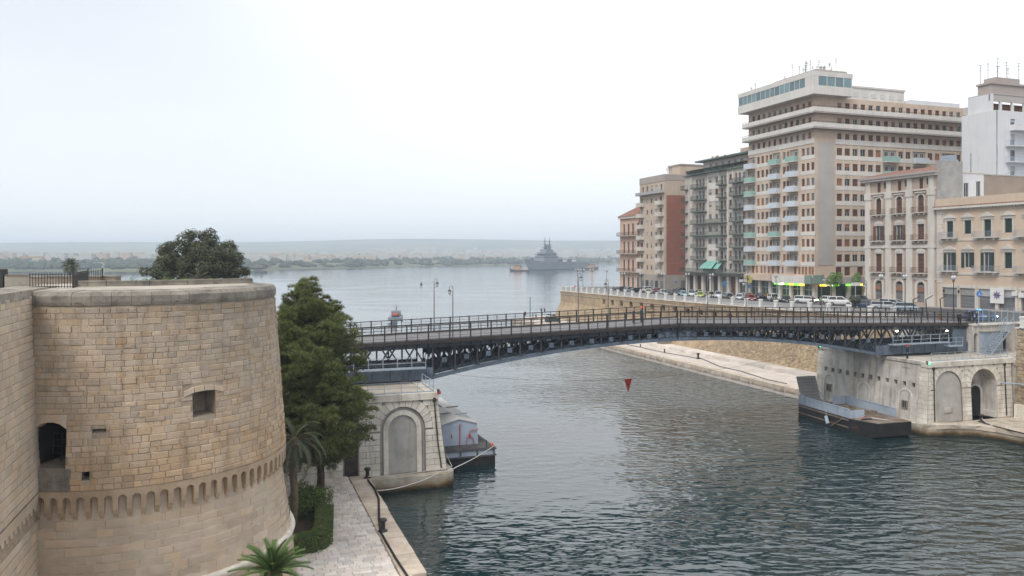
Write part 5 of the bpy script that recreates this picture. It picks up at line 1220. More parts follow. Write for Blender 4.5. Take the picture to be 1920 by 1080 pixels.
def balcony(face, root, u, z, wd, proj, slab, rail, style='bars', h=1.05, name='balcony'):
    key = (round(wd, 2), proj, slab.name, rail.name, style, h)
    if key not in _bc:
        b = MB(); x = wd / 2; b.box(-x, x, -proj, 0.05, -.16, 0, 0)
        if style == 'panel': b.box(-x, x, -proj, -proj + .05, 0.02, h, 1); b.box(-x, -x + .05, -proj + .05, 0, .02, h, 1); b.box(x - .05, x, -proj + .05, 0, .02, h, 1); b.box(-x, x, -proj - .02, -proj + .07, h, h + .04, 0)
        else:
            for zz in (h, .08): b.beam((-x, -proj + .03, zz), (x, -proj + .03, zz), .05, .04, 1); b.beam((-x + .02, -proj, zz), (-x + .02, 0, zz), .05, .04, 1); b.beam((x - .02, -proj, zz), (x - .02, 0, zz), .05, .04, 1)
            n = max(3, int(wd / (.16 if style == 'bars' else .22)))
            for i in range(n + 1): xx = -x + .02 + (wd - .04) * i / n; b.box(xx - .014, xx + .014, -proj + .015, -proj + .045, 0, h, 1)
            for s_ in (-1, 1):
                for j in range(1, 4): yy = -proj * j / 4; b.box(s_ * (x - .02) - .012, s_ * (x - .02) + .012, yy - .012, yy + .012, 0, h, 1)
            if style == 'brackets':
                for xx in (-x * .7, 0, x * .7): b.box(xx - .09, xx + .09, -proj * .8, 0, -.5, -.16, 0)
            if style == 'mesh': b.box(-x + .02, x - .02, -proj + .03, -proj + .04, .1, h - .05, 1)
        _bc[key] = b.mesh('balcony', [slab, rail])
    return inst(name, _bc[key], root, face.P(u, z, 0), face.rot())
def solve_u(face, px, lo=-60.0, hi=250.0):
    inc = face.a == 'n'
    for _ in range(60):
        m = (lo + hi) / 2; q = face.P(m, 0, 0); p = SW(q[0], q[1]); x = 960 + F * p.x / p.y
        if (x < px) == inc: lo = m
        else: hi = m
    return (lo + hi) / 2
def body(root, s0, s1, w0, w1, z0, z1, mat, roofmat=None, name='side_walls', front='c'):
    """Back, far side and flat roof of a block; the seen faces are built apart as walls with openings."""
    b = MB(); b.poly([(s1, w0, z0), (s1, w1, z0), (s1, w1, z1), (s1, w0, z1)]); b.poly([(s1, w1, z0), (s0, w1, z0), (s0, w1, z1), (s1, w1, z1)])
    b.poly([(s0, w0, z1), (s1, w0, z1), (s1, w1, z1), (s0, w1, z1)], 1)
    return b.build(name, [mat, roofmat or M['conc']], root)
rnd = random.Random(77)
def antenna(root, s, w, z, h):
    b = MB(); b.tube([(s, w, z), (s, w, z + h)], .05, 5)
    for k in range(3): zz = z + h * (.7 + .14 * k); L_ = .55 - .1 * k; b.beam((s - L_, w + .1, zz), (s + L_, w - .1, zz), .05)
    b.beam((s, w - .5, z + h * .95), (s, w + .5, z + h * .95), .025); b.build('antenna', M['rail'], root)
def dish(root, s, w, z):
    b = MB(); b.lathe([(.05, 0), (.25, .05), (.42, .14), (.45, .17)], 12); b.tube([(0, 0, 0), (0, 0, -.5)], .03, 5); o = b.build('satellite_dish', M['white'], root, (s, w, z + .6)); o.rotation_euler = (1.2, 0, -.6)

# ---------------------------------------------------------------- tall apartment tower
tb = thing('apartment_tower', 'tallest peach and white apartment block with glazed penthouse overhanging its corner', 'building', SW(0, 0, 0), TH)
fc, fn = Face('c', 74.0), Face('n', 65.0); Z0, FP = 20.3, 3.39
body(tb, 74, 117.5, 65, 88.6, 10.5, 56, M['peach'])
wc = {k: solve_u(fc, p) for k, p in dict(a=1524, b=1515, c=1506, B1=1488, d=1477.5, e=1470.5, B2=1455, f=1445.5, g=1438, h=1430, i=1422, B3=1409).items()}
opsC, opsN = [], []; plC, plN = [], []
for k in range(8):
    z = Z0 + FP * k - .85
    for c in 'abcdefghi': opsC.append((wc[c] - .5, wc[c] + .5, z, z + 1.7)); plC.append((wc[c], z, 1.0, 1.7))
    for c in ('B1', 'B2', 'B3'): opsC.append((wc[c] - 1.55, wc[c] + 1.55, z - .95, z + 1.85))
scol = [80.8 + 2.2 * i for i in range(17)]; BN = {6, 7, 10, 11, 14, 15}
for k in range(8):
    z = Z0 + FP * k - .8
    for i, s in enumerate(scol):
        if i in BN:
            if i % 2 == 0: opsN.append((s - .9, s + 3.1, z - .9, z + 1.75))
            continue
        opsN.append((s - .73, s + .73, z, z + 1.6)); plN.append((s, z, 1.46, 1.6))
for k in (8, 9, 10):                                        # the three set-back gallery floors
    z = Z0 + FP * k - 1.45
    for i in range(11): w = 66.6 + i * 2.0; opsC.append((w - .5, w + .5, z, z + 2.3)); plC.append((w, z, 1.0, 2.3))
    for i, s in enumerate(scol): opsN.append((s - .62, s + .62, z, z + 2.2)); plN.append((s, z, 1.24, 2.2))
mezC = []
for i, px in enumerate((1523.5, 1518, 1511, 1505, 1498.5, 1491, 1467, 1459, 1449, 1441, 1433.5, 1427.5, 1419, 1412)):
    w = solve_u(fc, px); mezC.append((w - .42, w + .42, 16.6, 18.3)); plC.append((w, 16.6, .84, 1.7))
mezN = [(s - .8, s + .8, 16.4, 18.3) for s in (80.6, 83.0, 86.6, 89.0, 92.2, 95.2)]
fc.wall(tb, 'canal_facade', [M['peach'], M['greyst']], 65, 88.6, 16.0, 56, opsC + mezC, .22)
b = MB(); grid_wall(b, fn.P, 74, 117.5, 16.0, 56, opsN + mezN, .22, 0, 0, 1); b.build('bridge_facade', [M['peach'], M['greyst']], tb)
for u, z, wd, ht in plC:
    top = z > 46; kd = rnd.choice(['shut', 'shut', 'half', 'glass', 'shut']) if not top else rnd.choice(['glass', 'glass', 'shut', 'half'])
    fc.win(tb, kd, u, z, wd, ht, 'or' if z < 20 or rnd.random() < .15 else 'br')
for u, z, wd, ht in plN: fn.win(tb, rnd.choice(['shut', 'shut', 'shut', 'half', 'glass']) if z < 46 else rnd.choice(['glass', 'half', 'shut']), u, z, wd, ht, 'br' if rnd.random() < .85 else 'or')
for o in mezN: fn.win(tb, 'shut', (o[0] + o[1]) / 2, o[2], 1.6, 1.9, 'br')
for k in range(8):
    z = Z0 + FP * k
    segC = [(65.15, 69.7)] if False else []
    for grp in ('abc', 'de', 'fghi'):
        a, b_ = sorted((wc[grp[0]], wc[grp[-1]])); fc.part(tb, 'spandrel_panel', M['offwhite'], a - .75, b_ + .75, z - 1.72, z - .92, -.06, .02)
        for c in grp: fc.part(tb, 'fin', M['offwhite'], wc[c] - .68, wc[c] - .56, z - .92, z + .9, -.05, .02)
    i = 0
    while i < 17:
        if i in BN: i += 1; continue
        j = i
        while j + 1 < 17 and j + 1 not in BN: j += 1
        fn.part(tb, 'spandrel_panel', M['offwhite'], scol[i] - 1.05, scol[j] + 1.05, z - 1.78, z - .86, -.06, .02)
        for q in range(i, j + 1): fn.part(tb, 'fin', M['trim'], scol[q] + 1.0, scol[q] + 1.18, z - .86, z + 1.5, -.05, .02)
        i = j + 1
    for c in ('B1', 'B2', 'B3'): balcony(fc, tb, wc[c], z - 1.72, 3.3, 1.15, M['offwhite'], M['balc_g'] if rnd.random() < .18 else M['balc_b'], 'panel', 1.15); fc.win(tb, 'door', wc[c] - .6, z - 1.7, 1.0, 2.3, 'br', .2, 'balcony_door')
    for i in (6, 10, 14): balcony(fn, tb, scol[i] + 1.1, z - 1.72, 4.1, 1.0, M['offwhite'], M['balc_b'] if rnd.random() < .7 else M['balc_g'], 'panel', 1.15); fn.win(tb, 'glass', scol[i] + .2, z - 1.6, 1.1, 2.2, 'br', .2, 'balcony_door'); fn.win(tb, 'glass', scol[i] + 2.0, z - 1.6, 1.1, 2.2, 'br', .2, 'balcony_door')
for i in range(8): fn.part(tb, 'ribbed_panel', M['conc'], 74.9, 79.3, 18.7 + 3.42 * i, 18.7 + 3.42 * (i + 1) - .02, -.07, .02)
z8 = Z0 + FP * 8 - 1.75                                     # parapet of the first gallery floor, flush
for i in range(8): fc.part(tb, 'parapet_panel', M['offwhite'], 65.1 + 2.95 * i, 65.1 + 2.95 * (i + 1) - .05, z8, z8 + 1.1, -.12, .02)
for i in range(14): fn.part(tb, 'parapet_panel', M['offwhite'], 79.6 + 2.7 * i, 79.6 + 2.7 * (i + 1) - .05, z8, z8 + 1.1, -.12, .02)
for k in (9, 10):
    z = Z0 + FP * k - 1.75; ov = 1.5
    b = MB(); b.box(74 - ov, 119.5 - (1 if k == 9 else -2), 65 - ov, 65, z - .25, z); b.box(74 - ov, 74, 65, 88.6 + .6, z - .25, z); b.build('gallery_slab', M['mauve'], tb)
    b = MB(); b.box(74 - ov, 74 - ov + .12, 65 - ov, 89.2, z - .3, z + .95); b.box(74 - ov + .12, 119.5 - (1 if k == 9 else -2), 65 - ov, 65 - ov + .12, z - .3, z + .95); b.build('gallery_parapet', M['offwhite'], tb)
    b = MB(); zz = z + 1.25; b.beam((74 - ov + .06, 65 - ov, zz), (74 - ov + .06, 89.2, zz), .06); b.beam((74 - ov, 65 - ov + .06, zz), (118, 65 - ov + .06, zz), .06)
    for i in range(24): w = 63.6 + i * 1.1; b.box(74 - ov + .04, 74 - ov + .08, w - .02, w + .02, z + .95, zz)
    for i in range(40): s = 72.6 + i * 1.15; b.box(s - .02, s + .02, 65 - ov + .04, 65 - ov + .08, z + .95, zz)
    b.build('gallery_rail', M['dframe'], tb)
# penthouse
b = MB(); b.box(71.8, 82.5, 62.8, 90, 56.0, 57.9); b.box(71.8, 82.5, 62.8, 90, 59.95, 61.0); b.box(72.05, 82.3, 63.05, 89.8, 57.9, 59.95, 1); b.build('penthouse', [M['offwhite'], M['conc']], tb)
pf, pn_ = Face('c', 71.8), Face('n', 62.8)
for i in range(14): w = 65.6 + i * 1.72; b = MB(); pf.box(b, w, w + 1.6, 57.92, 59.93, .08, .2, 0); pf.box(b, w + 1.6, w + 1.72, 57.9, 59.95, .0, .24, 1); b.build('penthouse_window', [M['sky_glass'], M['wframe']], tb)
pf.part(tb, 'penthouse_pier', M['offwhite'], 62.85, 65.55, 57.9, 59.95, .02, .3); pn_.part(tb, 'penthouse_pier', M['offwhite'], 72.1, 73.2, 57.9, 59.95, .02, .3)
for i in range(4): s = 73.3 + i * 2.25; b = MB(); pn_.box(b, s, s + 2.05, 57.92, 59.93, .08, .2, 0); pn_.box(b, s + 2.05, s + 2.25, 57.9, 59.95, .0, .24, 1); b.build('penthouse_window', [M['sky_glass'], M['wframe']], tb)
MB().box(73.4, 82, 64, 78, 61.0, 61.7).build('roof_parapet', M['mauve'], tb)
b = MB(); b.box(82.6, 102, 67.5, 82, 55.9, 59.3); b.box(82.4, 102.2, 67.3, 82.2, 59.3, 59.7); b.build('roof_block', M['offwhite'], tb)
for i in range(7): s = 84.4 + i * 2.6; b = MB(); b.box(s, s + 1.4, 67.42, 67.5, 57.2, 58.2); b.build('roof_block_window', M['wframe'], tb)
MB().box(102.2, 117.5, 66, 80, 55.9, 57.2).build('roof_block', M['whitewall'], tb)
for i in range(14): antenna(tb, 73.6 + .62 * i + rnd.uniform(-.2, .2), 64.6 + rnd.uniform(0, 9), 61.6, rnd.uniform(2.2, 3.4))
for i in range(6): antenna(tb, 74 + rnd.uniform(0, 6), 78 + i * 2, 61, rnd.uniform(1.4, 2.4))
for s in (77.5, 79.4, 80.6, 81.5): dish(tb, s, 64.4, 61.5)
b = MB()
for s in (75.5, 76.4, 78.2): b.lathe([(.25, 0), (.25, .7), (.35, .75), (.3, 1.0)], 8, 0, (s, 64.8, 61.6))
b.build('chimney_pots', M['conc'], tb)
# ground floor: canopies, piers, shop glass and the backlit fascia
fc.part(tb, 'canopy', M['peach'], 78.5, 88.8, 14.9, 16.3, -1.3, .1); fc.part(tb, 'canopy', M['offwhite'], 64.0, 78.4, 14.6, 16.2, -1.0, .1)
fn.part(tb, 'canopy', M['conc'], 72.95, 118, 14.6, 16.1, -1.0, .1)
for w in (65.4, 69.2, 73.0, 76.8, 80.4, 84.4, 88.2): fc.part(tb, 'pier', M['trim'], w - .4, w + .4, 10.6, 14.9, -.1, .8)
for s in (79.2, 83.4, 88.0, 92.5, 97, 102, 107, 112, 117): fn.part(tb, 'pier', M['trim'], s - .5, s + .5, 10.6, 14.6, -.1, .8)
shopg = surf('shop_glass_green', (0.05, 0.085, 0.075), (0.03, 0.05, 0.045), .5, .1, spec=.6, rnd=.3)
for a, b_ in zip((65.8, 69.6, 73.4, 77.2, 80.8, 84.8), (68.8, 72.6, 76.4, 80.0, 84.0, 87.8)): bb = MB(); fc.box(bb, a, b_, 10.7, 14.7, .5, .6, 0); fc.box(bb, (a + b_) / 2 - .05, (a + b_) / 2 + .05, 10.7, 14.7, .4, .5, 1); fc.box(bb, a, b_, 13.2, 13.3, .4, .5, 1); bb.build('shop_window', [shopg, M['wframe']], tb)
for a, b_ in zip((75, 79.7, 83.9, 88.5, 93, 97.5), (78.7, 82.9, 87.5, 92, 96.5, 101.5)): bb = MB(); fn.box(bb, a, b_, 10.7, 14.5, .5, .6, 0); fn.box(bb, (a + b_) / 2 - .05, (a + b_) / 2 + .05, 10.7, 14.5, .4, .5, 1); bb.build('shop_window', [shopg, M['dframe']], tb)
sg = {'y': emit('yellow_fascia', (0.9, 0.62, 0.05), 1.6), 'g': emit('green_fascia', (0.16, 0.62, 0.06), 1.3), 'w': emit('cream_fascia', (0.95, 0.85, 0.55), 1.8), 'd': M['dframe']}
for i, c in enumerate('gwgygyd'): a = 77.6 - i * 1.75; fc.part(tb, 'fascia_sign', sg[c], a - 1.7, a, 14.12, 14.55, -1.02, -.9)
for i, c in enumerate('ywgdgwyygdwgg'): a = 74.6 + i * 1.75; fn.part(tb, 'fascia_sign', sg[c], a, a + 1.7, 14.12, 14.55, -1.02, -.9)
b = MB(); b.box(72.2, 72.5, 64.2, 66.2, 14.7, 16.6); b.box(72.5, 75.2, 63.6, 63.9, 14.7, 16.6); b.build('corner_sign', fac('dull_green_sign', (.22, .30, .26)), tb)

# ---------------------------------------------------------------- green balcony block
gb = thing('apartment_block', 'grey apartment block with dark green balconies and a sea green awning', 'building', SW(0, 0, 0), TH)
body(gb, 74, 92, 88.75, 117.7, 10, 44.6, M['greenish']); W = lambda px: solve_u(fc, px)
nfl = 9; FZ = 16.4; GP = 3.28
ops = []; wins = []
for k in range(8):
    z = FZ + GP * k
    for px, n_ in ((1307, 1), (1313, 1), (1319, 1), (1331.5, 2), (1343.5, 2), (1353.5, 1), (1359.5, 1), (1370, 2), (1380, 1), (1387, 1), (1395, 1)):
        u = W(px); hw_, zz, ht = (.55, z + .15, 2.3) if n_ == 1 else (.65, z + .95, 1.45)
        ops.append((u - hw_, u + hw_, zz, zz + ht)); wins.append((u, zz, 2 * hw_, ht))
fc.wall(gb, 'canal_facade', [M['greenish'], M['greyst']], 88.75, 117.7, 15.6, 43.4, ops)
for u, z, wd, ht in wins: fc.win(gb, rnd.choice(['glass', 'shut', 'half', 'glass', 'half']), u, z, wd, ht, rnd.choice(['br', 'gr', 'gr', 'or', 'br']))
fl = Face('n', 88.75); fl2 = Face('n', 117.7)
for k in range(8):
    z = FZ + GP * k; long_ = k in (3, 4)
    if long_: balcony(fc, gb, (W(1300.5) + W(1364)) / 2, z, abs(W(1300.5) - W(1364)), 1.25, M['grn'], M['grn_d'], 'bars')
    elif k: balcony(fc, gb, (W(1301) + W(1326)) / 2, z, abs(W(1301) - W(1326)), 1.25, M['grn'], M['grn_d'], 'bars'); balcony(fc, gb, (W(1349.5) + W(1363.5)) / 2, z, abs(W(1349.5) - W(1363.5)), 1.25, M['grn'], M['grn_d'], 'bars')
    if k: balcony(fc, gb, (W(1374.5) + W(1402)) / 2, z, abs(W(1374.5) - W(1402)), 1.35, M['grn'], M['grn_d'], 'bars'); balcony(fc, gb, 117.2, z, 2.0, 1.3, M['grn'], M['grn_d'], 'bars')
    fc.part(gb, 'white_bay', M['offwhite'], W(1326.8), W(1349), z + 2.55, z + GP + .85, -.05, .02) if not long_ else None
for w in (W(1296), W(1327.3), W(1348.3), W(1365), W(1374)): fc.part(gb, 'pilaster', M['trim'], w - .3, w + .3, 15.6, 43.2, -.12, .02)
balcony(fc, gb, 103.5, FZ - .1, 29.6, 1.7, M['grn'], M['grn_d'], 'bars', name='gallery'); balcony(fc, gb, (W(1300.5) + W(1364)) / 2, 43.2, abs(W(1300) - W(1366)), 1.3, M['grn'], M['grn_d'], 'bars', name='roof_terrace')
fc.part(gb, 'set_back_storey', M['greenish'], 89.2, 112, 43.4, 46.6, 2.2, 14)
for i in range(7): fc.win(gb, 'glass', 91.5 + 2.8 * i, 43.6, 1.2, 2.3, 'gr', 2.15)
fc.part(gb, 'roof_slab', M['grn'], 88.9, 113.5, 46.6, 47.0, .4, 15); fc.part(gb, 'roof_hut', M['beige'], 92, 99, 47.0, 49.0, 5, 11); fc.part(gb, 'cornice', M['grn'], 88.8, 117.9, 43.0, 43.4, -.5, .3)
for i in range(8): b = MB(); b.lathe([(.3, 0), (.3, .9), (.36, .95), (.2, 1.2)], 8, 0, (77.5 + rnd.uniform(0, 3), 102 + 1.1 * i, 47.0)); b.build('chimney_pot', M['beige'], gb)
for i in range(3):
    a0 = (W(1322.5), W(1334), W(1348.5))[i]; a1 = (W(1333.5), W(1345), W(1357))[i]; zt = FZ + 3.0
    b = MB(); b.loft([[fc.P(a0, zt, -.1), fc.P(a1, zt, -.1), fc.P(a1, zt - .05, -.08), fc.P(a0, zt - .05, -.08)], [fc.P(a0, zt - 2.0, -1.9), fc.P(a1, zt - 2.0, -1.9), fc.P(a1, zt - 2.06, -1.88), fc.P(a0, zt - 2.06, -1.88)]]); b.build('awning', M['awning'], gb)
for w in [89.5 + 3.9 * i for i in range(8)]: fc.part(gb, 'pier', M['trim'], w - .45, w + .45, 10, 15.6, -.1, .9)
for i in range(7): w = 91.45 + 3.9 * i; fc.part(gb, 'shop_front', [M['dframe'], M['sh_br'], M['metal_sh'], M['dframe'], M['dframe'], M['sh_br'], M['dframe']][i], w - 1.5, w + 1.5, 10.1, 15.2, .7, .85)
fc.part(gb, 'gallery_soffit', M['mauve'], 88.8, 117.7, 15.4, 15.65, -.1, 1.2)
b = MB(); b.poly([(74, 117.7, 10), (92, 117.7, 10), (92, 117.7, 43.4), (74, 117.7, 43.4)]); b.build('end_wall', M['greenish'], gb)

# ---------------------------------------------------------------- beige block with the brown flank
bb_ = thing('apartment_block', 'beige apartment block with a blank red-brown flank wall', 'building', SW(0, 0, 0), TH)
body(bb_, 74, 96, 129, 144.2, 9.5, 43.4, M['beige']); ops = []; wins = []
for k in range(7):
    z = 15.6 + 3.42 * k
    for px in (1213.5, 1221.5, 1230): u = W(px); ops.append((u - .55, u + .55, z + .7, z + 2.2)); wins.append((u, z + .7, 1.1, 1.5))
    for px in (1203.5, 1239): u = W(px); ops.append((u - .6, u + .6, z + .05, z + 2.35)); wins.append((u, z + .05, 1.2, 2.3))
for i in range(5): u = 131 + 2.8 * i; ops.append((u - .6, u + .6, 40.2, 42.2)); wins.append((u, 40.2, 1.2, 2.0))
fc.wall(bb_, 'canal_facade', [M['beige'], M['greyst']], 129, 144.2, 15.0, 43.4, ops)
for u, z, wd, ht in wins: fc.win(bb_, rnd.choice(['shut', 'glass', 'half']), u, z, wd, ht, rnd.choice(['gr', 'gr', 'br']))
for k in range(7):
    for px in (1203.5, 1239.5): balcony(fc, bb_, W(px), 15.6 + 3.42 * k, 3.1, 1.3, M['trim'], M['trim'], 'panel')
balcony(fc, bb_, 136.8, 39.6, 15.6, 1.4, M['mauve'], M['sh_gr'], 'panel', .7, 'gallery')
fc.part(bb_, 'parapet', M['mauve'], 129, 144.2, 43.0, 45.0, -.12, .3); fc.part(bb_, 'ground_floor', M['greyst'], 129, 144.2, 9.4, 15.0, -.02, .4)
for i in range(5): u = 130.8 + 2.9 * i; fc.part(bb_, 'shop_front', M['dframe'] if i % 2 else M['metal_sh'], u - .9, u + .9, 9.6, 13.2, -.06, .1)
ff = Face('n', 129)
for i in range(7):
    for j in range(6): ff.part(bb_, 'cladding_panel', M['brown'], 74.6 + 3.4 * j, 74.6 + 3.4 * (j + 1) - .02, 15.0 + 3.4 * i, 15.0 + 3.4 * (i + 1) - .02, -.05, .05)
ff.part(bb_, 'corner_strip', M['beige'], 74, 74.58, 15, 38.8, -.04, .2); ff.part(bb_, 'upper_flank', M['beige'], 74, 96, 38.8, 43.2, -.03, .2); ff.part(bb_, 'parapet', M['mauve'], 73.9, 96, 43.2, 45.0, -.1, .25); ff.part(bb_, 'base_flank', M['greyst'], 74, 96, 9.3, 15.0, -.1, .2)
ff.part(bb_, 'garage_door', M['metal_sh'], 79.5, 83.5, 10.4, 13.4, -.16, 0); ff.part(bb_, 'roof_hut', M['beige'], 80, 90, 45, 48.0, 1, 8); ff.part(bb_, 'roof_hut_coping', M['mauve'], 79.8, 90.2, 48, 48.4, .8, 8.2)
for i in range(5): antenna(bb_, 76 + 2 * i, 131 + i * 2, 45, rnd.uniform(1.5, 3))

# ---------------------------------------------------------------- salmon palazzo at the end
pk = thing('palazzo', 'salmon pink palazzo with dark galleries and a red hipped roof', 'building', SW(0, 0, 0), TH)
body(pk, 74, 92, 144.4, 157.6, 9.4, 33.2, M['salmon']); ops = []; wins = []
for k, z in enumerate((10.0, 15.6, 21.4, 27.2)):
    for px in (1170.5, 1178.8, 1187, 1196.5): u = W(px); ops.append((u - .62, u + .62, z + .2, z + (4.0 if k else 4.6), 'arch')); wins.append((u, z + .2, 1.2, 3.5))
fc.wall(pk, 'canal_facade', [M['salmon'], M['glass']], 144.4, 157.6, 9.3, 33.2, ops)
for u, z, wd, ht in wins:
    fc.win(pk, 'shut' if z > 11 else 'glass', u, z, wd, ht, 'd', .15); b = arch_band(fc.P, u, z, z + ht - .3, .66, .86, .0, -.07); b.build('window_surround', M['trim'], pk)
for z in (15.6, 21.4, 27.2): balcony(fc, pk, 151, z, 13.6, 1.3, M['trim'], M['dframe'], 'brackets', 1.1, 'gallery')
fc.part(pk, 'cornice', M['trim'], 144.2, 158.0, 32.8, 33.5, -.6, .2)
b = MB(); b.loft([[(73.2, 143.8, 33.5), (92.6, 143.8, 33.5), (92.6, 158.4, 33.5), (73.2, 158.4, 33.5)], [(79, 149, 37.2), (87, 149, 37.2), (87, 153, 37.2), (79, 153, 37.2)]]); b.build('roof', M['roof'], pk)
b = MB(); b.poly([(74, 157.6, 9.3), (92, 157.6, 9.3), (92, 157.6, 33.2), (74, 157.6, 33.2)]); b.build('end_wall', M['salmon'], pk)

# ---------------------------------------------------------------- taupe palazzo with giant pilasters
tp = thing('palazzo', 'taupe palazzo with giant white pilasters and three bays of balconies', 'building', SW(0, 0, 0), TH)
body(tp, 74, 80, 33.1, 50.4, 11, 36.3, M['taupe'], M['roof']); ops = []; wins = []
bays = [W(1648), W(1686.5), W(1727)]; ft = Face('n', 33.1)
for u in bays:
    for z0, z1, a, hw_ in ((12.15, 15.9, 1, .85), (17.7, 21.2, 0, .75), (23.85, 26.7, 0, .75), (29.0, 32.2, 1, .7), (33.3, 35.3, 0, .42)):
        o_ = (u - hw_, u + hw_, z0, z1) + (('arch',) if a else ()); ops.append(o_); wins.append((u, z0, 2 * hw_, z1 - z0 - (hw_ * .6 if a else 0), a, z0))
    for du in (-1.7,): ops.append((u + du - .45, u + du + .45, 34.0, 35.2)); wins.append((u + du, 34.0, .9, 1.2, 0, 99))
fc.wall(tp, 'canal_facade', [M['taupe'], M['dframe']], 33.1, 50.4, 11.2, 35.6, ops, .3)
for u, z, wd, ht, a, zz in wins:
    kd = {12.15: 'roll', 17.7: 'shut', 23.85: rnd.choice(['open', 'open', 'shut']), 29.0: 'shut', 33.3: 'shut', 99: 'shut'}[zz]
    fc.win(tp, kd, u, z, wd, ht, 'me' if zz == 12.15 else 'br', .22, 'door' if zz == 12.15 else 'window')
    if zz in (17.7, 23.85):
        b = MB()
        for q in (-1, 1): fc.box(b, u + q * (wd / 2 + .02), u + q * (wd / 2 + .24), z, z + ht + .1, -.09, .02)
        fc.box(b, u - wd / 2 - .35, u + wd / 2 + .35, z + ht + .1, z + ht + .4, -.14, .02); b.build('window_surround', M['trim'], tp)
        hood = MB(); n = 8; pr = [(u - 1.05 * cos(pi * i / n), z + ht + .4 + .62 * sin(pi * i / n)) for i in range(n + 1)]; hood.loft([[fc.P(x, y, .0) for x, y in pr], [fc.P(x, y, -.2) for x, y in pr]]); hood.build('pediment', M['trim'], tp)
        balcony(fc, tp, u, z - .05, 3.4, .9, M['trim'], M['sh_br'], 'brackets', 1.0)
    if zz in (29.0, 12.15): arch_band(fc.P, u, z, z + ht - .25, wd / 2 + .02, wd / 2 + (.26 if zz == 29.0 else .5), .0, -.12).build('window_surround', M['trim'], tp)
    if zz == 29.0: balcony(fc, tp, u, z - .05, 3.3, .85, M['trim'], M['sh_br'], 'brackets', 1.0); fc.part(tp, 'hood', M['trim'], u - 1.2, u + 1.2, 32.55, 32.75, -.3, .02)
    if zz == 12.15: b = MB(); fc.box(b, u - .8, u + .8, 14.1, 15.0, -.04, .1); b.build('door_sign', M['terraz'], tp)
for px in (1628.5, 1667, 1706, 1747):
    w = W(px); fc.part(tp, 'pilaster', M['trim'], w - .72, w + .72, 13.4, 32.0, -.22, .02); fc.part(tp, 'capital', M['trim'], w - .85, w + .85, 32.0, 33.0, -.34, .02); fc.part(tp, 'pilaster_base', M['trim'], w - .9, w + .9, 11.2, 13.4, -.3, .02); fc.part(tp, 'attic_pilaster', M['trim'], w - .55, w + .55, 33.3, 35.5, -.2, .02)
for z0, z1, d in ((22.3, 22.9, -.3), (33.0, 33.3, -.3), (16.4, 16.7, -.15)): fc.part(tp, 'string_course', M['trim'], 33.1, 50.4, z0, z1, d, .01)
for a_, b2 in zip((33.15, 37.6, 42.2, 46.9), (36.1, 40.9, 45.4, 49.6)): pass
for i in range(6):
    fc.part(tp, 'rusticated_course', M['trim'], 33.15, 50.35, 11.22 + .62 * i, 11.22 + .62 * (i + 1) - .04, -.055, .012) if False else None
fc.part(tp, 'cornice', M['trim'], 32.8, 51.0, 35.55, 36.0, -.7, .2); fc.part(tp, 'cornice_cap', M['mauve'], 32.6, 51.2, 36.0, 36.45, -1.0, .2)
b = MB(); b.loft([[(73.1, 32.9, 36.45), (80, 32.9, 36.45), (80, 51, 36.45), (73.1, 51, 36.45)], [(78.8, 33.3, 37.8), (80, 33.3, 37.8), (80, 48, 37.8), (78.8, 48, 37.8)]]); b.build('roof', M['roof'], tp)
ft.part(tp, 'side_wall', M['oldplaster'], 74.05, 80, 11.2, 38.2, -.3, .3)
b = MB(); b.poly([(74, 50.4, 11), (80, 50.4, 11), (80, 50.4, 36.3), (74, 50.4, 36.3)]); b.build('end_wall', M['taupe'], tp)

# ---------------------------------------------------------------- cream palazzo with pediments
cp = thing('palazzo', 'cream palazzo with triangular window pediments and dark green shutters', 'building', SW(0, 0, 0), TH)
body(cp, 74, 84, 2, 33.0, 11, 30.0, M['cream']); ops = []; wins = []
cw = [W(1781.5), W(1815), W(1852), W(1891)]; cw += [cw[-1] - (cw[0] - cw[-1]) / 3 * k for k in (1, 2)]
for i, u in enumerate(cw):
    bal = i in (0, 2, 4)
    ops.append((u - .68, u + .68, 24.1 if bal else 24.7, 27.0)); wins.append((u, 24.1 if bal else 24.7, 1.36, 2.9 if bal else 2.3, 'shut' if i != 9 else 'open'))
    ops.append((u - .68, u + .68, 18.2 if bal else 18.8, 21.4)); wins.append((u, 18.2 if bal else 18.8, 1.36, 3.2 if bal else 2.6, 'open' if i in (0, 1, 2) else 'shut'))
shops = [(W(1781.5), 1.5), (W(1814), 1.5), (W(1851), 1.55), (W(1888), 1.5), (cw[4], 1.5), (cw[5], 1.5)]
for u, hw_ in shops: ops.append((u - hw_, u + hw_, 11.4, 15.2))
fc.wall(cp, 'canal_facade', [M['cream'], M['dframe']], 2, 33.0, 11.2, 29.2, ops, .3)
for i, (u, z, wd, ht, kd) in enumerate(wins):
    fc.win(cp, kd, u, z, wd, ht, 'gn', .2); b = MB()
    for q in (-1, 1): fc.box(b, u + q * (wd / 2 + .01), u + q * (wd / 2 + .27), z - .1, z + ht + .12, -.10, .02)
    fc.box(b, u - wd / 2 - .5, u + wd / 2 + .5, z + ht + .12, z + ht + .55, -.16, .02); b.build('window_surround', M['trim'], cp)
    zt = z + ht + .55; pd = MB(); pd.loft([[fc.P(u - 1.3, zt, .0), fc.P(u + 1.3, zt, .0), fc.P(u, zt + .75, .0)], [fc.P(u - 1.3, zt, -.34), fc.P(u + 1.3, zt, -.34), fc.P(u, zt + .75, -.34)]]); pd.build('pediment', M['trim'], cp)
    if (i // 2) in (0, 2, 4): balcony(fc, cp, u, z - .05, 3.6 if i // 2 == 0 else 4.6, .95, M['trim'], M['rail_l'], 'brackets', 1.0)
for z0, z1 in ((23.5, 23.85), (17.55, 17.9)): fc.part(cp, 'string_course', M['trim'], 2, 33.0, z0, z1, -.12, .01)
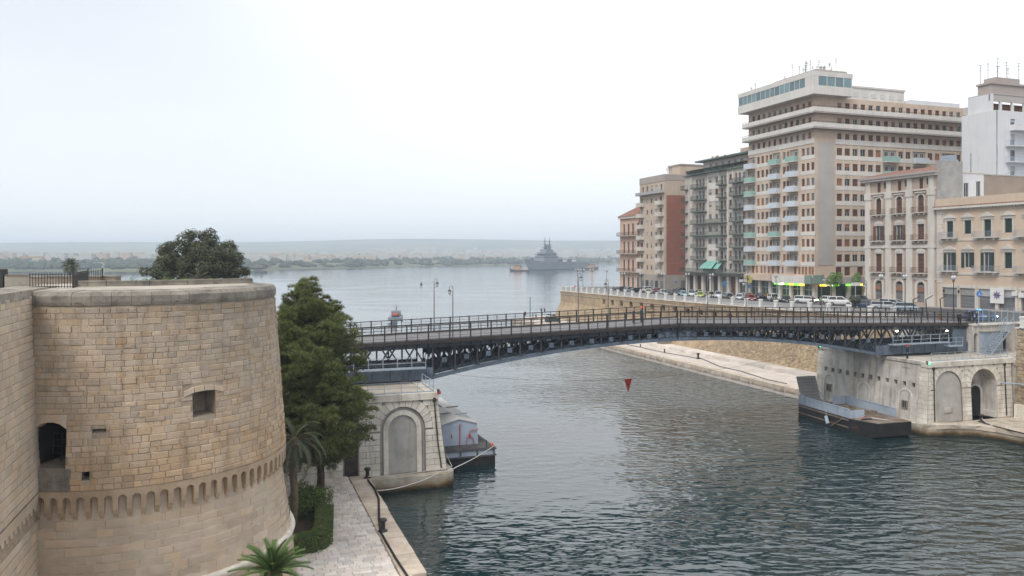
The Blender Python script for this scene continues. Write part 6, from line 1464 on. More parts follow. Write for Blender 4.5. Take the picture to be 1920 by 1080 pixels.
for k in range(15): fc.part(cp, 'quoin', M['trim'], 31.6 + (.35 if k % 2 else 0), 33.0, 16.0 + .88 * k, 16.0 + .88 * (k + 1) - .04, -.07, .01)
fc.part(cp, 'frieze', M['cream'], 2, 33.1, 28.6, 29.2, -.05, .2); fc.part(cp, 'cornice', M['trim'], 1.8, 33.3, 29.2, 29.6, -.7, .2); fc.part(cp, 'red_gutter', M['roof'], 1.8, 33.3, 29.6, 29.75, -.72, .2); fc.part(cp, 'parapet', M['cream'], 2, 33.2, 29.75, 31.1, -.2, .25)
for k in range(52): fc.part(cp, 'dentil', M['trim'], 2.4 + .58 * k, 2.4 + .58 * k + .3, 28.95, 29.2, -.45, 0)
sgnm = surf('dark_script_fascia', (0.34, 0.33, 0.31), (.2, .2, .19), 6, .7)
for i, (u, hw_) in enumerate(shops):
    fc.win(cp, 'roll', u, 11.4, 2 * hw_ - .1, 2.55, 'me', .25, 'shop_shutter'); b = MB()
    for q in (-1, 1): fc.box(b, u + q * hw_, u + q * (hw_ + .35), 11.3, 15.5, -.1, .02)
    fc.box(b, u - hw_ - .35, u + hw_ + .35, 15.2, 15.7, -.14, .02); b.build('shop_surround', M['trim'], cp)
    fc.part(cp, 'shop_fascia', sgnm if i < 2 else M['sh_gr'], u - hw_ + .05, u + hw_ - .05, 13.95, 15.2, .1, .22)
ft2 = Face('n', 33.0)
fc.part(cp, 'poster_board', M['white'], W(1871.5) - 1.25, W(1871.5) + 1.25, 12.9, 15.4, -.3, -.2)
b = MB(); u0 = W(1871.5); z0 = 14.25; pts = []
for i in range(16): a = 2 * pi * i / 16; r_ = .82 if i % 2 == 0 else .42; pts.append(fc.P(u0 + r_ * cos(a), z0 + r_ * sin(a), -.305))
b.poly(pts, 0); b.poly([fc.P(u0 + x, z0 + y, -.31) for x, y in ((-.6, -.18), (.6, .08), (.6, .22), (-.6, -.04))], 1); b.build('star_emblem', [surf('violet_print', (.20, .17, .30), (.16, .13, .25), 2, .7), surf('dark_print', (.08, .05, .09), (.06, .04, .07), 2, .7)], cp)
for q in (0, 1.0): fc.part(cp, 'air_conditioner', M['white'], W(1905) - q * 1.2 - .45, W(1905) - q * 1.2 + .45, 14.3 - q * .2, 15.0 - q * .2, -.45, -.05)
fc.part(cp, 'shop_awning', M['sh_gn'], 12.0, 15.2, 13.0, 13.6, -1.3, -.05)
for px in (1772, 1800): b = MB(); u = W(px); b.lathe([(.05, 0), (.16, .1), (.16, .42), (.06, .52)], 8, 0, fc.P(u, 14.3, -.35)); b.beam(fc.P(u, 14.85, -.35), fc.P(u, 14.85, 0), .04); b.build('wall_lantern', M['iron'], cp)

# ---------------------------------------------------------------- blocks behind
wt = thing('stair_house', 'small white rooftop house behind the grey party wall', 'building', SW(0, 0, 0), TH)
fw = Face('n', 33.6); fw.wall(wt, 'front_wall', [M['whitewall'], M['dframe']], 80, 86.2, 28, 36.2, [(81.2, 82.4, 31.8, 34.4), (84.3, 85.4, 31.0, 34.8)], .25); fw.win(wt, 'glass', 81.8, 31.8, 1.2, 2.6, 'gr', .15); fw.win(wt, 'glass', 84.85, 31.0, 1.1, 3.8, 'gr', .15)
body(wt, 80, 86.2, 33.6, 42, 28, 36.2, M['whitewall']); b = MB(); b.poly([(80, 33.6, 28), (80, 42, 28), (80, 42, 36.2), (80, 33.6, 36.2)]); b.build('side_wall', M['whitewall'], wt)
fw.part(wt, 'coping', M['trim'], 79.9, 86.3, 36.2, 36.4, -.1, .3)
for s in (80.5, 83.2): b = MB(); b.tube([(s, 33.8, 36.3), (s, 33.8, 40)], .06, 6); b.build('flue', M['rail'], wt)
fw.part(wt, 'water_tank', M['rail_l'], 79.0, 80.6, 38.2, 39.6, 1, 3)
fw.part(wt, 'tank_stand', M['conc'], 79.0, 80.6, 36.0, 38.2, 1, 3)
bw = thing('party_wall_house', 'old house with a worn brown blind wall patched in blue grey', 'building', SW(0, 0, 0), TH)
fw.part(bw, 'blind_wall', M['brownwall'], 86.25, 112, 11, 36.0, 0, .4); fw.part(bw, 'wall_coping', M['oldplaster'], 86.2, 112.2, 36.0, 36.2, -.08, .5); MB().box(86.3, 112, 34.0, 41.5, 11, 35.6).build('house_body', M['oldplaster'], bw)
b = MB(); b.box(97.5, 99.0, 33.3, 34.2, 36.2, 37.6); b.build('chimney', M['oldplaster'], bw)
b = MB(); b.box(101, 110, 30.5, 33.5, 30.5, 33.2); b.box(100.8, 110.2, 30.3, 33.55, 33.2, 33.5); b.build('roof_room', M['cream'], bw)
b = MB(); b.tube([(100.2, 31, 30.9), (100.2, 31, 37.2)], .22, 8); b.build('flue', M['whitewall'], bw)
MB().box(84.02, 112, 20, 33.55, 11, 30.9).build('rear_wing', M['cream'], bw)
wb = thing('white_apartment_block', 'tall white apartment block with a blank side wall behind the palazzi', 'building', SW(0, 0, 0), TH)
fq_, fr_ = Face('c', 100.0), Face('n', 42.2); ops = []; wins = []
for k in range(6):
    z = 30.2 + 3.3 * k
    for s, wd, ht, dz in ((104.6, 1.3, 2.4, .1), (109, 1.5, 2.5, .1), (112.5, 1.0, 1.4, 1.0), (116, 1.4, 2.4, .1)):
        if k == 5: ht, dz = 1.4, .9
        ops.append((s - wd / 2, s + wd / 2, z + dz, z + dz + ht)); wins.append((s, z + dz, wd, ht))
fr_.wall(wb, 'balcony_facade', [M['whitewall'], M['dframe']], 100, 130, 11, 50.6, ops, .22)
for u, z, wd, ht in wins: fr_.win(wb, rnd.choice(['glass', 'half', 'shut']), u, z, wd, ht, 'gr')
for k in range(5): balcony(fr_, wb, 113, 30.2 + 3.3 * k, 21, 1.3, M['whitewall'], M['rail_l'], 'bars', 1.0)
balcony(fr_, wb, 115.2, 46.7, 23, 1.3, M['whitewall'], M['whitewall'], 'panel', 1.0)
fq_.part(wb, 'blank_wall', M['whitewall'], 42.2, 50.3, 11, 50.6, 0, .4); body(wb, 100.4, 130, 42.5, 50.3, 11, 50.6, M['whitewall'])
fq_.part(wb, 'upper_wall', M['whitewall'], 43.8, 49.5, 50.6, 54.3, .8, 1.2); fr_.part(wb, 'loggia_lintel', M['conc'], 100.8, 130, 52.9, 54.3, 2.0, 2.4); fr_.part(wb, 'loggia_back', M['terraz'], 101.4, 130, 50.6, 52.9, 4.0, 4.2)
for i in range(8): fr_.part(wb, 'loggia_post', M['whitewall'], 103.6 + 3.4 * i, 104.1 + 3.4 * i, 50.6, 52.9, 2.0, 2.4)
fr_.part(wb, 'loggia_roof', M['conc'], 100.8, 130, 54.3, 54.5, 1.9, 7.3); fr_.part(wb, 'roof_house', M['mauve'], 103.5, 130, 54.5, 57.0, 4, 7.2); fr_.part(wb, 'roof_house_coping', M['mauve'], 103.2, 130, 57.0, 57.4, 3.7, 7.4); fr_.part(wb, 'lift_house', M['mauve'], 105, 112, 57.4, 58.6, 4.2, 7)
for i in range(14): antenna(wb, 104 + 1.5 * i + rnd.uniform(-.5, .5), 46.5 + rnd.uniform(0, 2.5), 57.3, rnd.uniform(3, 7))
rb = thing('rear_apartment_block', 'low grey roof block linking the apartment tower and the white block', 'building', SW(0, 0, 0), TH)
MB().box(118.5, 150, 66, 84, 11, 54.5).build('walls', M['conc'], rb); MB().box(118.2, 150.2, 65.8, 84.2, 54.5, 54.9).build('coping', M['trim'], rb)
MB().box(122, 128, 68, 74, 54.9, 57.0).build('roof_hut', M['conc'], rb)
# ================================================================== BALUSTRADE AND STREET FURNITURE
bal = thing('balustrade', 'white pillared balustrade running along the top of the embankment wall', 'balustrade', SW(0, 0, 0), TH)
pil = MB(); pil.box(-.32, .32, -.32, .32, 0, .18); pil.box(-.25, .25, -.25, .25, .18, 1.22); pil.box(-.33, .33, -.33, .33, 1.22, 1.36); pil.box(-.27, .27, -.27, .27, 1.36, 1.44); pilm = pil.mesh('pillar', M['white'])
bal_grey = surf('pale_grey_iron', (0.50, 0.50, 0.50), (0.42, 0.42, 0.42), 2, .6)
ws_ = [14.0 + 4.55 * i for i in range(32)]
for w in ws_: inst('pillar', pilm, bal, (s_top(w) + .05, w, zst(w) + .10))
for a, b_ in zip(ws_, ws_[1:]):
    b = MB(); a2, b2 = a + .28, b_ - .28; sa, sb_ = s_top(a2) + .05, s_top(b2) + .05; za_, zb2 = zst(a2), zst(b2)
    for f, th in ((.22, .12), (1.08, .09), (.86, .05)): b.beam((sa, a2, za_ + f), (sb_, b2, zb2 + f), .08 if f > .3 else .2, th)
    for i in range(15): t = i / 14; b.box(sa + (sb_ - sa) * t - .02, sa + (sb_ - sa) * t + .02, a2 + (b2 - a2) * t - .05, a2 + (b2 - a2) * t + .05, za_ + (zb2 - za_) * t + .25, za_ + (zb2 - za_) * t + 1.05)
    for k in (.25, .5, .75):                                # lozenge ornaments
        m = a2 + (b2 - a2) * k; s_, z_ = sa + (sb_ - sa) * k, za_ + (zb2 - za_) * k; b.beam((s_, m - .5, z_ + .3), (s_, m + .5, z_ + .84), .04); b.beam((s_, m - .5, z_ + .84), (s_, m + .5, z_ + .3), .04)
    b.build('panel', bal_grey, bal)
b = MB()                                                    # return along the harbour end
for i in range(12): s = 52.5 + i * 3; b.box(s - .2, s + .2, 155.8, 156.2, zst(155), zst(155) + 1.3)
b.beam((52.3, 156, zst(155) + 1.05), (88, 156, zst(155) + 1.05), .1); b.beam((52.3, 156, zst(155) + .6), (88, 156, zst(155) + .6), .3, .8); b.build('end_return', bal_grey, bal)
bal2 = thing('iron_balustrade', 'white pillared balustrade above the near rubble wall by the stair', 'balustrade', SW(0, 0, 12.1), TH)
for i in range(10): inst('pillar', pilm, bal2, (43.75, -6.9 - 3.4 * i, 0))
for i in range(9):
    b = MB(); a2, b2 = -7.2 - 3.4 * i, -10.0 - 3.4 * i; b.beam((43.75, a2, .2), (43.75, b2, .2), .2, .14); b.beam((43.75, a2, 1.1), (43.75, b2, 1.1), .08, .08)
    for k in range(13): b.box(43.73, 43.77, a2 + (b2 - a2) * k / 12 - .02, a2 + (b2 - a2) * k / 12 + .02, .2, 1.1)
    b.build('panel', bal_grey, bal2)
gf = thing('wire_fence', 'tall grey wire mesh fence around the stair head by the bridge end', 'fence', SW(0, 4.27, 12.1), TH)
for i in range(7): MB().box(44.6 + 1.1 * i - .03, 44.6 + 1.1 * i + .03, -5.0, -4.94, 0, 1.9).build('post', M['rail_l'], gf)
b = MB()
for k in range(10): b.beam((44.6, -4.97, .1 + .2 * k), (51.2, -4.97, .1 + .2 * k), .012)
for k in range(40): b.beam((44.6 + .165 * k, -4.97, .05), (44.6 + .165 * k, -4.97, 1.9), .010)
b.build('mesh', M['rail_l'], gf)['kind'] = 'stuff'
# street lamps with twin globes
def twin_lamp(label, s, w, h=6.0, z=None, n=2):
    t = thing('street_lamp', label, 'street lamp', SW(s, w, zst(w) if z is None else z), TH, 'street lamps along the waterfront')
    b = MB(); b.lathe([(.16, 0), (.16, .5), (.08, .7), (.06, h * .6), (.05, h)], 8); b.build('pole', M['iron'], t)
    for q in range(n):
        a = 2 * pi * q / n + .5; dx_, dy_ = cos(a), sin(a)
        b = MB(); b.tube([(0, 0, h - .4), (dx_ * .3, dy_ * .3, h - .15), (dx_ * .62, dy_ * .62, h - .3), (dx_ * .62, dy_ * .62, h + .05)], .035, 6); b.build('arm', M['iron'], t)
        b = MB(); b.lathe([(.08, 0), (.2, .12), (.24, .35), (.12, .5), (.03, .62)], 8, 0, (dx_ * .62, dy_ * .62, h + .0)); b.build('lantern', lamp_glass, t)
def s_of(px, w):
    lo, hi = 30.0, 140.0
    for _ in range(50):
        m = (lo + hi) / 2; p = SW(m, w); x = 960 + F * p.x / p.y
        if x < px: lo = m
        else: hi = m
    return lo
for i, (px, w) in enumerate(((1083, 152), (1093, 148), (1110, 145), (1137, 135), (1169, 118), (1203, 112), (1243, 97), (1289, 92), (1334, 77), (1402, 74), (1455, 60))):
    twin_lamp(f'dark twin lantern street lamp, number {("first","second","third","fourth","fifth","sixth","seventh","eighth","ninth","tenth","eleventh")[i]} along the balustrade counted from the harbour end'.replace('number ', ''), s_of(px, w), w, 6.4 if i < 4 else 5.4, n=3 if i < 4 else 2)
for i, (px, w, wh) in enumerate(((1652, 27, 'before the taupe palazzo corner'), (1697, 24, 'before the middle bay of the taupe palazzo'), (1788, 9, 'between the two shop fascias of the cream palazzo'))): twin_lamp(f'dark street lamp standing {wh}', s_of(px, w), w, 5.6)
# overhead information panels, signs
def panel_sign(name, label, s, w, h, shape, mat, mat2=None):
    t = thing(name, label, 'sign', SW(s, w, zst(w)), TH)
    b = MB(); b.tube([(0, 0, 0), (0, 0, h)], .05, 6); b.build('pole', M['rail_l'], t)
    if shape == 'round': b = MB(); b.lathe([(.0, 0), (.36, 0), (.36, .03), (0, .03)], 20); o = b.build('disc', mat, t, (0, -.06, h - .3)); o.rotation_euler = (pi / 2, 0, -.15)
    elif shape == 'rect': MB().box(-.28, .28, -.08, -.05, h - .8, h - .1).build('plate', mat, t)
    if mat2 and shape == 'round':
        b = MB(); b.beam((-.12, -.105, h - .48), (.0, -.105, h - .3), .07, .03, 0, (0, 1, 0)); b.beam((0, -.105, h - .15), (0, -.105, h - .4), .07, .03, 0, (0, 1, 0)); b.beam((0, -.105, h - .42), (.18, -.105, h - .46), .07, .03, 0, (0, 1, 0)); b.build('arrow', mat2, t)
M['bl'] = surf('traffic_sign_blue', (0.03, 0.19, 0.55), (.025, .16, .48), 2, .5)
panel_sign('traffic_sign', 'round blue traffic sign with white arrow at the bridge end', s_of(1835, -2.5), -2.5, 4.4, 'round', M['bl'], M['white'])
panel_sign('parking_sign', 'small blue parking sign before the green balcony block', 71.5, 118.5, 3.6, 'rect', M['bl'])
panel_sign('parking_sign', 'small blue parking sign before the peach apartment tower', 71.0, 84.5, 3.2, 'rect', M['bl'])
bigdisc = thing('shop_sign', 'large round blue shop sign on the arcade of the green balcony block', 'sign', SW(72.6, 96.8, 13.6), TH)
M['bl2'] = surf('pale_sign_blue', (.07, .27, .50), (.06, .24, .45), 2, .5); b = MB(); b.lathe([(0, 0), (.62, 0), (.62, .12), (0, .12)], 24); o = b.build('disc', M['bl2'], bigdisc); o.rotation_euler = (pi / 2, 0, 0); MB().box(0, 1.3, -.05, .05, -.05, .05).build('bracket', M['iron'], bigdisc)
ysg = thing('shop_sign', 'yellowish shop sign with curved top on the canopy of the apartment tower', 'sign', SW(72.5, 86.6, 14.2), TH)
b = MB(); b.loft([[(x, y, z) for y, z in ((-1.3, 0), (1.3, 0), (1.4, 1.3), (.7, 1.7), (-.7, 1.7), (-1.4, 1.3))] for x in (-.12, .12)]); b.build('plate', fac('olive_yellow', (.42, .38, .12)), ysg)
b = MB(); b.beam((-.14, -.5, .6), (-.14, .0, 1.1), .06, .25); b.beam((-.14, 0, 1.1), (-.14, .5, .6), .06, .25); b.build('emblem', M['dframe'], ysg)
for i, (px, w) in enumerate(((1393, 80), (1457, 66), (1604, 40))):
    t = thing('direction_sign', f'pale cluster of direction boards on a mast {("beside the arcade of the green block","before the canopy of the apartment tower","under the small street trees")[i]}', 'sign', SW(s_of(px, w), w, zst(w)), TH)
    b = MB(); b.tube([(0, 0, 0), (0, 0, 4.6)], .06, 6); b.build('mast', M['rail_l'], t)
    for k in range(3): MB().box(-1.1 + .75 * k, -.42 + .75 * k, -.1, -.04, 3.9, 4.5).build('board', M['white'], t)
# dark frames of the closed cafe terrace
for i, px in enumerate((1715, 1739, 1766)):
    w = 6.0 + i * .2; t = thing('awning_frame', f'bent dark awning frame on the street, {("beside the last door of the taupe palazzo","between taupe and cream palazzi","before the first shop of the cream palazzo")[i]}', 'frame', SW(s_of(px, w), w, zst(w)), TH)
    b = MB(); b.beam((0, 0, 0), (-.3, 0, 3.0), .09); b.build('post', M['iron'], t); b = MB(); b.beam((-.3, 0, 3.0), (1.5, .5, 3.5), .09); b.build('arm', M['iron'], t)
# small street trees, pots
for i, px in enumerate((1559, 1571, 1605)):
    w = 55.0 - 3 * (i == 2); p = SW(s_of(px, w), w, zst(w))
    leafy('street_tree', f'small bright green street tree, {("left of a close pair before the shop windows","right of a close pair before the shop windows","standing alone by the direction boards")[i]}', 'tree', p, [((0, 0, 4.6), (1.0, 1.0, 1.1)), ((.35, 0, 5.6), (.7, .7, .7)), ((-.5, .1, 3.9), (.6, .7, .6))], M['fresh'], .24, 190, 60 + i, 4.2, 'street trees')
p = SW(s_of(1602, 36), 36, zst(36)); leafy('potted_palm_shrub', 'dark low bushy palm shrub before the blue car', 'shrub', p, [((0, 0, 1.5), (1.0, 1.0, .55))], M['ficus'], .3, 160, 66, 1.3)
for i, px in enumerate((1365, 1452)): w = 66 - 10 * i; p = SW(s_of(px, w), w, zst(w)); leafy('promenade_shrub', f'dark small shrub behind the balustrade {("beside the lime car","beside the white off-road car")[i]}', 'shrub', p, [((0, 0, .9), (.9, .9, .5))], M['ficus'], .25, 160, 68 + i, .7)
M['pot'] = surf('terracotta', (.36, .14, .08), (.28, .11, .06), 2, .8)
t = thing('flower_pot', 'terracotta pot with a small plant at the bridge end', 'pot', SW(s_of(1762, 7.5), 7.5, 12.0)); t.scale = (.65, .65, .65); MB().lathe([(.3, 0), (.45, .75), (.5, .8), (.45, .85)], 12).build('pot', M['pot'], t)
bb2 = MB(); r = random.Random(3)
for _ in range(120): d = rv(r); leaf(bb2, Vector((d.x * .4, d.y * .4, 1.05 + d.z * .3)), d, .2, r)
bb2.build('plant', M['hedge'], t)

# ================================================================== CARS
M['tyre'] = surf('tyre_rubber', (.02, .02, .02), (.014, .014, .014), 5, .8); M['rim'] = surf('alloy_rim', (.35, .35, .36), (.28, .28, .29), 4, .35, metal=.6); M['cglass'] = surf('car_glass', (.025, .03, .035), (.02, .024, .028), 1, .06, spec=.7)
head = emit('headlamp_lit', (1.0, 0.85, 0.6), 9.0); headoff = surf('headlamp_glass', (.6, .62, .62), (.5, .52, .52), 3, .15); tail = surf('tail_lamp', (.35, .02, .015), (.3, .015, .01), 3, .3)
CARS = {'hatch': (3.9, 1.68, 1.48, [(-1.95, .42, .62), (-1.92, .55, .95), (-1.55, .40, 1.40), (-.2, .30, 1.48), (.45, .30, 1.42), (1.02, .38, .98), (1.75, .45, .82), (1.95, .48, .55)]),
        'sedan': (4.4, 1.74, 1.45, [(-2.2, .45, .65), (-2.15, .5, .98), (-1.5, .42, 1.02), (-.95, .32, 1.38), (.3, .30, 1.45), (1.15, .38, .98), (2.0, .45, .80), (2.2, .48, .55)]),
        'suv': (4.5, 1.85, 1.72, [(-2.25, .5, .75), (-2.2, .55, 1.15), (-1.95, .42, 1.62), (-.3, .34, 1.72), (.45, .34, 1.66), (1.1, .42, 1.15), (2.05, .48, 1.0), (2.25, .5, .65)])}
_carm = {}
def car_meshes(kind):
    if kind in _carm: return _carm[kind]
    L_, Wd, Hh, pr = CARS[kind]; hw = Wd / 2; gnd = .30 if kind == 'suv' else .22
    b = MB(); belt = .92 if kind != 'suv' else 1.1
    rings = []
    for x, _, zt in pr:
        low = min(zt, belt); k = .90 if abs(x) > L_ / 2 - .15 else 1.0
        rings.append([(x, -hw * k * .92, gnd), (x, -hw * k, gnd + .25), (x, -hw * k, low * .82), (x, -hw * k * .93, low), (x, hw * k * .93, low), (x, hw * k, low * .82), (x, hw * k, gnd + .25), (x, hw * k * .92, gnd)])
    b.loft(rings, 0)
    cab = [(x, z) for x, _, z in pr if z > belt + .05]; x0, x1 = cab[0][0], cab[-1][0]
    xa = [p for p in pr if p[0] < x0][-1][0]; xb = [p for p in pr if p[0] > x1][0][0]
    g = MB(); lo = belt - .02; top = Hh
    base = [(xa + .08, -hw * .88), (xb - .05, -hw * .88), (xb - .05, hw * .88), (xa + .08, hw * .88)]; tp_ = [(x0 + .05, -hw * .70), (x1 - .1, -hw * .70), (x1 - .1, hw * .70), (x0 + .05, hw * .70)]
    g.loft([[(p[0], p[1], lo) for p in base], [(p[0], p[1], top - .06) for p in tp_]], 0)
    rf = MB(); rf.loft([[(p[0], p[1], top - .06) for p in tp_], [(p[0] * .96, p[1] * .92, top) for p in tp_]], 0)
    for i in range(4): rf.beam((base[i][0], base[i][1], lo), (tp_[i][0], tp_[i][1], top - .05), .09, .07)
    xm = (xa + xb) / 2 - .1
    for s_ in (-1, 1): rf.beam((xm, s_ * hw * .885, lo), (xm, s_ * hw * .705, top - .05), .10, .05)
    w_ = MB(); w_.tube([(0, -.11, 0), (0, .11, 0)], .33 if kind == 'suv' else .30, 16); rm = MB(); rm.tube([(0, -.12, 0), (0, .12, 0)], .19, 12)
    hl = MB().box(-.05, .06, -.2, .2, -.09, .09); tl = MB().box(-.05, .05, -.13, .13, -.14, .14); bp = MB().box(-.07, .07, -hw * .85, hw * .85, gnd + .02, gnd + .24)
    pt = MB().box(L_ / 2 + .03, L_ / 2 + .045, -.26, .26, gnd + .12, gnd + .24)
    _carm[kind] = dict(body=b, glass=g.mesh('cabin_glass', M['cglass']), roof=rf, wheel=w_.mesh('tyre', M['tyre'], False), rim=rm.mesh('rim', M['rim']), hl=hl, tl=tl.mesh('tail_lamp', tail), bp=bp.mesh('bumper', M['tyre']), plate=pt.mesh('number_plate', M['white']), hlo=hl.mesh('headlamp', headoff), hll=hl.mesh('headlamp', head)); return _carm[kind]
_paint = {}
def car(label, kind, col, s, w, yaw, lit_=False, group='cars parked along the waterfront', name='parked_car', z=None):
    m = car_meshes(kind); L_, Wd, Hh, pr = CARS[kind]; hw = Wd / 2
    if col not in _paint: _paint[col] = surf('car_paint', col, tuple(x * .9 for x in col), 1.5, .25, spec=.55)
    pm = _paint[col]; key = ('b', kind, col)
    if key not in _carm: _carm[key] = (m['body'].mesh('body', pm, False), m['roof'].mesh('roof', pm))
    t = thing(name, label, 'car', SW(s, w, (zst(w) if z is None else z) + .005), TH + yaw, group)
    inst('body', _carm[key][0], t); inst('cabin_glass', m['glass'], t); inst('roof', _carm[key][1], t); inst('bumper', m['bp'], t, (-L_ / 2 + .04, 0, 0)); inst('bumper', m['bp'], t, (L_ / 2 - .04, 0, 0))
    wr = .33 if kind == 'suv' else .30
    for x in (-L_ * .31, L_ * .32):
        for y in (-hw + .06, hw - .06): q = inst('wheel', m['wheel'], t, (x, y, wr)); inst('rim', m['rim'], q)
    for y in (-hw * .68, hw * .68): inst('headlamp', m['hll'] if lit_ else m['hlo'], t, (L_ / 2 - .06, y, .68 if kind != 'suv' else .86)); inst('tail_lamp', m['tl'], t, (-L_ / 2 + .04, y, .78 if kind != 'suv' else .98))
    inst('number_plate', m['plate'], t)
    return t
def at_px(px, s): return solve_w(px, lambda w_: s, -40, 175)
BK, SV, WH, BE = (.012, .012, .014), (.36, .38, .40), (.70, .70, .69), (.45, .41, .33)
rowcars = [(1153, 62, 'hatch', BK, 'black hatchback first in the row at harbour end'), (1164, 66, 'sedan', (.05, .055, .06), 'dark grey saloon car second in the row at the harbour end'), (1179, 66, 'hatch', SV, 'silver hatchback parked before the salmon palazzo doors'), (1192, 64, 'sedan', BK, 'black saloon car parked at the corner of the salmon palazzo'),
    (1209, 67, 'suv', WH, 'white van-like car parked before the beige block'), (1216, 62, 'sedan', (.55, .50, .38), 'cream saloon car parked before the beige block'), (1228, 67, 'hatch', (.30, .36, .40), 'grey blue hatchback beside the cream saloon'), (1243, 62, 'hatch', (.55, .58, .60), 'pale silver hatchback beside a twin lamp'),
    (1253, 62, 'sedan', BK, 'black saloon car before the brown flank wall'), (1268, 61, 'suv', (.03, .035, .035), 'dark people carrier before the brown flank wall'), (1273, 68, 'suv', (.06, .07, .07), 'dark grey estate car close to the brown flank wall'), (1281, 61, 'hatch', (.28, .50, .60), 'light blue hatchback parked by the balustrade'),
    (1297, 61, 'suv', (.40, .43, .46), 'silver grey people carrier beside the light blue hatchback'), (1305, 67, 'hatch', WH, 'white hatchback half hidden behind silver people carrier'), (1313, 60.5, 'hatch', (.45, .58, .08), 'lime yellow small car parked by the balustrade'), (1331, 63, 'hatch', BE, 'beige small car right of the lime car'),
    (1347, 61.5, 'suv', (.42, .45, .47), 'bright silver people carrier before the arcade'), (1366, 61.5, 'sedan', (.38, .41, .44), 'silver saloon car before the arcade'), (1386, 61.0, 'hatch', (.60, .62, .63), 'whitish silver hatchback left of the red car'), (1397, 64.5, 'hatch', (.32, .38, .36), 'grey green hatchback behind the red car'),
    (1408, 60.5, 'sedan', (.40, .03, .04), 'dark red saloon car'), (1428, 64, 'suv', BK, 'large black off-road car before the peach tower'), (1451, 62.0, 'suv', WH, 'white off-road car beside the large black one'), (1474, 62.5, 'sedan', (.02, .015, .02), 'black saloon car last in the parked row')]
r = random.Random(12)
for px, s, kd, col, lb in rowcars: car(lb, kd, col, s, at_px(px, s), R(-90 if s < 64 else 180) + R(r.uniform(-8, 8)) + (R(-28) if s < 64 else R(20)))
tg = 'cars driving towards the bridge'
car('white saloon car driving with lit headlamps alone on the road', 'sedan', WH, 64.5, at_px(1511, 64.5), R(-62), True, tg, 'moving_car')
car('white car waiting just behind the white off-road car with lit lamps', 'hatch', WH, 67.5, at_px(1557, 67.5), R(-75), True, tg, 'moving_car')
car('white off-road car with lit headlamps turning towards the bridge', 'suv', WH, 63.5, at_px(1576, 63.5), R(-48), True, tg, 'moving_car')
car('dark car parked behind the street trees', 'suv', (.03, .032, .035), 70.0, at_px(1614, 70), R(-90), False, 'cars parked along the waterfront')
car('dark blue saloon car with lit headlamps', 'sedan', (.03, .05, .11), 60.0, at_px(1622, 60), R(-40), True, tg, 'moving_car')
car('silver saloon car with lit headlamps before the taupe palazzo', 'sedan', (.42, .45, .48), 60.0, at_px(1657, 60), R(-36), True, tg, 'moving_car')
car('pale silver saloon car parked beneath the taupe palazzo', 'sedan', (.50, .52, .52), 68.0, at_px(1672, 68), R(-80))
car('pale blue grey car just before the bridge end', 'hatch', (.35, .42, .46), 59.5, at_px(1698, 59.5), R(-35), False, tg, 'moving_car')
pc = car('blue and white patrol car with lit headlamps at the bridge end', 'hatch', (.06, .14, .32), s_of(1838, 4.5), 4.5, R(-35), True, tg, 'moving_car')
b = MB().box(-.3, .0, -.5, .5, 1.48, 1.58); b.build('light_bar', emit('blue_beacon', (.1, .5, .9), 1.2), pc); MB().box(-1.2, 1.0, -.86, .86, .6, .72).build('white_stripe', M['white'], pc)
car('pale grey car parked on the low mole beside the bastion', 'hatch', (.52, .55, .55), *inv(PZ(1033, 597, 1.2)), R(100), False, 'cars on the low mole', z=1.22)
car('dark green van-like car parked on the low mole', 'suv', (.03, .055, .05), *inv(PZ(1036, 604, 1.2)), R(10), False, 'cars on the low mole', z=1.22)

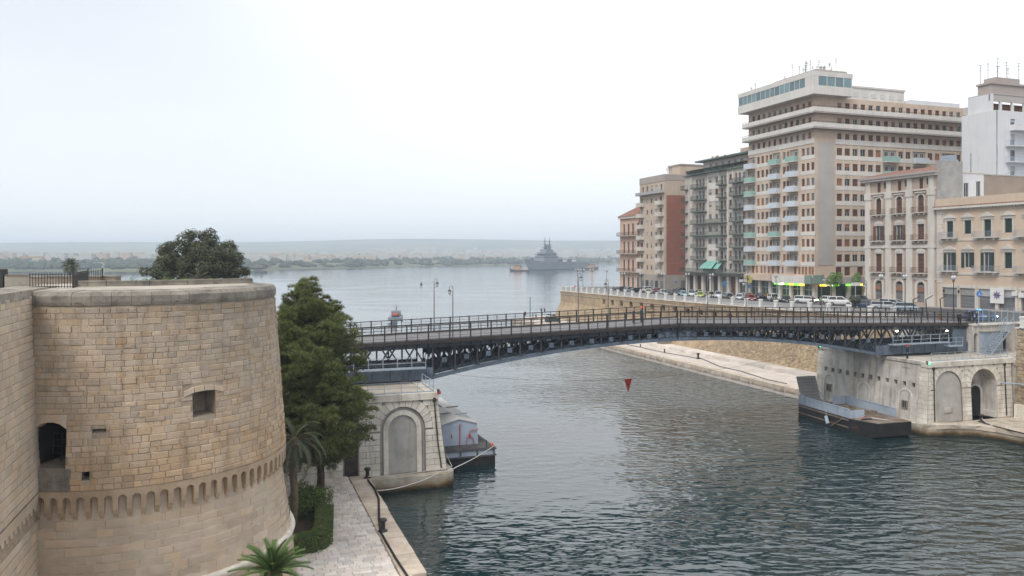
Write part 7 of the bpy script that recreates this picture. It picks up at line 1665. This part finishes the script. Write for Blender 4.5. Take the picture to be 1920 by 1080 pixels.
# ================================================================== PEOPLE
M['skin'] = surf('skin', (.42, .26, .19), (.38, .23, .17), 4, .6); M['hair'] = surf('dark_hair', (.03, .022, .018), (.02, .015, .012), 8, .7)
M['shoe'] = surf('dark_shoes', (.02, .018, .017), (.015, .014, .013), 5, .6)
_pp = {}
def person_mesh(pose):
    if pose in _pp: return _pp[pose]
    V = [(0, 0, .95), (0, .01, 1.12), (0, 0, 1.34), (0, .0, 1.47), (0, -.02, 1.56), (0, -.03, 1.66), (0, -.02, 1.75)]; E = [(0, 1), (1, 2), (2, 3), (3, 4), (4, 5), (5, 6)]; RR = [(.155, .12), (.14, .105), (.17, .11), (.065, .065), (.07, .075), (.085, .10), (.06, .07)]
    def add(p, par, r_): V.append(p); E.append((par, len(V) - 1)); RR.append(r_); return len(V) - 1
    st = {'stand': (.0, .0), 'walk': (.26, -.24), 'talk': (.05, -.04)}[pose]
    for i, s_ in enumerate((-1, 1)):
        y = -st[i]; h = add((s_ * .095, 0, .88), 0, (.10, .11)); k = add((s_ * .105, y * .55 - .03, .48), h, (.068, .075)); a = add((s_ * .105, y + .02, .09), k, (.045, .05)); add((s_ * .11, y - .14, .045), a, (.045, .035))
        sh = add((s_ * .19, 0, 1.41), 2, (.065, .065)); fw = {'stand': 0, 'walk': st[1 - i], 'talk': .15 if s_ > 0 else 0}[pose]
        el = add((s_ * .25, -.0 - fw * .4, 1.12), sh, (.048, .05)); up = .22 if pose == 'talk' and s_ > 0 else 0
        wr_ = add((s_ * .25, -.06 - fw * .9 - up * .8, .88 + up * .9), el, (.034, .036)); hd = add((s_ * .25, -.09 - fw * .95 - up, .80 + up * 1.1), wr_, (.036, .022))
        for j in range(3): add((s_ * (.225 + .025 * j), -.10 - fw - up * 1.1, .71 + up * 1.25), hd, (.011, .011))
    me = bpy.data.meshes.new('skeleton'); me.from_pydata(V, E, []); o = bpy.data.objects.new('skeleton', me); C.objects.link(o)
    sk = o.modifiers.new('skin', 'SKIN'); sk.use_smooth_shade = True
    lay = me.skin_vertices[0] if len(me.skin_vertices) else None
    if lay is None:
        bpy.context.view_layer.objects.active = o; o.select_set(True); bpy.ops.mesh.customdata_skin_add(); lay = me.skin_vertices[0]
    for i, q in enumerate(RR): lay.data[i].radius = q
    lay.data[0].use_root = True
    ss = o.modifiers.new('sub', 'SUBSURF'); ss.levels = 1; ss.render_levels = 1
    ev = o.evaluated_get(bpy.context.evaluated_depsgraph_get()); m2 = bpy.data.meshes.new_from_object(ev)
    bpy.data.objects.remove(o); _pp[pose] = m2; return m2
def person(label, loc, yaw, pose='stand', top=(.05, .06, .10), leg=(.03, .035, .05), hat=None, bag=None, vest=None, h=1.0):
    base = person_mesh(pose); me = base.copy(); me.materials.clear()
    for m in (M['skin'], surf('clothes_top', top, tuple(x * .8 for x in top), 6, .85), surf('clothes_legs', leg, tuple(x * .8 for x in leg), 6, .85), M['shoe'], M['hair']): me.materials.append(m)
    for p in me.polygons:
        c = p.center; k = 3 if c.z < .10 else 2 if c.z < .98 and abs(c.x) < .205 else 1 if c.z < 1.49 and c.z > .86 else 0
        if c.z > 1.70 or (c.z > 1.58 and c.y > .01): k = 4
        p.material_index = k
    t = thing('person', label, 'person', loc, yaw); t.scale = (h * 1.22, h * 1.22, h)
    inst('body', me, t)
    b = MB(); b.lathe([(.012, 0), (.022, -.03), (.01, -.055)], 6, 0, (0, -.135, 1.665)); b.build('nose', M['skin'], t)
    if hat: b = MB(); b.lathe([(.145, 0), (.125, .05), (.11, .10), (.05, .145)], 12, 0, (0, -.02, 1.70)); b.lathe([(.17, -.005), (.165, .012)], 12, 0, (0, -.05, 1.70)); b.build('helmet', hat, t)
    if vest: b = MB(); b.lathe([(.21, 0), (.205, .25), (.20, .42)], 12, 0, (0, 0, 1.0)); b.build('vest', vest, t)
    if bag: MB().box(.2, .42, -.2, .08, .50, .74).build('bag', bag, t)
    return t
NV = (.02, .03, .07)
zd = lambda s: zb(s) + .31
def on_deck(px, w): 
    lo, hi = -44.0, 44.0
    for _ in range(50):
        m = (lo + hi) / 2; p = SW(m, w)
        if 960 + F * p.x / p.y < px: lo = m
        else: hi = m
    return lo
s1, s2 = on_deck(1188, 3.4), on_deck(1203, 4.2)
person('bridge worker in navy overalls talking on the bridge with an orange bag', SW(s1, 3.4, zd(s1)), TH + R(70), 'talk', NV, NV, None, M['orange'])
person('bridge worker in dark overalls and orange helmet standing on the bridge', SW(s2, 4.2, zd(s2)), TH - R(90), 'stand', (.04, .06, .08), (.03, .045, .06), M['orange'])
person('worker in navy overalls and red helmet standing on the arched pier', SW(*inv(PZ(1701, 672, PT)), PT - .09), TH + R(20), 'stand', NV, NV, M['red'])
hv = surf('high_visibility_green', (.20, .65, .25), (.16, .55, .2), 3, .7)
for lb, px, w, yaw, pose, top, leg, ve in (('person in a bright green vest standing behind the balustrade', 1539, 46, 20, 'stand', (.1, .12, .1), (.03, .03, .035), hv), ('person in dark clothes walking behind the balustrade beside the white saloon', 1524, 50, 60, 'walk', (.03, .035, .04), (.02, .02, .025), None),
        ('dark clothed person leaning at the end of the bridge rail', 1799, -1.0, 100, 'stand', (.02, .022, .03), (.02, .02, .025), None), ('person in dark jacket standing beside the patrol car', 1818, 1.0, -60, 'stand', (.02, .025, .03), (.025, .03, .05), None), ('second person in dark jacket just before the patrol car bonnet', 1831, -.5, 30, 'talk', (.03, .03, .04), (.03, .05, .1), None), ('person in brown jacket walking past the shuttered shops', 1855, 2.0, -80, 'walk', (.06, .045, .05), (.02, .02, .025), None),
        ('person in a red top walking among the parked cars', 1230, 118, 0, 'walk', (.5, .03, .03), (.05, .05, .06), None), ('person in a pink top at the harbour end of the balustrade', 1078.5, 151.5, 160, 'stand', (.6, .08, .22), (.04, .04, .05), None)):
    s = s_of(px, w); person(lb, SW(s, w, zst(w) + .13 if s < s_top(w) + 4.6 and w > 13 else zst(w)), TH + R(yaw), pose, top, leg, None, None, ve)
for lb, px, py, pose, top in (('person in dark clothes at the tip of the low mole', 985, 593, 'talk', (.03, .03, .035)), ('person in blue on the low mole edge', 1005, 598, 'walk', (.05, .07, .16)), ('person standing at the far edge of the low mole near the parked car', 1015, 586.5, 'stand', (.05, .05, .04)), ('person in violet at the far edge of the low mole', 1021, 586.5, 'stand', (.08, .06, .12))):
    person(lb, PZ(px, py, 1.2), r.uniform(0, 6), pose, top, (.03, .03, .04))
t = thing('harbour_light', 'slim green harbour light column on the tip of the low mole', 'light column', PZ(994, 594.5, 1.2)); b = MB(); b.lathe([(.22, 0), (.2, .3), (.13, .4), (.11, 6.2), (.2, 6.3), (.2, 6.45)], 10); b.build('column', fac('harbour_green', (.05, .16, .12)), t); MB().lathe([(.13, 6.45), (.15, 6.7), (.13, 6.95), (.03, 7.05)], 10).build('lamp', lamp_glass, t)
# ================================================================== BARGES, BOATS AND SHIP
M['hullblack'] = surf('black_hull_paint', (.022, .022, .024), (.014, .013, .013), .6, .6, .2, 6, blotch=(.8, .60, (.11, .05, .025), .7), streak=.4); M['hullblue'] = surf('pale_blue_hull', (.40, .47, .56), (.32, .38, .46), .7, .6, blotch=(1.2, .68, (.16, .08, .05), .6), streak=.2)
M['rustdeck'] = surf('rusty_deck', (.26, .22, .185), (.15, .11, .08), .8, .85, .3, 6, blotch=(.6, .56, (.16, .07, .04), .6)); M['dockdeck'] = surf('dark_worn_deck', (.13, .125, .13), (.07, .065, .065), .9, .8, .2, 6, blotch=(1, .62, (.14, .08, .05), .6))
# pale blue barge behind the castle pier: own axes x along the canal (towards the camera), y to the right
bg_ = thing('service_barge', 'pale blue barge with white roofed deckhouse moored behind the castle end pier', 'barge', SW(-24.6, 0, 0), TH)
HW, Y0, Y1 = 2.75, -.9, 17.0
b = MB(); b.loft([[(-HW, Y0, -.4), (HW, Y0, -.4), (HW, Y1, -.4), (-HW, Y1, -.4)], [(-HW, Y0, .75), (HW, Y0, .75), (HW, Y1, .75), (-HW, Y1, .75)]]); b.build('hull', M['hullblack'], bg_)
b = MB(); b.box(-HW, HW, Y0, Y1, .752, 1.55); b.build('bulwark', M['hullblue'], bg_)
for z in (.78, 1.42): b = MB(); b.box(-HW - .1, HW + .1, Y0 - .12, Y1 + .1, z, z + .14); b.build('rubbing_strake', M['dockdeck'], bg_)
for i in range(4): x = -HW + .1 + 1.75 * i; MB().box(x - .07, x + .07, Y0 - .09, Y0, .9, 1.45).build('fender_rib', M['dockdeck'], bg_)
MB().box(-HW + .05, HW - .05, Y0 + .05, Y1 - .05, 1.552, 1.62).build('deck', M['dockdeck'], bg_)
HX0, HX1, HY0, HY1 = -2.65, 1.55, Y0 + 1.9, Y1 - 1.5
b = MB(); sec = lambda y, k=0: [(HX0, y, 1.6), (HX1, y, 1.6), (HX1 - .15, y, 3.75), ((HX0 + HX1) / 2, y, 4.25), (HX0 + .15, y, 3.75)]
b.loft([sec(HY0), sec(HY1)]); b.build('deckhouse', M['hullblue'], bg_)
b = MB(); b.loft([[(HX1 - .08, y, 3.72), (HX1 - .12, y, 3.82), ((HX0 + HX1) / 2, y, 4.36), (HX0 + .12, y, 3.82), (HX0 + .08, y, 3.72), ((HX0 + HX1) / 2, y, 4.26)] for y in (HY0 - .12, HY1 + .12)]); b.build('roof', fac('pale_grey_roof', (.56, .56, .55), .92), bg_)
for i, (x, y) in enumerate(((-1.0, 4.2), (.6, 3.6), (.7, 7.5), (-1.0, 8.6))): b = MB(); b.beam((x - 1.1, y, 4.25), (x + .5, y, 4.3), .12, .1); b.beam((x - 1.1, y, 4.2), (x - 1.7, y + .3, 4.55), .1); b.build('roof_strut', M['rail_l'] if i % 2 else M['dead'], bg_)
b = MB(); q = HY0 - .1
b.tube([(-.45, q, 1.65), (-.45, q, 3.7), (-.3, q, 3.8)], .045, 6); b.tube([(1.5, q, 3.1), (.7, q, 3.05), (.6, q, 2.9), (.6, q, 2.4), (.3, q, 2.3), (.25, q, 1.65)], .035, 6); b.tube([(.6, q, 2.35), (.95, q, 2.3), (1.0, q, 1.65)], .035, 6); b.lathe([(.08, 0), (.13, .1), (.08, .25)], 8, 0, (.6, q, 2.45)); b.tube([(-1.3, q, 2.4), (-1.3, q, 2.75)], .05, 6); b.build('fire_main', M['red'], bg_)
b = MB(); b.tube([(HX1 + .4, Y0 + .4, 1.6), (HX1 + .4, Y0 + .4, 2.3)], .05, 6); b.beam((HX1 + .4, Y0 + .4, 2.2), (HX1 + .4, Y0 + 6, 2.2), .05); b.build('guard_rail', M['iron'], bg_)
MB().lathe([(.12, 0), (.12, .3), (.06, .4)], 8, 0, (HW - .25, Y0 + .25, 1.6)).build('orange_buoy_light', M['orange'], bg_)
# black pontoon with loading ramp beside the right pier
pn = thing('ramp_barge', 'rusty black barge with pale blue bulwarks and raised loading ramp', 'barge', SW(25.1, .6, 0), TH - R(4))
BW, B0, B1 = 3.0, -6.6, 7.0
def rg(y, k, zt, zl=-.4, off=0): return [(-BW * k + off, y, zl), (BW * k + off, y, zl), (BW * k + off, y, zt), (-BW * k + off, y, zt)]
b = MB(); b.loft([rg(B1, 1, 1.6), rg(-2.6, 1, 1.6), rg(-4.8, .93, 1.68), rg(B0, .78, 1.75, .25)]); b.build('hull', M['hullblack'], pn)
b = MB(); b.loft([[(x * BW, y, z) for x, y, z in ((-.98, B1 - .05, 1.605), (.98, B1 - .05, 1.605), (.98, B1 - .05, 1.66), (-.98, B1 - .05, 1.66))], [(x * BW, y, z) for x, y, z in ((-.98, -2.8, 1.605), (.98, -2.8, 1.605), (.98, -2.8, 1.66), (-.98, -2.8, 1.66))], [(x * BW, y, z) for x, y, z in ((-.75, B0, 1.755), (.75, B0, 1.755), (.75, B0, 1.82), (-.75, B0, 1.82))]]); b.build('deck', M['rustdeck'], pn)
for sd_, y0, y1 in ((-1, -2.6, 6.9), (1, -3.4, 5.4)):
    x = sd_ * (BW - .08); MB().box(x - .05, x + .05, y0, y1, 1.66, 2.65).build('bulwark', M['hullblue'], pn); MB().box(x - .09, x + .09, y0, y1, 2.65, 2.73).build('bulwark_cap', M['hullblue'], pn)
    n = int((y1 - y0) / 1.05)
    for i in range(n + 1): yy = y0 + (y1 - y0) * i / n; MB().box(x + sd_ * .05 - .05, x + sd_ * .05 + .05, yy - .04, yy + .04, 1.64, 2.64).build('bulwark_rib', M['hullblue'], pn)
MB().box(-BW + .1, -.9, -2.72, -2.6, 1.66, 2.55).build('bulwark', M['hullblue'], pn); MB().box(1.0, BW - .1, 5.35, 5.45, 1.66, 2.7).build('bulwark', M['hullblue'], pn)
for z, h in ((1.35, .16), (.5, .1)): b = MB(); b.loft([[(-BW - .07, B1, z), (BW + .07, B1, z), (BW + .07, B1, z + h), (-BW - .07, B1, z + h)], [(-BW - .07, -2.6, z), (BW + .07, -2.6, z), (BW + .07, -2.6, z + h), (-BW - .07, -2.6, z + h)]]); b.build('rubbing_strake', M['rustdeck'], pn)
rmp = MB(); rmp.loft([[(-2.3, B1 + .0, 1.5), (.5, B1 + .0, 1.5), (.5, B1 + .2, 1.5), (-2.3, B1 + .2, 1.5)], [(-2.6, B1 + .9, 5.0), (.2, B1 + .9, 5.0), (.2, B1 + 1.1, 5.0), (-2.6, B1 + 1.1, 5.0)]]); o = rmp.build('loading_ramp', surf('grey_ramp_steel', (.30, .285, .27), (.24, .225, .21), .8, .8, .2, 8), pn)
for k in range(9): f = (k + .5) / 9; b = MB(); b.beam((-2.3 - .3 * f, B1 + .9 * f - .03, 1.5 + 3.5 * f), (.5 - .3 * f, B1 + .9 * f - .03, 1.5 + 3.5 * f), .05); b.build('ramp_cleat', M['rail_l'], pn)
for x in (-2.45, .5): b = MB(); b.beam((x, B1 - 1.6, 1.9), (x - .1, B1 + .35, 3.0), .09); b.build('ramp_ram', M['rail_l'], pn)
r = random.Random(4)
for i in range(7): b = MB(); x, y = r.uniform(.2, 2.0), r.uniform(-2, 3); a = r.uniform(-.3, .3); L_ = r.uniform(1.0, 2.6); b.beam((x, y, 1.74), (x + L_ * sin(a) * .3, y + L_, 1.78), .14, .08); b.build('deck_timber', M['dead'] if i % 2 else M['rustdeck'], pn)
MB().box(.8, 1.7, -1.8, -1.0, 1.66, 2.1).build('deck_box', M['rustdeck'], pn)
b = MB(); b.tube([(-BW - .25, 1.2, 1.2), (-BW - .3, .8, .35)], [.2, .22], 10); b.build('fender', M['hullblue'], pn); b = MB(); b.beam((-BW - .05, 1.2, 2.4), (-BW - .25, 1.2, 1.2), .03); b.build('fender_line', M['rope'], pn)
b = MB(); b.beam((-BW - .1, -1.6, 1.4), (-BW - .3, .2, .2), .12); b.build('old_spar', M['dead'], pn)
MB().lathe([(.09, 0), (.11, .2), (.04, .3)], 8, 0, (-1.9, -3.8, 1.72)).build('orange_buoy_light', M['orange'], pn)
MB().box(-2.4, -1.0, -4.2, -4.0, 1.7, 1.85).build('mooring_bitts', M['iron'], pn)
line('mooring_rope', 'white mooring rope from the black barge to the near pier quay', 'rope', [SW(23.6, -3.5, 1.95), SW(28.6, -6.6, 1.5), SW(31.5, -7.3, 1.32), SW(35.2, -9.8, 1.5), SW(*inv(PZ(1840, 791, 1.3)), 1.75)], .05, M['rope'], .1)

# patrol boat running out with its wake
M['naval'] = surf('naval_grey', (.22, .245, .275), (.18, .20, .23), .05, .55, streak=.0); M['navald'] = surf('naval_dark_grey', (.06, .07, .085), (.05, .058, .07), .1, .6)
M['foam'] = surf('wake_foam', (.62, .66, .68), (.16, .24, .27), .8, .6, .6, 2, detail=8)
def hull_loft(b, L_, B, D, sheer, k=0, flare=.25, n=9):
    rings = []
    for i in range(n):
        t = i / (n - 1); x = -L_ / 2 + L_ * t; kk = 1.0 if t < .55 else max(.03, 1 - ((t - .55) / .45) ** 1.8); zt = D + sheer * max(0, (t - .5) / .5) ** 2; xb = x - (0 if t < .8 else (t - .8) / .2 * L_ * .07)
        h = B / 2; rings.append([(xb, -h * kk * .75 * (1 - flare * t), -.6), (xb, h * kk * .75 * (1 - flare * t), -.6), (xb, h * kk * (1 - .35 * flare * t), .05 * D), (x, h * kk, zt), (x, -h * kk, zt), (xb, -h * kk * (1 - .35 * flare * t), .05 * D)])
    b.loft(rings, k)
pb = PZ(743, 600, 0)
bt = thing('patrol_boat', 'small grey patrol boat heading away across the bay with a white wake', 'boat', pb, R(94))
b = MB(); hull_loft(b, 13, 4.2, 1.3, .7); b.build('hull', M['naval'], bt); MB().box(-2.5, 2.2, -1.4, 1.4, 1.3, 3.0).build('wheelhouse', M['naval'], bt); MB().box(-2.0, 2.25, -1.42, 1.42, 2.2, 2.75).build('wheelhouse_windows', M['glass'], bt)
MB().box(-5.5, -2.5, -.9, .9, 1.3, 1.9).build('engine_casing', M['navald'], bt); MB().box(-4.7, -2.7, -.8, .7, 1.92, 2.35).build('orange_dinghy', M['orange'], bt)
b = MB(); b.tube([(0, 0, 3), (0, 0, 5)], .07, 6); b.beam((0, -1, 4.2), (0, 1, 4.2), .08); b.beam((-.8, 0, 3.6), (.8, 0, 3.6), .3); b.build('mast', M['navald'], bt)
wk = MB(); N_ = 16
for i in range(N_):
    x0, x1 = -5.5 - 34 * i / N_, -5.5 - 34 * (i + 1) / N_; w0, w1 = 1.8 + .16 * (-x0 - 5.5), 1.8 + .16 * (-x1 - 5.5); z0, z1 = .28 * (1 - i / N_) + .03, .28 * (1 - (i + 1) / N_) + .03
    j = lambda: random.uniform(-.12, .12)
    for s_ in (-1, 1): wk.poly([(x0, s_ * w0 * .45, .03), (x0, s_ * w0 * .8, z0 + j() * .3), (x1, s_ * w1 * .8, z1), (x1, s_ * w1 * .45, .03)]); wk.poly([(x0, s_ * w0 * .8, z0), (x0, s_ * w0 * 1.1, .02), (x1, s_ * w1 * 1.1, .02), (x1, s_ * w1 * .8, z1)])
wk.build('wake', M['foam'], bt)['kind'] = 'stuff'
# the grey landing ship and its tugs
sb0 = Vector((22, 1088, 0)); sdir = Vector((-.60, -.80, 0)); sc0 = sb0 - sdir * 66
sh = thing('warship', 'grey landing ship with tall twin masts towed across the bay', 'ship', sc0, atan2(sdir.y, sdir.x)); sh.scale = (1.12, 1.2, 1.2)
b = MB(); hull_loft(b, 133, 20, 9.0, 3.8, 0, .55, 15); b.build('hull', M['naval'], sh); b = MB(); b.box(-66, 10, -10.05, 10.05, 6.4, 6.8); b.build('knuckle', M['navald'], sh)
MB().box(-60, 8, -9.4, 9.4, 9.0, 9.25).build('flight_deck', M['navald'], sh)
b = MB(); b.box(2, 34, -7, 7, 9.2, 16.5); b.box(6, 30, -6, 6, 16.5, 20.5); b.box(10, 26, -4.5, 4.5, 20.5, 24); b.build('superstructure', M['naval'], sh)
MB().box(-16, 2, -9.8, -6.2, 9.2, 14).build('side_house', M['naval'], sh)
b = MB()
for z in (18.0, 14.0): b.box(5.5, 34.2, -7.05, 7.05, z, z + .8)
b.build('bridge_windows', M['navald'], sh)
for x, top in ((22, 39), (12, 38)):
    b = MB(); b.tube([(x, 0, 23.5), (x, 0, 31), (x, 0, top)], [1.0, .7, .25], 6)
    for z, l in ((27, 5), (30, 3.6), (33.5, 2.6)): b.beam((x, -l, z), (x, l, z), .4); b.beam((x - l * .5, 0, z), (x + l * .5, 0, z), .4)
    b.box(x - 1.6, x + 1.6, -1.5, 1.5, 25, 26.2); b.build('mast', M['navald'], sh)
b = MB(); b.box(13, 19, -2.5, 2.5, 24, 29.5); b.build('funnel', M['naval'], sh); b = MB(); b.lathe([(1.6, 0), (1.8, 1.5), (.8, 3)], 10, 0, (4, 0, 20.5)); b.build('radar_dome', M['white'], sh)
for i, (x, y) in enumerate(((-12, -6), (-24, -6), (-34, -6), (-44, -5), (-54, -5))): b = MB(); b.box(x - 3, x + 3, y - 1.5, y + 1.5, 9.2, 11.2 + (i % 2)); b.build('deck_vehicle', M['navald'] if i % 2 else M['white'], sh)
b = MB(); b.tube([(50, 0, 11), (50, 0, 14)], 1.1, 8); b.beam((50, 0, 13.4), (54.5, 0, 14.2), .4); b.build('bow_gun', M['navald'], sh)
def tug(label, loc, yaw):
    t = thing('tugboat', label, 'tugboat', loc, yaw, 'tugs attending the warship'); b = MB(); hull_loft(b, 26, 8.5, 2.2, 1.8, 0, .2); b.build('hull', M['hullblack'], t)
    MB().box(-4, 7, -2.8, 2.8, 2.2, 5.2).build('deckhouse', M['ochre'], t); MB().box(0, 6, -2.2, 2.2, 5.2, 8.2).build('wheelhouse', M['ochre'], t); MB().box(-.1, 6.1, -2.25, 2.25, 6.6, 7.6).build('windows', M['glass'], t); b = MB(); b.tube([(-2, 0, 5), (-2, 0, 8.4)], .9, 8); b.build('funnel', M['navald'], t); b = MB(); b.tube([(2, 0, 8), (2, 0, 13)], .2, 6); b.beam((2, -1.4, 11), (2, 1.4, 11), .2); b.build('mast', M['navald'], t)
    b = MB(); b.box(-12.5, 12, -4.3, 4.3, 1.7, 2.25); b.build('fender_belt', M['ochre'], t)
M['ochre'] = surf('tug_orange', (.40, .24, .12), (.35, .20, .10), .2, .6)
tug('orange tug with black hull ahead of the warship bow', PZ(973, 508.6, 0), R(172)); tug('orange tug with black hull behind the warship stern', Vector((117, 1175, 0)), R(-25))
p = PZ(790, 533.5, 0); b = MB(); b.lathe([(.9, -.3), (1.0, .5), (.4, .9), (.3, 1.6)], 10); tag(b.build('mooring_buoy', M['navald'], None, p), 'small dark mooring buoy alone on the calm bay', 'buoy')
p = PZ(489, 511, 0); t = thing('marker_boat', 'low dark boat with red marker ball near the far left shore', 'boat', p, R(5)); b = MB(); hull_loft(b, 16, 4, 1.2, .5); b.build('hull', M['navald'], t); b = MB(); b.tube([(0, 0, 1), (0, 0, 6)], .15, 6); b.build('mast', M['navald'], t); MB().lathe([(.1, -1.2), (1.1, -.5), (1.3, 0), (1.1, .6), (.1, 1.2)], 10, 0, (0, 0, 6.2)).build('marker_ball', M['red'], t)

# ================================================================== FAR SHORE, HILLS
land = surf('far_fields', (.17, .165, .085), (.065, .085, .042), .004, .95, detail=8, blotch=(.0016, .60, (.33, .28, .19), .6))
shore = [(-1100, 509), (-400, 508.5), (0, 508), (300, 508), (480, 507.5), (640, 503.5), (760, 500), (900, 497.5), (1060, 495), (1200, 493.5), (1500, 492), (2100, 491), (3000, 490)]
def shore_y(px): return lerp_tab(shore, px)
b = MB(); cols = [-1100 + 60 * i for i in range(69)]; profl = [(0, -.5), (12, 1.5), (120, 5), (400, 9), (800, 13), (1400, 19), (2000, 29), (2700, 52), (3300, 88), (3800, 116), (4800, 122)]
r = random.Random(8); ph = [r.uniform(0, 6) for _ in range(8)]
for ci, px in enumerate(cols):
    Y0_ = H * F / (shore_y(px) - HY); dirv = Vector(((px - 960) / F, 1))
    for d, z in profl:
        Y = Y0_ + d if d < 2000 else d + 1600 + (Y0_ - 1600) * .3; zz = z * (1 + .10 * sin(px * .004 + ph[0] + d * .0007) + .05 * sin(px * .011 + ph[1])) * (1.0 if px > 300 else .97)
        b.v.append((dirv.x * Y, Y, zz))
n = len(profl)
for i in range(len(cols) - 1):
    for j in range(n - 1): a = i * n + j; b.f.append((a, a + n, a + n + 1, a + 1)); b.m.append(0)
struct(b.build('far_shore', land, smooth=True))
def land_z(px, d): return lerp_tab(profl, d) * (1 + .10 * sin(px * .004 + ph[0] + d * .0007) + .05 * sin(px * .011 + ph[1])) * (1.0 if px > 300 else .97)
# far woods: ragged crowns massed along the shore
b = MB()
for i in range(2600):
    px = r.uniform(-300, 1500); d = r.choice([r.uniform(15, 110), r.uniform(60, 420), r.uniform(400, 1500)])
    if 500 < px < 640 and d < 200 and r.random() < .8: continue
    if sin(px * .013 + 1.0) + sin(px * .031) < -.5 and d < 300 and r.random() < .75: continue
    Y = H * F / (shore_y(px) - HY) + d; x = (px - 960) / F * Y; z = land_z(px, d); hh = r.uniform(3, 9); rr = r.uniform(4, 9); m = 7
    b0 = len(b.v)
    for lv, (k, f) in enumerate(((.7, 0), (1, .4), (.75, .75))):
        for q in range(m): a = 2 * pi * q / m; e = k * rr * r.uniform(.7, 1.25); b.v.append((x + cos(a) * e, Y + sin(a) * e, z + hh * f * r.uniform(.85, 1.15) - .5))
    b.v.append((x, Y, z + hh))
    for lv in range(2):
        for q in range(m): a_, c_ = b0 + lv * m + q, b0 + lv * m + (q + 1) % m; b.f.append((a_, c_, c_ + m, a_ + m)); b.m.append(0)
    for q in range(m): b.f.append((b0 + 2 * m + q, b0 + 2 * m + (q + 1) % m, b0 + 3 * m)); b.m.append(0)
o = b.build('shore_woods', leaf_mat('far_woods', [(.018, .03, .014), (.035, .05, .022), (.06, .07, .035)])); tag(o, 'dark belt of far woods along the opposite shore', 'woods', kind='stuff')
b = MB()
for i in range(900):
    px = r.gauss(1000, 190) if r.random() < .6 else r.uniform(480, 760) if r.random() < .6 else r.uniform(-100, 480); d = r.uniform(500, 2300) if px > 700 else r.uniform(350, 1400)
    Y = H * F / (shore_y(px) - HY) + d; x = (px - 960) / F * Y; z = land_z(px, d); w_, dp, hh = r.uniform(9, 30), r.uniform(8, 16), r.uniform(5, 15) * (1.4 if d > 1500 else 1); b.box(x - w_ / 2, x + w_ / 2, Y - dp / 2, Y + dp / 2, z - 3, z + hh, 0 if r.random() < .7 else 1)
o = b.build('far_town', [fac('far_white_houses', (.48, .46, .43), .85), fac('far_ochre_houses', (.46, .38, .29), .85)]); tag(o, 'pale scatter of far town houses on the opposite shore', 'town', kind='stuff')
p = PY(60, 486, 1250); t = thing('gantry_crane', 'yellow gantry frame on the far left shore', 'crane', (p.x, p.y, land_z(60, 150) - .5)); 
for x in (-17, 17): MB().box(x - 1, x + 1, -1.5, 1.5, 0, 11).build('leg', M['ochre'], t)
MB().box(-19, 19, -1.6, 1.6, 11, 13.4).build('girder', M['ochre'], t)
b = MB()                                                    # mussel farm stakes in long rows across the bay
for row in range(7):
    y0 = 505.5 - row * 1.1
    for i in range(100):
        px = 520 + 6.2 * i + row * 3; py = max(shore_y(px) + 1.2, y0 - (px - 520) * .008)
        if r.random() < .25: continue
        q = PZ(px, py, 0); b.box(q.x - .35, q.x + .35, q.y - .35, q.y + .35, -.2, r.uniform(.8, 1.5))
o = b.build('mussel_farm_stakes', M['navald']); tag(o, 'rows of tiny dark mussel farm stakes far out on the bay', 'stakes', kind='stuff')

# ------------------------------------------------------------------ haze: one closed box of pale air round everything
hz = bpy.data.materials.new('haze_air'); hz.use_nodes = True; t = hz.node_tree; t.nodes.clear()
o_ = t.nodes.new('ShaderNodeOutputMaterial'); v = t.nodes.new('ShaderNodeVolumePrincipled'); v.inputs['Color'].default_value = (.77, .87, 1.0, 1); v.inputs['Density'].default_value = 0.00028; v.inputs['Anisotropy'].default_value = 0.0
t.links.new(v.outputs[0], o_.inputs['Volume'])
b = MB(); b.box(-9500, 9500, -400, 8800, -3, 165); o = b.build('haze', hz); o['kind'] = 'stuff'; o['label'] = 'pale blue haze hanging over the bay'
